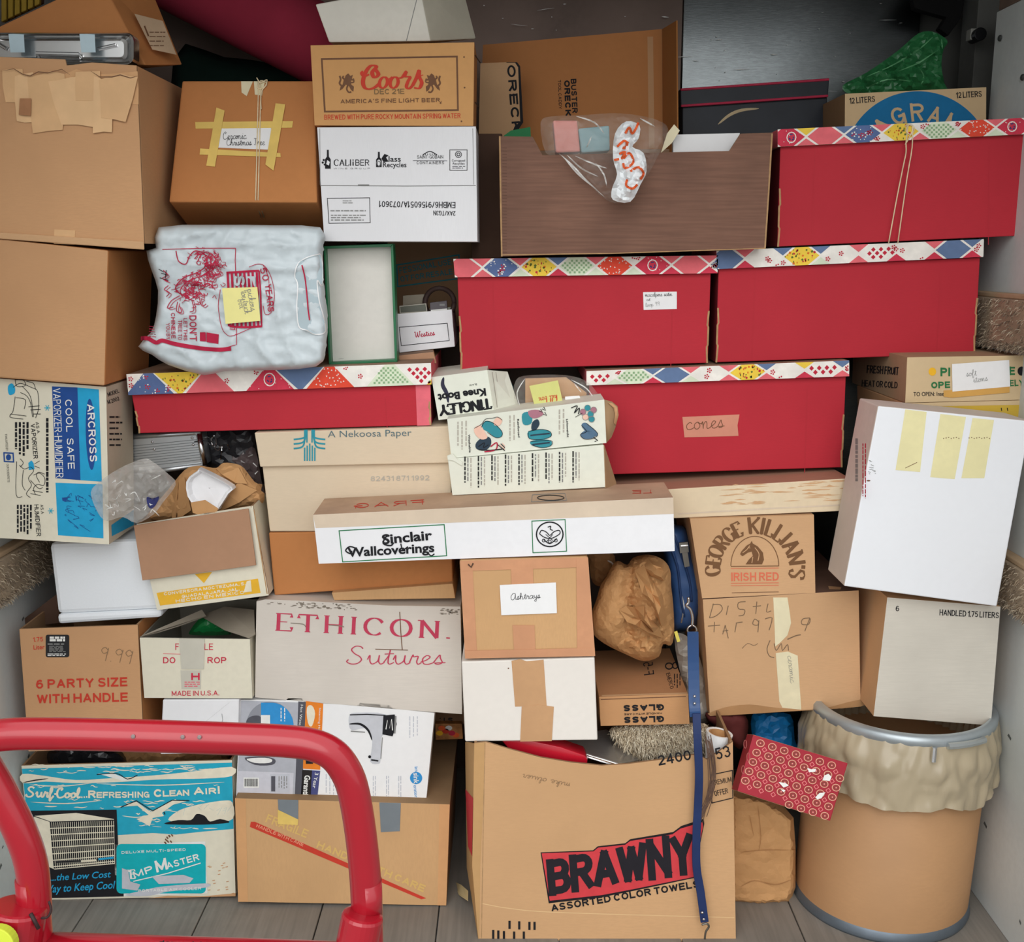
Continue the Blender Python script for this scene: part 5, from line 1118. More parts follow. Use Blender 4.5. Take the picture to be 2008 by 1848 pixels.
P_([(1036, 846), (1060, 842), (1078, 846), (1080, 856), (1060, 862), (1038, 860)], bp['teal']); P_([(1040, 866), (1060, 862), (1080, 864), (1080, 874), (1062, 878), (1044, 874)], bp['teal']); O2([(1036, 846), (1060, 842), (1078, 846), (1080, 856), (1060, 862), (1038, 860), (1036, 848)]); O2([(1040, 866), (1080, 864), (1080, 874), (1062, 878), (1042, 872)]); stroke(b, f, [(1040, 854), (1078, 850)], 3, bp['dk'], 4, 3); stroke(b, f, [(1044, 872), (1078, 868)], 3, bp['dk'], 4, 3)
for x, y in ((1060, 806), (1066, 802), (1068, 812)): stroke(b, f, [(x-3, y), (x+4, y+3), (x, y-4)], 1.6, k_, 4)
for x, y, c in ((1143, 808, 'mauve'), (1152, 800, 'teal'), (1148, 818, 'skin'), (1158, 812, 'teal'), (1164, 804, 'mauve'), (1160, 822, 'teal')): disc(b, f, x, y, 6, 6, bp[c], 3, 12); ring(b, f, x, y, 6, 6, .9, kgr, 4, 12)
P_([(1140, 834), (1148, 829), (1160, 838), (1172, 850), (1168, 856), (1150, 848)], bp['slate']); P_([(1138, 852), (1150, 844), (1168, 852), (1160, 860), (1144, 860)], bp['slate']); O2([(1140, 834), (1150, 846), (1138, 852), (1146, 861), (1162, 860), (1172, 850), (1150, 830)])
stroke(b, f, [(1164, 858), (1172, 864), (1166, 866)], 2, k_, 3); O2([(1120, 800), (1132, 796), (1126, 810), (1136, 800), (1134, 812)], 1.8); O2([(1128, 818), (1142, 810)], 1)
p = t.part('end_flap', label='bowed open end flap', smooth=True); mm = M('brown board lining', (158, 128, 96), .85, .06, 9, .1)
ar = [(1185, 784), (1200, 788), (1211, 797), (1213, 815), (1207, 838), (1199, 858), (1189, 869)]
prism(p, [at(x, y, 2.465) for x, y in ar], (0, .003, 0), mm); prism(p, [at(x, y, 2.462) for x, y in [(1192, 790), (1201, 791), (1211, 799), (1213, 814), (1208, 834), (1204, 830), (1206, 812), (1203, 800)]], (0, .002, 0), tan)
t.done()
t, b, F, f = boot('lowest cream boot box covered in rows of small print', [(878, 901), (1184, 873), (1187, 956), (887, 972)], 2.46, .11)
for i in range(9):
    x = 910+i*26.5; y0 = 900-(x-880)*.05
    smallprint(b, f, x, y0-3, x+3.5, y0+62, 1, ink('text black', (52, 52, 50)), 2, True, i, h=1.5)
    for j in range(2): smallprint(b, f, x+6+j*6, y0-1, x+9+j*6, y0+60, 1, kpl if j else kgr, 2, True, i*3+j, h=1.2)
p = t.part('end_flap', label='bent end flap'); panel(p, [(1185, 873), (1208, 945), (1210, 958), (1188, 957)], 0, M('brown board lining', (1, 1, 1)), .003, Yq=[2.46, 2.5, 2.5, 2.46])
p = t.part('corner_tab', label='torn corner tab'); prism(p, [at(x, y, 2.457) for x, y in [(877, 894), (888, 890), (896, 900), (907, 906), (906, 914), (890, 904), (878, 902)]], (0, .0025, 0), greenw)
t.done()
t = T('clear_pouch', 'clear plastic pouch of papers wedged above the boot boxes', 'bag')
b = t.part('film'); PB = Puff(b, [(1012, 745), (1040, 736), (1110, 736), (1150, 748), (1172, 772), (1180, 788), (1130, 792), (1060, 800), (1018, 804), (1008, 780)], 2.575, .03, clear, 8, 20, .02, .04, 44, bk=.01)
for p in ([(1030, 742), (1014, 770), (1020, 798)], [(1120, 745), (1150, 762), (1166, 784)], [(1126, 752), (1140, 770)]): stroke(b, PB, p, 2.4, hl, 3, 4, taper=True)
p = t.part('pouch_card', label='brown card inside'); slab(p, vface(2.586), [(1030, 742), (1110, 740), (1150, 770), (1150, 792), (1030, 800)], tan2, .003)
p = t.part('yellow_note', label='yellow green handwritten note'); fo = vface(2.538); slab(p, fo, [(1038, 757), (1094, 746), (1104, 790), (1050, 803)], M('yellow green note', (206, 206, 128), .7, .02, 9, .02), .0008)
htext(p, fo, 'kill box', base((1092, 774), (1056, 780), 6), kr, 3, .16); htext(p, fo, 'doll', base((1096, 788), (1060, 794), 6), kr, 3, .16)
p = t.part('white_tag', label='white tag'); slab(p, vface(2.545), [(1108, 778), (1136, 776), (1142, 790), (1108, 794)], paper, .0008)
t.done()

# Nekoosa paper carton
t = T('paper_carton', 'beige two piece carton printed A Nekoosa Paper, under the long red box', 'box')
b = t.part('base', bevel=.003); F = cbox(b, [(514, 912), (882, 906), (889, 1042), (529, 1043)], 2.52, .3, M('beige carton board', (212, 194, 168), .8, .03, 4, .1, fiber=(1, 1, 5), stain=.1)); f = F['front']
btext(b, f, '82431 871 1992', base((727, 944), (842, 942), 10), kpl, 2, .01)
l = t.part('lid', bevel=.002); G = cbox(l, [(499, 849), (884, 836), (886, 908), (510, 916)], 2.508, .32, M('beige carton board', (1, 1, 1))); f = G['front']
btext(l, f, 'A Nekoosa Paper', base((643, 858), (807, 855), 13.5), ink('grey teal', (90, 112, 118)), 2, -.002, hum=True)
for s in (-1, 1):   # pine emblem of curved strokes
    c = 607
    for k in range(3): stroke(l, f, [(c+s*(3+k*9.5), 842), (c+s*(4+k*9), 848+k*0)] + [(c+s*(7+k*2), 856+k*1)] if False else [(c+s*(5+k*2), 843), (c+s*(10+k*1), 858+k*8), (c+s*31, 866+k*9-4)], 3.2, kteal, 2, 6)
for k, x in enumerate((597.5, 602.5, 607.5, 612.5, 617.5)): stroke(l, f, [(x, 870-abs(k-2)*0+abs(k-2)*4), (x, 904)], 2.7, kteal, 2) if k != 99 else None
for k in range(2): stroke(l, f, [(602+k*10, 843), (602+k*10, 868)], 2.8, kteal, 2)
t.done()

# long wallcovering box
t = T('wallcovering_box', 'long white Sinclair Wallcoverings box lying across the middle of the pile', 'box')
b = t.part('body', bevel=.002); bg_ = M('aged beige flap', (208, 190, 168), .75, .05, 8, .1, stain=.2)
F = cbox(b, [(614, 1010), (1320, 976), (1323, 1081), (625, 1106)], 2.345, .15, white, tan, M('dusty box top', (186, 156, 130), .85, .1, 9, .12, stain=.5), back=(.0, .15, .003)); f = F['front']
poly(b, f, [(614, 1010), (1320, 976), (1321, 1008), (619, 1036)], bg_, 1)
frame(b, f, [(665, 1041), (871, 1029), (876, 1090), (672, 1102)], 1.8, kg, 2)
def fancy(s, fn): btext(b, f, s, fn, k_, 3, .028, hum=True)
fancy('Sinclair', base((750, 1067), (848, 1058), 19)); fancy('Wallcoverings', base((682, 1092), (852, 1082), 18))
stroke(b, f, [(700, 1076), (686, 1072), (678, 1080), (688, 1086), (690, 1080)], 2.6, k_, 3, 5); stroke(b, f, [(764, 1050), (756, 1054), (752, 1066), (766, 1070), (772, 1064)], 3, k_, 3, 5); stroke(b, f, [(786, 1066), (790, 1078), (800, 1072)], 2.4, k_, 3, 5); stroke(b, f, [(852, 1086), (846, 1090), (840, 1086)], 2.4, k_, 3, 4)
frame(b, f, [(1043, 1022), (1108, 1019), (1111, 1081), (1045, 1084)], 1.6, kg, 2); ring(b, f, 1078, 1048, 26, 24, 2.6, k_, 2)
e = lambda pts, w_=1.3: stroke(b, f, pts, w_, k_, 3, 4)
e([(1058, 1047), (1062, 1040), (1072, 1044), (1078, 1050), (1086, 1043), (1096, 1040), (1098, 1046), (1090, 1052), (1080, 1056), (1068, 1054), (1058, 1047)], 1.8); e([(1074, 1034), (1080, 1032), (1079, 1038), (1084, 1040)], 1.8); e([(1070, 1048), (1084, 1060)]); e([(1084, 1048), (1072, 1062)]); e([(1066, 1058), (1078, 1066), (1092, 1056)], 2)
for x in (1066, 1078, 1090): ring(b, f, x, 1060+(x == 1078)*2, 3, 3, 1.3, k_, 3, 8)
g = F['top']
btext(b, g, 'FRAG', base((832, 990), (694, 998), -10), kr, 1, .03); ring(b, g, 1080, 977, 26, 5, 1.6, k_, 1); frame(b, g, [(1044, 971), (1108, 968), (1111, 982), (1042, 985)], 1, kgr, 1); btext(b, g, 'LE', base((1278, 968), (1240, 969), -7), kr, 1, .03)
t.done()
p = None
t = T('long_beige_carton', 'long beige carton with scraped white paper face, under the cones box', 'box')
b = t.part('body', bevel=.002); F = cbox(b, [(1205, 966), (1668, 938), (1667, 1002), (1208, 1022)], 2.51, .26, M('scraped cream paper', (216, 198, 168), .85, .05, 5, .15, stain=.1), tan, M('rosy brown board', (168, 124, 102), .85, .06, 5, .1), back=(-.012, .24, .0)); f = F['front']
rr = random.Random(3)
for k in range(60):
    x = rr.choice([rr.uniform(1410, 1480), rr.uniform(1540, 1650), rr.uniform(1430, 1660)]); y = rr.uniform(956, 996)-(x-1300)*.04; l_ = rr.uniform(8, 46)
    if x+l_ > 1662: continue
    stroke(b, f, [(x, y), (x+l_*.5, y-1), (x+l_, y-l_*.045)], rr.uniform(1.2, 3.2), tan2, 1, taper=True)
stroke(b, f, [(1330, 1008), (1500, 998), (1660, 990)], 3, bg_, 1)
t.done()

t = T('orange_brown_carton', 'plain orange brown carton below the wallcovering box', 'box')
b = t.part('body', bevel=.003); F = cbox(b, [(527, 1045), (884, 1040), (888, 1143), (538, 1168)], 2.52, .3, orange); t.done()
t = T('flat_tan_carton', 'flat tan carton squeezed between the orange carton and the Ethicon box', 'box')
b = t.part('body', bevel=.002); F = cbox(b, [(650, 1163), (888, 1145), (893, 1174), (655, 1178)], 2.5, .28, tan3); t.done()
t = T('sutures_carton', 'large grey white carton printed ETHICON Sutures in crimson', 'box')
b = t.part('body', bevel=.003); f0 = vface(2.485); pts = [(503, 1180), (520, 1176), (600, 1179), (760, 1188), (903, 1190), (906, 1401), (760, 1390), (500, 1368)]
prism(b, [f0.pt(*p) for p in pts], (0, .32, 0), grey_w); f = f0
keth = ink('dull crimson', (188, 62, 88)); stext(b, f, 'ETHICON.', base((540, 1236), (884, 1253), 33), keth, 2, .22, .045, gap=.3, foot=.12)
htext(b, f, 'Sutures', base((680, 1302), (872, 1303), 17), keth, 2, .1, .5, 8)
stroke(b, f, [(784, 1200), (786, 1240), (789, 1275)], 1.6, kbr, 3); stroke(b, f, [(736, 1273), (800, 1275)], 1.4, kbr, 3)
rr = random.Random(8)
for k in range(90):
    x = rr.choice([rr.uniform(525, 690), rr.uniform(865, 900), rr.uniform(570, 700)]); y = 1180+(x-520)*.045+rr.uniform(-2, 9); poly(b, f, ell(x, y, rr.uniform(1, 5), rr.uniform(.6, 1.6), 6), ink('grime', (132, 122, 110)), 1)
for x in (580, 655): stroke(b, f, [(x-10, 1222+(x-580)*.05), (x+14, 1224+(x-580)*.05), (x+20, 1230)], 1.6, ink('grime', (1, 1, 1)), 3, 3)
t.done()

# ashtrays and the white box below
t = T('ashtrays_carton', 'tan taped carton with handwritten Ashtrays card', 'box')
b = t.part('body', bevel=.004); F = cbox(b, [(901, 1100), (1153, 1093), (1167, 1286), (912, 1291)], 2.337, .3, tan3); f = F['front']
p = t.part('paper_tape', label='wide brown tape round the edges')
tk = M('brown gummed tape', (198, 144, 108), .55, .05, 9, .15, stain=.15)
for i, q in enumerate(([(902, 1100), (926, 1100), (936, 1290), (912, 1291)], [(902, 1100), (1152, 1093), (1153, 1112), (904, 1120)], [(1130, 1094), (1153, 1093), (1167, 1286), (1132, 1287)], [(911, 1276), (1166, 1270), (1167, 1286), (912, 1291)])): slab(p, f, q, tk, .0006, 1+i*1.4)
for q in ([(1002, 1112), (1045, 1111), (1046, 1147), (1003, 1147)], [(1005, 1226), (1048, 1226), (1050, 1274), (1008, 1275)]): p = t.part('tape_strip'); slab(p, f, q, tk, .0006, 3)
p = t.part('card', label='white card reading Ashtrays'); slab(p, f, [(980, 1147), (1090, 1142), (1092, 1202), (983, 1206)], paper, .0008, 5)
htext(p, f, 'Ashtrays', base((1002, 1176), (1060, 1172), 6.2), k_, 8, .14)
stroke(b, f, [(918, 1106), (924, 1112), (928, 1104)], 3, dark, 8)
t.done()
t = T('white_taped_box', 'white box with wide brown tape down its middle, under the ashtrays carton', 'box')
b = t.part('body', bevel=.003); F = cbox(b, [(905, 1298), (1166, 1290), (1172, 1452), (912, 1455)], 2.337, .3, M('ivory white board', (224, 218, 210), .75, .02, 4, .05, stain=.06, fine=.012)); f = F['front']
p = t.part('paper_tape', label='brown paper tape'); tq = M('flat brown tape', (192, 150, 110), .7, .04, 9, .1)
slab(p, f, [(1003, 1296), (1020, 1293), (1033, 1297), (1066, 1294), (1072, 1384), (1010, 1386)], tq, .0006, 1)
p = t.part('paper_tape', label='lower brown paper tape'); slab(p, f, [(1023, 1386), (1056, 1382), (1086, 1386), (1082, 1453), (1020, 1454)], tq, .0006, 2.5)
disc(b, f, 997, 1311, 1.6, 1.6, kbr, 1, 6)
t.done()

# faucet box and its carton
t = T('faucet_box', 'white and silver faucet box standing on the duct taped carton, lower left', 'box')
b = t.part('body', bevel=.0015); quad = [(471, 1372), (852, 1400), (835, 1577), (463, 1563)]
f0 = vface(2.485); prism(b, [f0.pt(*p) for p in [(471, 1373), (560, 1374), (565, 1370), (592, 1370), (596, 1377), (632, 1380), (700, 1384), (706, 1379), (764, 1383), (770, 1390), (852, 1399), (835, 1577), (622, 1569), (463, 1563)]], (0, .1, 0), paper); f = f0
silv = ink('silver print', (176, 178, 186), .4); dkg = ink('charcoal print', (84, 84, 92)); 
poly(b, f, [(473, 1374), (585, 1378), (578, 1566), (464, 1562)], silv, 1); poly(b, f, [(585, 1376), (600, 1377), (592, 1567), (578, 1566)], dkg, 1); poly(b, f, [(600, 1375), (634, 1380), (628, 1510), (594, 1508)], ink('orange panel', (226, 128, 42)), 1)
poly(b, f, [(593, 1510), (612, 1511), (609, 1568), (590, 1567)], ink('black panel', (38, 34, 34)), 1); poly(b, f, [(612, 1511), (628, 1512), (622, 1569), (608, 1568)], ink('violet panel', (72, 76, 124)), 1)
disc(b, f, 529, 1424, 46, 48, M('ink_silver print dark', (140, 142, 150), .4, 0, 5, 0), 2, 40); poly(b, f, [(512, 1378)]+ell(532, 1424, 44, 46, 24, 0, -5, 170)+[(520, 1440), (512, 1410)], ink('bright blue', (52, 142, 204)), 3)
poly(b, f, spline([(484, 1412), (496, 1404), (512, 1406), (518, 1430), (486, 1430)], 3, True), dkg, 4); rect(b, f, 512, 1402, 530, 1420, kw, 5); smallprint(b, f, 548, 1388, 562, 1416, 2, kw, 4, True, 4, h=1)
poly(b, f, [(466, 1512), (576, 1516), (574, 1560), (465, 1556)], ink('pale silver', (200, 200, 208)), 2); poly(b, f, spline([(480, 1486), (520, 1484), (540, 1490), (534, 1500), (500, 1500)], 3, True), dkg, 3); poly(b, f, spline([(484, 1488), (520, 1486), (534, 1490), (528, 1496), (500, 1496)], 3, True), kw, 4)
rect(b, f, 478, 1525, 508, 1545, kw, 3); 
for k in range(12): rect(b, f, 480+k*2.2, 1527, 481.2+k*2.2, 1542, k_, 4)
rect(b, f, 530, 1518, 568, 1555, kpale2, 3); rect(b, f, 532, 1522, 540, 1552, dkg, 4); smallprint(b, f, 545, 1522, 565, 1550, 4, kgr, 4, True, 6, h=.8)
btext(b, f, 'Hot Water Dispenser', base((590, 1382), (582, 1470), 5), kw, 3); btext(b, f, 'Garantía', base((598, 1520), (594, 1564), 11), kw, 3, .03); btext(b, f, '3 Year', base((618, 1515), (613, 1545), 7), kw, 3, .01); poly(b, f, spline([(602, 1388), (612, 1384), (618, 1400), (612, 1424), (604, 1418)], 3, True), kcream, 2); rect(b, f, 600, 1488, 614, 1498, k_, 3); btext(b, f, 'Steaming Hot', base((626, 1388), (624, 1436), 4), kw, 3)
# the faucet picture
poly(b, f, spline([(686, 1402), (700, 1398), (758, 1402), (756, 1438), (748, 1446), (746, 1490), (742, 1498), (726, 1494), (730, 1462), (728, 1440), (716, 1428), (690, 1432), (684, 1418)], 3, True), ink('faucet grey', (196, 198, 204), .3), 2)
stroke(b, f, [(686, 1402), (720, 1401), (756, 1403)], 2, k_, 3); stroke(b, f, [(685, 1420), (706, 1420), (722, 1432), (730, 1452)], 4.6, k_, 3, 5, taper=True); stroke(b, f, [(688, 1434), (716, 1436)], 2, kgr, 3)
poly(b, f, [(752, 1403), (774, 1401), (778, 1420), (770, 1444), (750, 1440)], k_, 4); stroke(b, f, [(757, 1430), (760, 1412), (764, 1428), (768, 1410), (770, 1432)], 2, kw, 5); stroke(b, f, [(776, 1404), (774, 1438)], 3, kgr, 5)
stroke(b, f, [(728, 1490), (742, 1492)], 3, k_, 4); disc(b, f, 725, 1484, 3, 3, k_, 4, 10); stroke(b, f, [(750, 1446), (747, 1488)], 1.5, kgr, 4)
disc(b, f, 816, 1526, 12, 12, ink('bright blue', (1, 1, 1)), 2); btext(b, f, 'in', base((813, 1504), (814, 1513), 7), ink('bright blue', (1, 1, 1)), 3); btext(b, f, 'sink', base((811, 1516), (812, 1537), 10), kw, 3, .02); btext(b, f, 'erator', base((811, 1540), (813, 1564), 7), ink('bright blue', (1, 1, 1)), 3)
smallprint(b, f, 800, 1405, 822, 1450, 3, kpale2, 2, True, 3, h=.8); smallprint(b, f, 636, 1518, 665, 1562, 4, kpale2, 2, True, 5, h=.8)
for x in (730, 756, 780): smallprint(b, f, x, 1522, x+8, 1568, 2, kpale2, 2, True, x, h=.8)
t.done()
t = T('duct_taped_carton', 'tan carton with silver duct tape and red diagonal stripe on the floor, lower left centre', 'box')
b = t.part('body', bevel=.004); F = cbox(b, [(461, 1566), (882, 1578), (875, 1776), (467, 1769)], 2.455, .42, tan3, tand, M('stained board top', (150, 120, 88), .85, .12, 5, .15, stain=.6)); f = F['front']
for q in ([(461, 1566), (482, 1567), (486, 1769), (467, 1769)], [(862, 1578), (882, 1578), (875, 1776), (858, 1776)]): poly(b, f, q, M('edge tape', (206, 156, 108), .7, .04, 9, .1), 1)
poly(b, f, [(492, 1612), (500, 1612), (836, 1762), (826, 1764), (490, 1622)], kr, 1)
btext(b, f, 'HANDLE WITH CARE', base((502, 1622), (594, 1660), 7), ink('faded pink', (222, 150, 120)), 2, .02); btext(b, f, 'FRAGILE', base((520, 1612), (600, 1644), 17), M('ink_faded yellow', (208, 172, 104), .7, 0, 5, 0), 1.4, .03); btext(b, f, 'HANDLE WITH CARE', base((620, 1662), (830, 1750), 14), M('ink_faded yellow', (1, 1, 1)), 1.4, .03)
dt = M('silver duct tape', (134, 142, 148), .35, .05, 14, .1, metal=.3)
p = t.part('duct_tape', label='silver duct tape strip, torn aslant'); slab(p, f, [(545, 1568), (585, 1569), (585, 1607), (546, 1588)], dt, .0006, 2); 
p = t.part('clear_tape', label='yellowed tape'); slab(p, f, [(545, 1588), (585, 1607), (584, 1618), (545, 1616)], tape_y, .0006, 2)
p = t.part('duct_tape', label='silver duct tape strip'); slab(p, f, [(744, 1574), (786, 1575), (784, 1630), (747, 1632)], dt, .0006, 2)
g = F['top']
t.done()
t = T('snack_box', 'colourful orange snack packet glimpsed behind the faucet box', 'packet')
b = t.part('body', bevel=.002); F = cbox(b, [(853, 1420), (906, 1420), (908, 1450), (854, 1452)], 2.74, .06, M('dull orange print', (176, 120, 70), .6, .3, 40, .1)); f = F['front']
for x, y, c in ((866, 1428, kor), (874, 1434, kr), (886, 1438, kr2), (894, 1442, kor), (862, 1438, ky), (880, 1428, kw)): disc(b, f, x, y, 7, 5, c, 1+(x % 3), 10)
t.done()
t = T('small_lettered_carton', 'dark brown carton with black letters behind the faucet box', 'box')
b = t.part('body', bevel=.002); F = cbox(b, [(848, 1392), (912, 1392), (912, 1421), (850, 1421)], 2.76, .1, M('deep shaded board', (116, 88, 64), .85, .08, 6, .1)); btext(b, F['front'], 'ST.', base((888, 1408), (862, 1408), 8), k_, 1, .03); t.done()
# ---------------- things left of centre ----------------
t = T('aluminium_case', 'ribbed aluminium camera case with steel corners under the long red box', 'case')
b = t.part('shell', bevel=.004); F = cbox(b, [(243, 858), (395, 848), (405, 912), (258, 932)], 2.6, .2, alu); f = F['front']
for k in range(9): stroke(b, f, [(250+k*.9, 876+k*5.2), (391+k*.8, 862+k*4.9)], 1.2, M('rib shadow groove', (120, 124, 126), .5, 0, 5, 0, metal=.6), 1)
for p0, p1 in (((249, 858), (256, 928)), ((390, 850), (402, 912))):
    r = t.part('edge_rail', smooth=True, label='bright rounded edge rail'); tube(r, [f.pt(*p0, 4), f.pt(*p1, 4)], .007, chrome, 12)
for p0, p1 in (((244, 858), (394, 848)), ((258, 930), (404, 911))):
    r = t.part('edge_rail', smooth=True); tube(r, [f.pt(*p0, 4), f.pt(*p1, 4)], .006, alu, 12)
for x, y in ((256, 874), (260, 886), (299, 867), (303, 881), (377, 859), (379, 872)):
    r = t.part('rivet', smooth=True); lathe(r, f.pt(x, y, 1), [(.0035, 0), (.003, .002), (.001, .003)], chrome, 10, Vector((0, -1, 0)))
stroke(b, f, [(382, 866), (402, 863)], 1.6, k_, 14)
t.done()
t = T('black_camera_bag', 'black nylon camera bag with buckles behind the aluminium case', 'bag')
b = t.part('bag'); PB = Puff(b, [(404, 842), (460, 838), (500, 842), (502, 880), (496, 925), (450, 930), (412, 916), (402, 880)], 2.66, .03, M('black nylon', (38, 38, 42), .4, .15, 12, .2, spec=.5), 8, 18, .014, .03, 51)
for pts in ([(404, 856), (414, 860), (420, 854)], [(414, 862), (418, 876), (424, 872), (423, 860)], [(420, 878), (428, 884), (432, 876)], [(436, 874), (434, 890), (432, 902)], [(446, 872), (450, 882)], [(408, 868), (412, 872)]):
    r = t.part('buckle'); stroke(r, PB, pts, 2.2, chrome, 4, 3)
t.done()
t = T('dark_plastic_wrap', 'dark crinkled plastic beside the beige paper carton', 'plastic')
b = t.part('film'); PB = Puff(b, [(450, 900), (480, 884), (500, 880), (512, 940), (518, 975), (480, 960), (455, 935)], 2.64, .015, M('smoky plastic', (96, 84, 84), .25, .1, 12, .3, spec=.6), 8, 14, .016, .04, 52)
for p in ([(486, 896), (496, 892)], [(496, 908), (504, 916)], [(500, 930), (506, 924)]): stroke(b, PB, p, 2, hl, 3)
t.done()
t = T('dish_in_paper', 'white square dish wrapped in brown paper above the folded brown flap', 'dish')
b = t.part('kraft_wrap', label='crumpled brown wrapping paper')
op = [(292, 1018), (290, 1008), (330, 960), (362, 922), (385, 914), (402, 915), (424, 918), (438, 908), (462, 910), (478, 918), (500, 946), (514, 950), (512, 962), (518, 968), (516, 986), (492, 994), (430, 1002), (378, 1012), (330, 1020)]
PB = Puff(b, op, 2.56, .028, kraft, 7, 26, .016, .02, 53, bk=.03)
for q in ([(338, 950), (352, 942), (346, 1020), (340, 1022)], [(352, 944), (364, 935), (376, 1000), (350, 1018)], [(468, 945), (506, 960), (470, 985), (424, 1006), (450, 970)], [(424, 918), (470, 916), (486, 948), (464, 946), (436, 930)]):
    s = t.part('paper_fold'); vs = [PB.pt(x, y, 3) for x, y in q]; prism(s, [v+Vector((0, -.006-.004*(i % 2), 0)) for i, v in enumerate(vs)], (0, .002, 0), kraft)
d_ = t.part('dish', label='white square dish', bevel=.002); fd = vface(2.5)
o = spline([(366, 944), (388, 923), (396, 922), (456, 954), (449, 968), (431, 996), (426, 997), (376, 985)], 3, True); c = (408, 960)
V = []; sc = [(1, 0), (.985, -.006), (.9, -.004), (.8, .01), (.02, .012)]
for s, dy in sc: V += [fd.pt(c[0]+(x-c[0])*s, c[1]+(y-c[1])*s)+Vector((0, dy, 0)) for x, y in o]
m = len(o); V += [fd.pt(x, y)+Vector((0, .02, 0)) for x, y in o]
d_.add(V, [(j*m+k, j*m+(k+1) % m, (j+1)*m+(k+1) % m, (j+1)*m+k) for j in range(4) for k in range(m)]+[(5*m+k, 5*m+(k+1) % m, (k+1) % m, k) for k in range(m)]+[[5*m+k for k in range(m)]], M('white glazed ware', (232, 232, 234), .2, .01, 5, 0, spec=.5))
s = t.part('paper_fold'); prism(s, [vface(2.475).pt(*p) for p in ((374, 986), (402, 981), (428, 998), (424, 1006), (390, 1010), (378, 1006))], (0, .002, 0), kraft)
t.done()
t = T('clear_bubble_bag', 'crumpled clear plastic bag over the corner of the vaporizer box', 'bag')
b = t.part('film'); clear2 = M('clear poly film', (214, 210, 204), .12, .05, 20, .7, alpha=.3, spec=.9, bscale=30)
PB = Puff(b, [(178, 966), (196, 945), (232, 920), (280, 900), (300, 906), (330, 930), (345, 950), (320, 985), (300, 1010), (268, 1026), (240, 1014), (210, 1022), (192, 1006)], 2.40, .03, clear2, 6, 24, .034, .022, 54, bk=.005)
for k in range(16):
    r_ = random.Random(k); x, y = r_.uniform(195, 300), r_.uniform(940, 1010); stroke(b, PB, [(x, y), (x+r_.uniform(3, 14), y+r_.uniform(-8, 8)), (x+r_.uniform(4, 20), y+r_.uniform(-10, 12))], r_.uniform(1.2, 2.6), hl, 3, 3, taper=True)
PB2 = PB; poly(b, PB, spline([(288, 975), (300, 978), (312, 974), (306, 990), (296, 998), (289, 990)], 3, True), M('bag print navy', (56, 60, 110), .4, 0, 5, 0), 4); stroke(b, PB, ell(297, 986, 4, 4, 12), 1.6, kw, 6, closed=True)
t.done()
t = T('open_mexican_carton', 'white and yellow carton with hanging brown flap, right of the foam cooler', 'box')
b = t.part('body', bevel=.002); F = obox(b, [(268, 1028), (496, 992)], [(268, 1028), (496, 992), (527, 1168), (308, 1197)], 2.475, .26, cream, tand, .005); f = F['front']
yb = ink('ochre yellow', (228, 176, 52)); poly(b, f, [(307, 1163), (506, 1135), (511, 1163), (314, 1188)], yb, 1)
for s, x0, y0, x1, y1, h in (('CONVERSORA MOCTEZUMA, S.A.', 322, 1168, 492, 1146, 6), ('GUADALAJARA, JAL.', 357, 1173, 470, 1158, 6), ('HECHO EN MEXICO', 345, 1182, 480, 1164, 6)): btext(b, f, s, base((x0, y0), (x1, y1), h), kcream, 2, .03)
poly(b, f, [(382, 1126), (416, 1122), (400, 1144)], yb, 1); stroke(b, f, [(380, 1122), (418, 1118)], 4, kor, 2)
for q in ([(484, 1140), (492, 1138), (494, 1160), (478, 1162)],): poly(b, f, q, kcream, 3)
stroke(b, f, [(498, 1000), (524, 1165)], 2.2, edge, 1)
l = t.part('flap', label='brown flap folded down over the front', bevel=.001); panel(l, [(262, 1031), (487, 998), (502, 1109), (279, 1139)], 2.462, pinkish, .004)
l = t.part('flap', label='worn right side flap', bevel=.001); panel(l, [(494, 992), (516, 985), (530, 1164), (527, 1166)], 2.47, tand, .004, Yq=[2.475, 2.6, 2.6, 2.48])
t.done()

# ---------------- centre right ----------------
t = T('glass_carton', 'flat brown carton printed upside-down GLASS handle with care under the crumpled paper bag', 'box')
b = t.part('body', bevel=.002); gk = M('brown mailer board', (190, 142, 98), .8, .04, 5, .1, fiber=(1, 1, 6)); 
F = cbox(b, [(1175, 1367), (1349, 1361), (1352, 1420), (1178, 1424)], 2.4, .3, gk, gk, M('brown mailer top', (170, 122, 84), .8, .04, 5, .1)); f = F['front']; g = F['top']
btext(b, f, 'GLASS', base((1302, 1381), (1222, 1383), 12), k_, 2, .05); btext(b, f, 'HANDLE WITH CARE', base((1298, 1397), (1224, 1399), 3.6), k_, 2, .02); btext(b, f, 'GLASS', base((1302, 1404), (1223, 1406), 12), k_, 2, .05)
stroke(b, f, [(1178, 1372), (1345, 1366)], 1.6, kbr, 1); stroke(b, g, [(1180, 1365), (1348, 1360)], 2.4, tan2, 1)
btext(b, g, 'F-5-S', base((1263, 1325), (1258, 1283), -20), k_, 1, .0); btext(b, g, 'EMERCO', base((1306, 1322), (1314, 1352), 8), k_, 1, .0); ring(b, g, 1312, 1307, 7, 6, 2.4, k_, 1, 14); ring(b, g, 1324, 1306, 5, 6, 2.2, k_, 1, 14)
smallprint(b, g, 1320, 1322, 1336, 1352, 3, k_, 1, True, 2, h=.9)
t.done()
t = T('crumpled_paper_bag', 'big crumpled brown paper bag between the ashtrays carton and blue bag', 'bag')
b = t.part('bag'); 
def kb_(x, y): return .018*math.exp(-((x-1268)/26)**2)*(1 if 1090 < y < 1270 else .3) + (.012 if x > 1240 else 0)
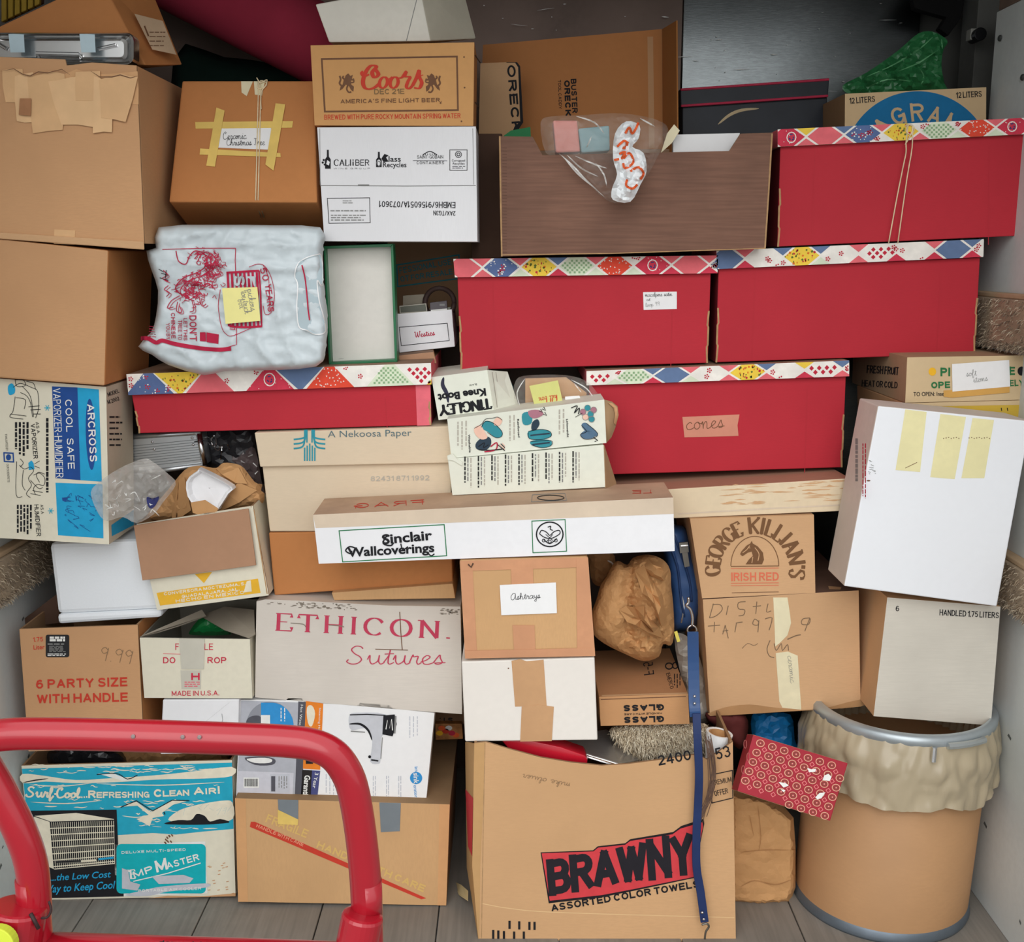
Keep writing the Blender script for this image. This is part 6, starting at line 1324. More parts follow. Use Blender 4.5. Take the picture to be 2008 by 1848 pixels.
out = [(1200, 1110), (1212, 1100), (1230, 1108), (1242, 1094), (1272, 1088), (1300, 1098), (1314, 1118), (1316, 1150), (1320, 1185), (1322, 1240), (1316, 1266), (1300, 1264), (1292, 1288), (1262, 1297), (1228, 1284), (1184, 1262), (1162, 1240), (1160, 1205), (1170, 1175), (1178, 1148), (1190, 1130)]
PB = Puff(b, out, 2.53, .07, kraft, 5, 34, .06, .013, 61, extra=kb_, bk=.03, ampf=lambda x, y: .22+.78/(1+math.exp(-((x-1228)+(y-1180)*.12)/7)))
for q, lift in (([(1214, 1196), (1226, 1184), (1244, 1190), (1262, 1184), (1266, 1202), (1290, 1226), (1302, 1252), (1276, 1244), (1246, 1232), (1228, 1216)], .03), ([(1244, 1118), (1262, 1104), (1280, 1140), (1296, 1160), (1308, 1204), (1296, 1228), (1280, 1190), (1258, 1160)], .026), ([(1268, 1092), (1300, 1098), (1312, 1116), (1300, 1136), (1276, 1130), (1262, 1110)], .02)):
    s = t.part('paper_fold'); cxx, cyc = sum(p[0] for p in q)/len(q), sum(p[1] for p in q)/len(q); rim = [PB.pt(*p, 1)+Vector((0, -.004-(i % 2)*.012, 0)) for i, p in enumerate(q)]
    mid = [PB.pt(cxx+(p[0]-cxx)*.5, cyc+(p[1]-cyc)*.5, 4)+Vector((0, -lift-(.012 if i % 2 else 0), 0)) for i, p in enumerate(q)]; n = len(q); cc = PB.pt(cxx, cyc, 4)+Vector((0, -lift*.4, 0))
    s.add(rim+mid+[cc], [(i, (i+1) % n, n+(i+1) % n, n+i) for i in range(n)]+[(n+i, n+(i+1) % n, 2*n) for i in range(n)], kraft)
t.done()
t = T('small_paper_bag', 'small brown paper bag tied with white string under the wallcovering box', 'bag')
b = t.part('bag'); PB = Puff(b, [(1156, 1084), (1200, 1084), (1206, 1110), (1196, 1130), (1180, 1150), (1162, 1142), (1156, 1110)], 2.66, .02, kraft2, 7, 16, .014, .03, 62)
s = t.part('string', label='frayed white string', smooth=True)
for k in range(7): tube(s, [PB.pt(1192, 1100, 4), PB.pt(1200+k, 1104+k, 12), PB.pt(1202+k*2.2, 1118+k, 10), PB.pt(1200+k*3.2, 1128-k*.6, 5)], .0016, M('white cotton', (222, 214, 206), .9, .05, 30, .1), 6, 3)
t.done()
navy = M('blue vinyl', (48, 78, 124), .42, .07, 7, .15, spec=.45)
t = T('blue_shoulder_bag', 'blue vinyl shoulder bag squeezed between the paper bag and the Killian carton', 'bag')
b = t.part('bag', smooth=True); PB = Puff(b, [(1296, 1040), (1330, 1030), (1348, 1042), (1360, 1090), (1372, 1130), (1380, 1165), (1374, 1200), (1362, 1232), (1330, 1240), (1316, 1236), (1312, 1180), (1304, 1100)], 2.62, .05, navy, 8, 24, .01, .015, 63, mode='fold', bk=.06)
for p in ([(1310, 1060), (1328, 1110), (1334, 1160), (1340, 1200), (1350, 1236)], [(1322, 1050), (1340, 1100), (1352, 1140), (1356, 1180)]):
    s = t.part('piping', smooth=True); tube(s, [PB.pt(x, y, 2) for x, y in p], .003, M('dark blue piping', (36, 58, 98), .4, .05, 9, .1), 8, 4)
s = t.part('zip', label='silvery zip'); stroke(s, PB, [(1337, 1170), (1341, 1190), (1336, 1222)], 2.6, chrome, 4, 4)
s = t.part('buckle', label='steel buckle and tab'); fb = vface(2.55); slab(s, fb, [(1331, 1064), (1348, 1062), (1350, 1082), (1333, 1084)], M('dull steel', (120, 116, 108), .35, .1, 9, .1, metal=.8), .006); tube(s, [fb.pt(1334, 1070, 16), fb.pt(1348, 1069, 16)], .003, chrome, 8); slab(s, fb, [(1337, 1084), (1348, 1083), (1352, 1110), (1342, 1112)], M('dull steel', (120, 116, 108), .35, .1, 9, .1, metal=.8), .004)
s = t.part('clip', smooth=True, label='snap clip and ring'); fc = vface(2.5)
tube(s, [fc.pt(*p) for p in ((1350, 1172), (1350, 1182), (1346, 1188), (1354, 1196), (1358, 1212), (1357, 1228))], .0035, chrome, 8, 4); tube(s, [fc.pt(1357+9*math.sin(a), 1236-9*math.cos(a)) for a in [k*6.2832/16 for k in range(17)]], .0022, chrome, 8)
s = t.part('strap', label='long blue shoulder strap hanging to the floor', bevel=.001)
def band(mb, pts, wd, th, m):
    V = []
    for i, (x, y, Y) in enumerate(pts):
        a = pts[max(0, i-1)]; c = pts[min(len(pts)-1, i+1)]; dx, dy = c[0]-a[0], c[1]-a[1]; l = math.hypot(dx, dy)
        w_ = wd(i/(len(pts)-1)) if callable(wd) else wd
        p = at(x-dy/l*w_/2, y+dx/l*w_/2, Y); q = at(x+dy/l*w_/2, y-dx/l*w_/2, Y); V += [p, q, q+Vector((0, th, 0)), p+Vector((0, th, 0))]
    n = len(pts); fs = [(4*i+k, 4*i+(k+1) % 4, 4*i+4+(k+1) % 4, 4*i+4+k) for i in range(n-1) for k in range(4)]+[(3, 2, 1, 0), (4*n-4, 4*n-3, 4*n-2, 4*n-1)]
    mb.add(V, fs, m)
band(s, spline([(1359, 1240, 2.48), (1360, 1300, 2.4), (1362, 1380, 2.33), (1364, 1406, 2.325)], 5), 22, .005, navy)
band(s, spline([(1366, 1400, 2.32), (1368, 1450, 2.303), (1371, 1520, 2.297), (1369, 1580, 2.297), (1366, 1640, 2.297), (1366, 1700, 2.297), (1374, 1750, 2.297), (1382, 1810, 2.295)], 6), 16, .004, M('dark blue strap back', (34, 50, 92), .55, .08, 14, .2))
for x, y, Y in ((1362, 1366, 2.325), (1362, 1380, 2.323), (1377, 1790, 2.29), (1380, 1803, 2.29)):
    r = t.part('rivet', smooth=True); lathe(r, at(x, y, Y), [(.0035, 0), (.003, .002), (.001, .003)], chrome, 10, Vector((0, -1, 0)))
s = t.part('hook', smooth=True, label='steel hook at the strap end'); tube(s, [at(x, y, 2.293) for x, y in ((1376, 1814), (1386, 1812), (1390, 1818), (1384, 1828), (1382, 1842))], .0025, M('dull steel', (1, 1, 1)), 8, 4)
s = t.part('fringe', label='frayed brown cord'); rr = random.Random(9)
for k in range(16): x = 1385+rr.uniform(-4, 10); tube(s, [at(x, 1440+rr.uniform(0, 30), 2.30), at(x+rr.uniform(4, 14), 1510, 2.298), at(x+rr.uniform(-4, 8), 1560, 2.298), at(1366+rr.uniform(0, 20), 1600+rr.uniform(0, 16), 2.298)], .0009, M('frayed cord', (96, 74, 62), .9, .1, 30, .1), 5, 3)
t.done()
t = T('yellow_tag', 'small yellow tag under the blue bag', 'tag'); b = t.part('tag'); panel(b, [(1322, 1240), (1328, 1238), (1334, 1258), (1328, 1260)], 2.50, M('yellow tag', (222, 206, 96), .6, .03, 9, .05), .002); t.done()
t = T('folded_grey_plastic', 'folded grey plastic sheeting behind the hanging blue strap', 'plastic')
b = t.part('film'); PB = Puff(b, [(1322, 1250), (1350, 1250), (1372, 1290), (1390, 1360), (1396, 1412), (1350, 1418), (1340, 1350)], 2.56, .02, M('grey film', (150, 142, 132), .3, .1, 12, .3, spec=.6), 8, 18, .016, .035, 65, mode='fold'); t.done()
t = T('red_ale_carton', 'tan George Killians Irish Red carton with horse head, right of the blue bag', 'box')
b = t.part('body', bevel=.003); F = cbox(b, [(1353, 1018), (1596, 1010), (1599, 1163), (1377, 1174)], 2.5, .3, tan2); f = F['front']
t.label = 'tan George Killian\'s Irish Red ale carton with a horse head, right of the blue bag'
kbb = ink('umber', (116, 82, 54))
stext(b, f, "GEORGE", arc(1480, 1114, 68, 29, -100, -20), kbb, 2, .24, .07, gap=.1, foot=.12); stext(b, f, "KILLIAN'S", arc(1480, 1114, 68, 31, -9, 104), kbb, 2, .22, .07, gap=.1, foot=.1)
stroke(b, f, ell(1480, 1110, 47, 58, 30, 0, -90, 90), 1.5, kbb, 2); stroke(b, f, [(1433, 1111), (1527, 1110)], 1.5, kbb, 2)
ks = ink('salmon red', (214, 112, 84)); btext(b, f, 'IRISH RED', base((1434, 1140), (1527, 1139), 17), ks, 2, .03); 
for y in (1115, 1144, 1149): stroke(b, f, [(1433, y), (1527, y-1)], 1.1, ks, 2)
poly(b, f, [(1471, 1066), (1474, 1061), (1476, 1066), (1486, 1072), (1496, 1084), (1498, 1098), (1494, 1107), (1462, 1107), (1468, 1098), (1476, 1090), (1474, 1082), (1466, 1084), (1456, 1091), (1451, 1087), (1454, 1081), (1464, 1070)], kbb, 2)
for p in ([(1470, 1070), (1464, 1078), (1456, 1084)], [(1480, 1074), (1488, 1086), (1486, 1100)], [(1476, 1092), (1474, 1104)], [(1468, 1074), (1471, 1075)]): stroke(b, f, p, 1.5, tan2, 3, 4)
stroke(b, f, [(1435, 1163), (1527, 1161)], 1.2, kbr, 1); btext(b, f, '.', base((1534, 1140), (1536, 1140), 3), kbb, 2)
t.done()
t = T('pencilled_carton', 'large tan carton with pencil scrawl and two cream tape strips below the ale carton', 'box')
b = t.part('body', bevel=.004); F = cbox(b, [(1378, 1176), (1684, 1158), (1688, 1386), (1392, 1405)], 2.5, .36, tan2, tan, M('dark wood look top', (112, 84, 70), .8, .1, 9, .15, stain=.2)); f = F['front']
kp = ink('pencil lead', (120, 98, 76)); 
def pen(pts, w_=1.5): stroke(b, f, pts, w_, kp, 2, 3)
pen([(1399, 1184), (1391, 1212)]); pen([(1397, 1186), (1412, 1186), (1416, 1196), (1404, 1208), (1391, 1212)]); pen([(1428, 1188), (1424, 1206)]); pen([(1462, 1180), (1448, 1182), (1448, 1194), (1460, 1196), (1458, 1206), (1448, 1208)]); pen([(1484, 1180), (1482, 1204)]); pen([(1476, 1190), (1492, 1188)]); pen([(1506, 1184), (1503, 1200), (1512, 1198)])
pen([(1388, 1228), (1412, 1226)]); pen([(1401, 1220), (1400, 1240)]); pen([(1422, 1226), (1417, 1244)]); pen([(1422, 1226), (1428, 1252)]); pen([(1417, 1238), (1428, 1236)]); pen([(1444, 1222), (1441, 1240)]); pen([(1443, 1222), (1456, 1220)]); pen([(1488, 1220), (1480, 1214), (1476, 1224), (1486, 1226), (1488, 1216), (1486, 1240)]); pen([(1500, 1214), (1514, 1212), (1508, 1236)]); pen([(1588, 1212), (1574, 1214), (1572, 1224), (1586, 1224), (1588, 1212), (1578, 1238)]); pen([(1510, 1256), (1504, 1272), (1508, 1286), (1518, 1290)]); pen([(1544, 1254), (1560, 1247), (1570, 1245)], 2); pen([(1518, 1262), (1522, 1276), (1532, 1262), (1534, 1276), (1544, 1264), (1546, 1276)]); pen([(1455, 1272), (1466, 1262), (1478, 1266), (1486, 1262)], 1)
p = t.part('tape_strip', label='cream tape strip, upper'); slab(p, f, [(1516, 1172), (1544, 1172), (1549, 1205), (1551, 1222), (1544, 1246), (1528, 1262), (1520, 1268), (1518, 1212)], tape_w, .0006, 1)
p = t.part('tape_strip', label='cream tape strip with faint writing, lower'); slab(p, f, [(1521, 1281), (1545, 1278), (1564, 1286), (1571, 1392), (1534, 1388), (1528, 1376)], tape_w, .0006, 1); htext(p, f, 'ceramic', base((1544, 1286), (1550, 1340), 6), kgr, 4, .1)
poly(b, f, spline([(1392, 1404), (1420, 1388), (1470, 1382), (1520, 1388), (1600, 1392), (1687, 1372), (1688, 1386), (1540, 1396)], 3, True), M('damp stain', (176, 134, 92), .85, .08, 9, .1), .5)
g = F['top']; poly(b, g, [(1624, 1150), (1650, 1152), (1648, 1157), (1626, 1156)], tan, 1)
t.done()
t = T('tilted_white_box', 'large tilted white box with three yellowed tape marks on its face', 'box')
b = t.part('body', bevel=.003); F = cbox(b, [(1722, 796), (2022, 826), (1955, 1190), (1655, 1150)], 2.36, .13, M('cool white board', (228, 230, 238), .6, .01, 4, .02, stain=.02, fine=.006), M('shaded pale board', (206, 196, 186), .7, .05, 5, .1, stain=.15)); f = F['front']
yt = M('yellow tape ghost', (226, 218, 168), .6, .03, 14, .05)
for i, q in enumerate(([(1775, 803), (1817, 808), (1804, 926), (1756, 922)], [(1844, 812), (1894, 818), (1872, 940), (1824, 936)], [(1907, 820), (1949, 824), (1930, 938), (1885, 938)])): poly(b, f, q, yt, 1)
for x in range(1850, 1945, 5):
    if not 1882 < x < 1896: disc(b, f, x, 858+((x*7) % 3), 1.1, 1.1, kbr, 2, 6)
for k in range(14): r_ = random.Random(k); x, y = r_.uniform(1700, 1716), r_.uniform(900, 930); stroke(b, f, [(x, y), (x+r_.uniform(2, 6), y+1)], .9, kgr, 1)
stroke(b, f, [(1775, 918), (1798, 907)], 1, kbr, 2); disc(b, f, 1703, 943, 4, 1.5, kbr, 1, 8)
g = F['left']; smallprint(b, g, 1676, 860, 1684, 950, 1, kgr, 1, True, 8, h=2.4); smallprint(b, g, 1690, 870, 1700, 980, 2, kr2, 1, True, 4, h=1)
t.done()
t = T('handled_liters_carton', 'grey white fluted carton printed 6 Handled 1.75 Liters on the drum', 'box')
b = t.part('body', bevel=.003); F = cbox(b, [(1740, 1172), (1962, 1190), (1943, 1423), (1713, 1405)], 2.4, .3, M('fluted grey white board', (204, 198, 186), .85, .05, 6, .2, fiber=(.5, 1, 7), bscale=50, stain=.06), tan2); f = F['front']
btext(b, f, '6', base((1756, 1199), (1763, 1199), 11), k_, 2, .02); btext(b, f, 'HANDLED 1.75 LITERS', base((1842, 1207), (1958, 1213), 12), k_, 2, .02)
t.done()
# fruit boxes
t = T('fruit_carton', 'beige fruit carton with green lettering and a taped note, right of the red boxes', 'box')
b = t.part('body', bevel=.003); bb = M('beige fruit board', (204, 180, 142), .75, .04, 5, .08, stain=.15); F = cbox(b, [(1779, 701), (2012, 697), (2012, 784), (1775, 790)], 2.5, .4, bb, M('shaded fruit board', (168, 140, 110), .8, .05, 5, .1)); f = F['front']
kdg = ink('leaf green', (44, 112, 66)); disc(b, f, 1828, 729, 7.5, 8, ky, 2, 16)
btext(b, f, 'PI', base((1844, 738), (1863, 738), 17), kdg, 2, .05); btext(b, f, 'E', base((1979, 736), (1990, 736), 17), kdg, 2, .05); btext(b, f, 'OPE', base((1826, 762), (1863, 761), 13), kdg, 2, .045); btext(b, f, 'ELY', base((1980, 758), (2007, 757), 13), kdg, 2, .045); btext(b, f, 'TO OPEN: Insert', base((1791, 777), (1858, 776), 8), k_, 2, .01); disc(b, f, 2003, 728, 8, 9, k_, 2, 16)
p = t.part('paper_note', label='white note with faint handwriting'); slab(p, f, [(1866, 714), (1978, 706), (1980, 758), (1867, 768)], paper, .0008, 4); htext(p, f, 'soft', base((1894, 738), (1914, 736), 6), kgr, 8, .1); htext(p, f, 'items', base((1908, 750), (1936, 746), 6), kgr, 8, .1)
p = t.part('tape_strip', label='amber tape along the note'); slab(p, f, [(1850, 766), (1979, 757), (1979, 770), (1866, 780), (1850, 778)], M('amber tape', (206, 158, 84), .4, .05, 9, .1), .0006, 3)
g = F['left']; btext(b, g, 'FRESH FRUIT', base((1700, 732), (1762, 736), 16), k_, 1, .02); btext(b, g, 'HEAT OR COLD', base((1690, 758), (1760, 762), 13), k_, 1, .02)
t.done()
t = T('yellow_carton', 'yellow edged carton squeezed under the fruit carton', 'box')
b = t.part('body', bevel=.003); F = cbox(b, [(1775, 791), (2010, 785), (2008, 850), (1776, 850)], 2.5, .36, M('mustard yellow board', (198, 166, 62), .7, .06, 5, .08, stain=.1), tan); f = F['front']
poly(b, f, [(1776, 791), (2009, 785), (2009, 794), (1776, 798)], bb, 1)
for x in (1963, 1975): stroke(b, f, [(x, 800), (x+1, 806)], 1.6, k_, 2)
t.done()
t = T('dark_bin', 'dark box top in the shadow under the wall carpet rail at right', 'box')
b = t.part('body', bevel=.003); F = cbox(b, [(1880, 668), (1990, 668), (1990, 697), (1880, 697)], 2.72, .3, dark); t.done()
t = T('tall_spirits_carton', 'tan carton with big blue disc and 12 Liters print behind the topmost red box', 'box')
b = t.part('body', bevel=.003); F = cbox(b, [(1657, 184), (1934, 171), (1932, 465), (1655, 470)], 2.76, .2, M('pale tan carton', (206, 178, 138), .8, .04, 5, .1), tand); f = F['front']
bd = [(x, y) for x, y in ell(1800, 326, 147, 147, 60, 0, -72, 72)]; poly(b, f, bd, ink('strong blue', (26, 110, 160)), 1)
btext(b, f, '12 LITERS', base((1666, 204), (1716, 200), 12), k_, 2, .02); btext(b, f, '12 LITERS', base((1875, 193), (1925, 190), 12), k_, 2, .02)
kt = M('pale tan carton', (1, 1, 1))
for c, a0, a1 in (('A', -52, -33), ('G', -29, -14), ('R', -8, 6), ('A', 11, 26), ('M', 31, 49)): btext(b, f, c, arc(1800, 326, 88, 36, a0, a1), kt, 2, .03)
t.done()
t = T('green_plastic_bag', 'translucent green plastic bag on the blue disc carton, upper right', 'bag')
b = t.part('film'); gb = M('green film', (42, 116, 66), .35, .12, 9, .3, alpha=.85, spec=.6)
PB = Puff(b, [(1652, 172), (1660, 162), (1700, 142), (1760, 100), (1800, 66), (1828, 62), (1852, 74), (1858, 84), (1850, 98), (1846, 130), (1852, 164), (1852, 178), (1760, 180), (1680, 184), (1660, 182)], 2.84, .03, gb, 6, 30, .04, .016, 71, mode='crumple', bk=.05)
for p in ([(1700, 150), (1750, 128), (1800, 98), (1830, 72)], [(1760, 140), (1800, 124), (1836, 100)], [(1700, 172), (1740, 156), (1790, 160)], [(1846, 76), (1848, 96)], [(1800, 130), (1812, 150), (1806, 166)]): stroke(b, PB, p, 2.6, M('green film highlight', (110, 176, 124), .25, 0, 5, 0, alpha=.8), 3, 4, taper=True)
t.done()
t = T('black_rubber_strip', 'black rubber strip hanging in the upper right corner', 'strip')
b = t.part('strip', bevel=.002); V = [(1790, 0), (1840, -60), (1900, -40), (1890, 10), (1884, 36), (1860, 70), (1842, 56), (1856, 34), (1820, 24), (1794, 16)]
prism(b, [at(x, y, 3.05) for x, y in V], (0, .03, 0), M('black rubber', (16, 16, 16), .8, .1, 9, .1)); t.done()

# ---------------- towel carton and its contents ----------------
tw = M('towel carton board', (199, 158, 116), .85, .04, 3, .12, fiber=(1, 1, 5), stain=.12)
t = T('towel_carton', 'large open tan Brawny towel carton with red and black logo on the floor', 'box')
b = t.part('body', bevel=.004); Yb = 2.325
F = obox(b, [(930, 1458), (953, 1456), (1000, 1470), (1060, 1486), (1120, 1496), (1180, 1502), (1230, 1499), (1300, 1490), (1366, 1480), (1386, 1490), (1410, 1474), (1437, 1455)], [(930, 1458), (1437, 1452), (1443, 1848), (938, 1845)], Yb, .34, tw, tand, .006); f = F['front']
poly(b, f, [(930, 1458), (951, 1456), (948, 1560), (942, 1700), (940, 1845), (938, 1845), (926, 1700)], M('towel carton fold', (190, 150, 102), .85, .05, 5, .1), .6)
stroke(b, f, [(951, 1457), (948, 1600), (944, 1845)], 1.8, edge, 1)
L0 = [(1060, 1672), (1163, 1668), (1172, 1660), (1226, 1654), (1236, 1646), (1320, 1632), (1336, 1620), (1380, 1606), (1381, 1616), (1372, 1660), (1362, 1716), (1362, 1722), (1240, 1748), (1180, 1760), (1076, 1772)]
poly(b, f, L0, ink('logo black edge', (30, 26, 30)), 1)
c = (1215, 1695); poly(b, f, [(c[0]+(x-c[0])*.985+(0), c[1]+(y-c[1])*.93) for x, y in L0], ink('logo red', (204, 64, 70)), 2)
fn = lambda u, v: (1074+u*290, 1756-u*40-u*u*8 - v*(76+12*math.sin(u*3.1)*.3+u*6)*(1) + 0*u)
bl = lambda u, v: (1078+u*284+v*-6+0*u, 1758-u*44-v*(72+u*14)); bl.l = 284/78
btext(b, f, 'BRAWNY', bl, ink('logo black', (34, 32, 38)), 3, .052, .62)
btext(b, f, 'ASSORTED COLOR TOWELS', base((1082, 1788), (1372, 1740), 14), k_, 2, .035)
btext(b, f, '2400', base((1292, 1502), (1356, 1490), 20), k_, 2, .02); btext(b, f, '/53', base((1394, 1494), (1434, 1484), 24), k_, 2, .02)
frame(b, f, [(1394, 1520), (1436, 1511), (1437, 1565), (1396, 1575)], 1.8, k_, 2); btext(b, f, 'PREMIUM', base((1397, 1541), (1435, 1533), 10), k_, 2, .0); btext(b, f, 'OFFER', base((1402, 1562), (1428, 1556), 11), k_, 2, .01)
htext(b, f, 'mike oliver'.replace('v', 'u'), base((1118, 1536), (1026, 1518), 6), kpen, 2, .14)
for x, y, l in [(965, 1824, 18), (975, 1825, 18), (986, 1826, 18), (1006, 1827, 18), (1025, 1827, 18), (997, 1806, 16), (1016, 1807, 16), (1036, 1808, 16), (1046, 1808, 16)]: rect(b, f, x, y, x+4.4, y+l, k_, 2)
stroke(b, f, [(944, 1772), (1000, 1782), (1100, 1790), (1440, 1800)], 1.6, M('towel carton crease', (214, 182, 136), .85, 0, 5, 0), .8, 4)
b2 = t.part('side_wall', label='bowed left side with part of a red logo', bevel=.002)
G = panel(b2, [(912, 1455), (930, 1458), (938, 1845), (915, 1702)], 0, M('towel carton fold', (1, 1, 1)), .005, Yq=[2.5, 2.325, 2.325, 2.5])
poly(b2, G, [(913, 1548), (928, 1566), (926, 1680), (918, 1660)], ink('logo red', (1, 1, 1)), 1)
t.done()
t = T('red_pan', 'red enamel pan rim in the towel carton', 'pan')
b = t.part('pan', smooth=True, bevel=.002); e_ = M('red enamel', (190, 24, 44), .25, .04, 9, .03, spec=.6)
prism(b, [at(x, y, 2.36) for x, y in [(984, 1453), (1040, 1453), (1100, 1466), (1146, 1482), (1152, 1490), (1151, 1504), (1110, 1500), (1040, 1486), (1000, 1472)]], (0, .05, 0), e_); t.done()
t = T('silver_tray', 'silver baking tray slanting in the towel carton', 'tray')
b = t.part('tray', bevel=.002); A = [at(1062, 1457, 2.42), at(1190, 1436, 2.52), at(1268, 1490, 2.44), at(1212, 1503, 2.36)]
st = M('worn silver', (205, 203, 200), .3, .12, 12, .1, metal=.85); prism(b, A, (0, .004, .006), st)
tube(b, [A[0], A[1], A[2], A[3], A[0]], .004, chrome, 8); t.done()
t = T('sheepskin', 'fluffy beige sheepskin bundle in the towel carton', 'sheepskin')
b = t.part('hide'); PB = Puff(b, [(1195, 1432), (1230, 1420), (1300, 1416), (1360, 1418), (1388, 1424), (1392, 1455), (1380, 1490), (1330, 1500), (1270, 1498), (1225, 1470)], 2.46, .05, fz[0], 9, 30, .01, .03, 81)
w2 = t.part('wool', kind='stuff', label='fluffy wool'); wm = [M('wool', (214, 200, 174), .95, .08, 20, .2), M('wool pale', (232, 222, 200), .95, .08, 20, .2), M('wool dark', (176, 160, 134), .95, .08, 20, .2)]
def fn(r):
    while True:
        x, y = r.uniform(1196, 1392), r.uniform(1418, 1498)
        if inpoly(x, y, PB.pl): return PB.pt(x, y, 1), Vector((0, -1, .1))
tufts(w2, fn, 3800, wm, .014, .0011, 4); t.done()
t = T('paper_tube', 'white paper roll end leaning out of the towel carton', 'roll')
b = t.part('roll', smooth=False); ax = Vector((.16, .02, 1)).normalized(); ct = at(1411, 1437, 2.38)
lathe(b, ct-ax*.16, [(.012, 0), (.012, .06), (.026, .12), (.031, .16), (.026, .16), (.022, .155), (.02, .05)], paper, 28, ax, cap=False)
l = t.part('core', label='brown cardboard core'); lathe(l, ct-ax*.12, [(.0, .1), (.0215, .1), (.0255, .1185), (.021, .1185), (.018, .02)], kraft, 24, ax, cap=False); t.done()
t = T('maroon_cloth', 'dark maroon cloth hanging behind the blue strap', 'cloth')
b = t.part('cloth', smooth=True); PB = Puff(b, [(1384, 1398), (1420, 1400), (1462, 1404), (1466, 1440), (1450, 1470), (1420, 1440), (1392, 1420)], 2.52, .02, M('maroon cloth', (92, 40, 38), .8, .1, 9, .15), 9, 16, .008, .03, 83, mode='fold'); t.done()
t = T('blue_plastic_bag', 'bright blue plastic bag behind the red patterned box', 'bag')
b = t.part('film'); PB = Puff(b, [(1474, 1404), (1500, 1400), (1550, 1402), (1558, 1450), (1566, 1480), (1520, 1486), (1480, 1460)], 2.64, .03, M('bright blue film', (24, 120, 184), .3, .08, 9, .2, spec=.5), 8, 20, .016, .03, 84); t.done()

t = T('patterned_red_box', 'tilted red gift box patterned with rows of rings, against the drum', 'box')
b = t.part('body', bevel=.002); rd = M('gift wrap red', (158, 38, 52), .55, .03, 9, .05); 
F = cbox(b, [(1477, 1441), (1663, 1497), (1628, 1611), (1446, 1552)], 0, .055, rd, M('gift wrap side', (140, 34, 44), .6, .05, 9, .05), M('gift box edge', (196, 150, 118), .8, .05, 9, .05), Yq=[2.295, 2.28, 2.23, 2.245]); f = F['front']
kc = M('ring tan', (212, 168, 138), .6, .02, 9, 0); kd = M('ring brown', (132, 62, 54), .6, .02, 9, 0); kp2 = M('ring pink', (226, 130, 130), .6, 0, 9, 0)
u_ = (23.3, 7.2); v_ = (-7.4, 18.4); qd = [(1477, 1441), (1663, 1497), (1628, 1611), (1446, 1552)]
for i in range(-1, 11):
    for j in range(-1, 9):
        cx = 1491+u_[0]*i+v_[0]*j; cy = 1458+u_[1]*i+v_[1]*j
        if inpoly(cx, cy, qd) and edist(cx, cy, qd) > 5.5:
            poly(b, f, ell(cx, cy, 8.4, 7.4, 16, .3), kc, 1); poly(b, f, ell(cx, cy, 6.9, 5.9, 16, .3), rd, 1.8); poly(b, f, ell(cx, cy, 5.4, 4.4, 14, .3), kd, 2.6); disc(b, f, cx, cy, 1.6, 1.5, kp2, 3.4, 8)
        ex, ey = cx+u_[0]*.5+v_[0]*.5, cy+u_[1]*.5+v_[1]*.5
        if inpoly(ex, ey, qd) and edist(ex, ey, qd) > 6: frame(b, f, [(ex-4.5, ey-1), (ex+1, ey-4.5), (ex+4.5, ey+1), (ex-1, ey+4.5)], 1.1, kp2, 1)
for q in ([(1582, 1506), (1590, 1509), (1600, 1508), (1598, 1514), (1586, 1515)], [(1616, 1521), (1624, 1518), (1630, 1524), (1626, 1532), (1612, 1530)], [(1526, 1534), (1540, 1536), (1546, 1541), (1536, 1545)], [(1606, 1556), (1618, 1554), (1610, 1566), (1602, 1568), (1598, 1564)], [(1530, 1548), (1540, 1550), (1536, 1554)]): poly(b, f, q, kw, 5)
for q in ((1462, 1460), (1468, 1485), (1458, 1510)): ring(b, F['left'], q[0], q[1], 3, 8, 1.4, kp2, 1, 12)
t.done()
t = T('standing_paper_bag', 'brown paper grocery bag standing on the floor left of the drum', 'bag')
b = t.part('bag'); PB = Puff(b, [(1430, 1556), (1460, 1560), (1500, 1568), (1556, 1604), (1560, 1660), (1560, 1740), (1550, 1770), (1530, 1774), (1490, 1776), (1430, 1770)], 2.5, .05, kraft, 6, 11, .012, .009, 85, bk=.08, sm=0, mode='crumple')
for p in ([(1452, 1740), (1480, 1728), (1520, 1736), (1552, 1726)], [(1454, 1672), (1500, 1668), (1548, 1668)], [(1486, 1580), (1492, 1640), (1488, 1668)], [(1470, 1600), (1478, 1640)]): stroke(b, PB, p, 1.8, kraft2, 2, 5, taper=True)
t.done()
# drum
t = T('fibre_drum', 'brown fibre drum with steel rings and a plastic liner, lower right', 'drum')
cx, cyy, R0 = .926, 2.512, .208
b = t.part('barrel', smooth=True); fb = M('fibre board', (180, 138, 98), .6, .05, 5, .06, spec=.35, fiber=(1, 1, 3)); lathe(b, (cx, cyy, .012), [(R0, 0), (R0, .496), (R0-.006, .496), (R0-.006, .02), (0, .02)], fb, 72, cap=False)
sr = M('galvanised ring', (172, 180, 184), .35, .08, 12, .08, metal=.55)
b = t.part('bottom_ring', smooth=True, label='grey steel bottom ring'); lathe(b, (cx, cyy, 0), [(R0-.004, 0), (R0+.004, 0), (R0+.006, .006), (R0+.004, .012), (R0+.003, .022), (R0, .026)], M('dull blue grey ring', (112, 122, 132), .45, .1, 12, .1, metal=.6), 72, cap=False)
b = t.part('top_ring', smooth=True, label='galvanised locking ring'); lathe(b, (cx, cyy, .492), [(R0-.008, .0), (R0+.004, 0), (R0+.01, .008), (R0+.01, .022), (R0+.004, .03), (R0-.008, .03)], sr, 72, cap=False)
l = t.part('latch', parent=b, label='lever latch on the ring')
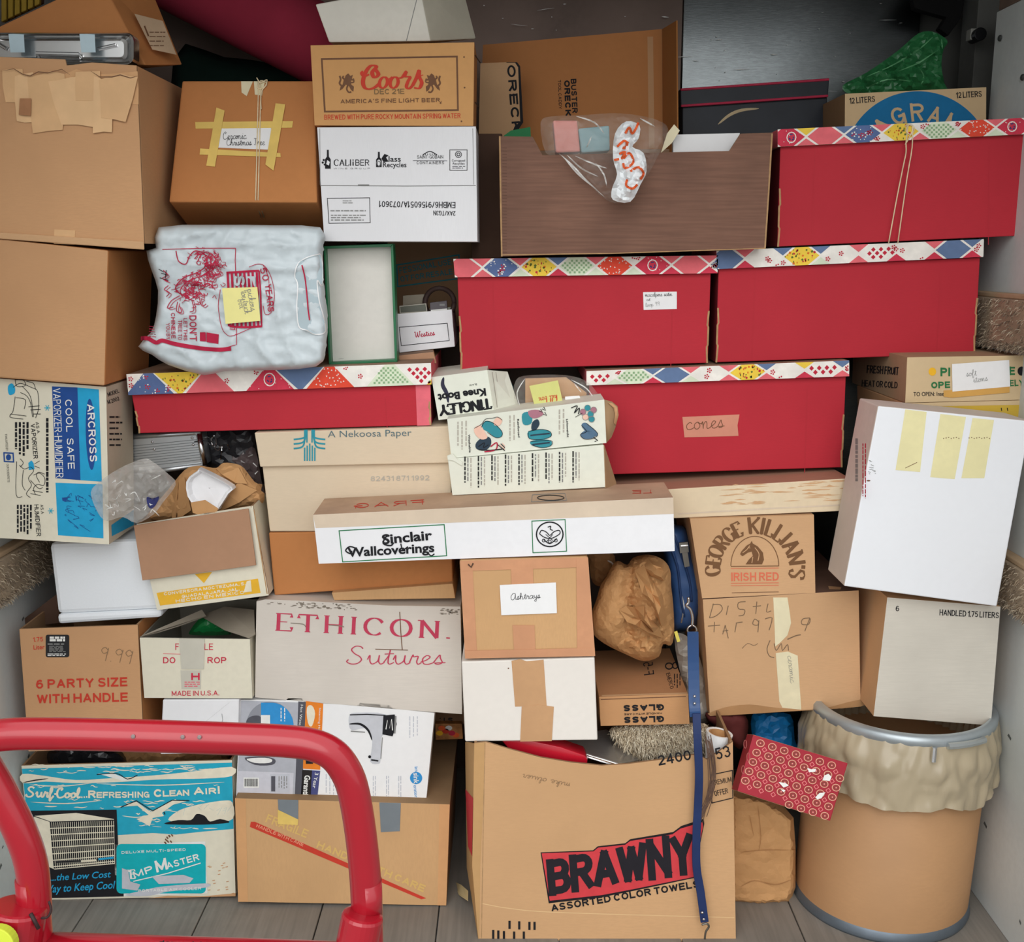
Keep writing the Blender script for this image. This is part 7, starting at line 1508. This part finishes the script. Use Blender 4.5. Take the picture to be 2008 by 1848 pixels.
for a0, a1, r_, z in ((-84, -58, R0+.016, .504),):
    pts = [(cx+.004+r_*math.cos(math.radians(a0+(a1-a0)*k/8)), cyy+r_*math.sin(math.radians(a0+(a1-a0)*k/8)), z) for k in range(9)]; tube(l, pts, .008, M('bright latch steel', (190, 196, 198), .3, .05, 12, .05, metal=.8), 8)
tube(l, [(cx-.005, cyy-R0-.022, .504), (cx-.006, cyy-R0-.026, .472)], .006, chrome, 8)
b = t.part('liner', label='crinkled translucent liner folded over the rim', smooth=True); lm = M('yellowed liner film', (172, 158, 132), .28, .05, 6, .35, spec=.5, trans=.0, fiber=(1, 1, .4), bscale=30)
seg = 220; V = []; rows = 24
for j in range(rows):
    tt = j/(rows-1)
    for k in range(seg):
        a = 2*math.pi*k/seg; fold = abs(noise.noise(Vector((math.cos(a)*5+2, math.sin(a)*5, tt*1.2))))
        fine = noise.noise(Vector((math.cos(a)*16, math.sin(a)*16, tt*3)))
        vz = noise.voronoi(Vector((a*4.2, tt*2.2, 5)))[0]; r_ = R0+.008+.012*min(1, tt*2.2)+.009*fold*min(1, tt*3)+.004*fine+.014*(vz[1]-vz[0])*min(1, tt*3)
        bot = .345+.035*noise.noise(Vector((math.cos(a)*1.6, math.sin(a)*1.6, 7)))
        V.append((cx+r_*math.cos(a), cyy+r_*math.sin(a), (.505)*(1-tt)+bot*tt))
n_in = len(V)
V += [(cx+(R0-.002)*math.cos(2*math.pi*k/seg), cyy+(R0-.002)*math.sin(2*math.pi*k/seg), .521) for k in range(seg)]
V += [(cx+(R0-.012+.006*math.sin(k*1.7))*math.cos(2*math.pi*k/seg), cyy+(R0-.012+.006*math.sin(k*1.7))*math.sin(2*math.pi*k/seg), .40) for k in range(seg)]
fs = [(j*seg+(k+1) % seg, j*seg+k, (j+1)*seg+k, (j+1)*seg+(k+1) % seg) for j in range(rows-1) for k in range(seg)]+[(k, (k+1) % seg, n_in+(k+1) % seg, n_in+k) for k in range(seg)]+[(n_in+k, n_in+(k+1) % seg, n_in+seg+(k+1) % seg, n_in+seg+k) for k in range(seg)]
b.add(V, fs, lm)
for p in t.parts:
    for v in p.v:
        v.x += .045*v.z
        if v.x > WX-.004: v.x = WX-.004
t.done()
t = T('torn_paper_scrap', 'torn yellowish cardboard scrap on the floor left of the towel carton', 'scrap')
b = t.part('scrap'); prism(b, [at(884, 1728, 2.62), at(905, 1738, 2.5), at(918, 1750, 2.42), at(918, 1768, 2.42), at(900, 1756, 2.5)], (0, 0, .003), M('yellowed scrap', (206, 184, 136), .8, .08, 9, .1)); t.done()

# ---------------- red hand truck in front ----------------
rp = M('glossy red paint', (178, 20, 38), .3, .04, 7, .0, spec=.3, coat=.6, gain=.8)
t = T('hand_truck', 'glossy red tubular hand truck handle in the left foreground', 'hand truck')
YH = 1.0
def HP(x, y, dy=0): return at(x, y, YH+dy)
path = [(72, 1848), (70, 1790), (62, 1700), (40, 1632), (2, 1556), (-36, 1490), (-44, 1462), (-24, 1447), (30, 1440), (140, 1440), (300, 1444), (450, 1449), (560, 1454), (615, 1462), (655, 1482), (682, 1520), (696, 1566), (708, 1640), (716, 1720), (720, 1800), (721, 1848)]
b = t.part('handle', smooth=True); P3 = [HP(*p) for p in path]
P3 = [Vector((P3[0].x-.004, P3[0].y, .05))]+P3+[Vector((P3[-1].x, P3[-1].y, .05))]
tube(b, P3, .0158, rp, 24, 6)
sc_ = M('paint chip', (132, 118, 116), .6, .1, 20, .1)
for x in (261, 358, 391): l = t.part('paint_chip'); lathe(l, HP(x, 1445+(x-261)*.01, -.0155), [(.0022, 0), (.0012, .0008)], sc_, 7, Vector((.1, -1, .25)))
b = t.part('crossbar', smooth=True); c0, c1 = HP(40, 1856), HP(730, 1878); tube(b, [c0, c1], .0145, rp, 20)
for x, y, x2, y2, nm in ((690, 1900, 712, 1792, 'right'), (20, 1900, 38, 1776, 'left')):
    b = t.part('bracket', smooth=False, bevel=.004, label='red tube socket'); tube(b, [HP(x, y, -.02), HP(x2, y2, -.012)], .021 if nm == 'right' else .027, rp, 28)
b = t.part('cap', label='yellow green round cap', bevel=.001); lathe(b, HP(2, 1846, -.045), [(.0, 0), (.018, 0), (.018, .012), (.0, .013)], M('yellow green cap', (190, 202, 60), .5, .04, 9, .05), 28, Vector((0, -1, .15)), cap=False)
b = t.part('wire', smooth=True, label='dark wire'); tube(b, [HP(72, 1800, -.02), HP(92, 1800, -.02), HP(100, 1785, -.018), HP(96, 1768, -.016)], .0012, M('dark wire', (50, 34, 34), .5, 0, 9, 0), 6, 4); tube(b, [HP(60, 1792, -.028), HP(76, 1822, -.03)], .002, M('dark wire', (1, 1, 1)), 6)
b = t.part('decal', label='small black and white lettering'); fl = Face(c0+Vector((0, -.0148, .0)), c1+Vector((0, -.0148, 0)), c0+Vector((0, -.0138, .02))); btext(b, fl, 'dependable', base((312, 1850), (420, 1854), 7), k_, 2, .02)
# lower end standing on the bed
xl, xr = P3[0].x, P3[-1].x
b = t.part('toe_plate', bevel=.002); wbox(b, xl-.03, YH+.01, .002, xr+.03, YH+.2, .008, rp)
b = t.part('axle', smooth=True); tube(b, [(xl-.05, YH-.05, .1), (xr+.05, YH-.05, .1)], .009, chrome, 12)
for x in (xl-.06, xr+.03):
    b = t.part('wheel', smooth=False, bevel=.004); lathe(b, (x, YH-.05, .1), [(.0, 0), (.1, 0), (.1, .035), (0, .035)], black, 36, Vector((1, 0, 0)), cap=False)
t.done()
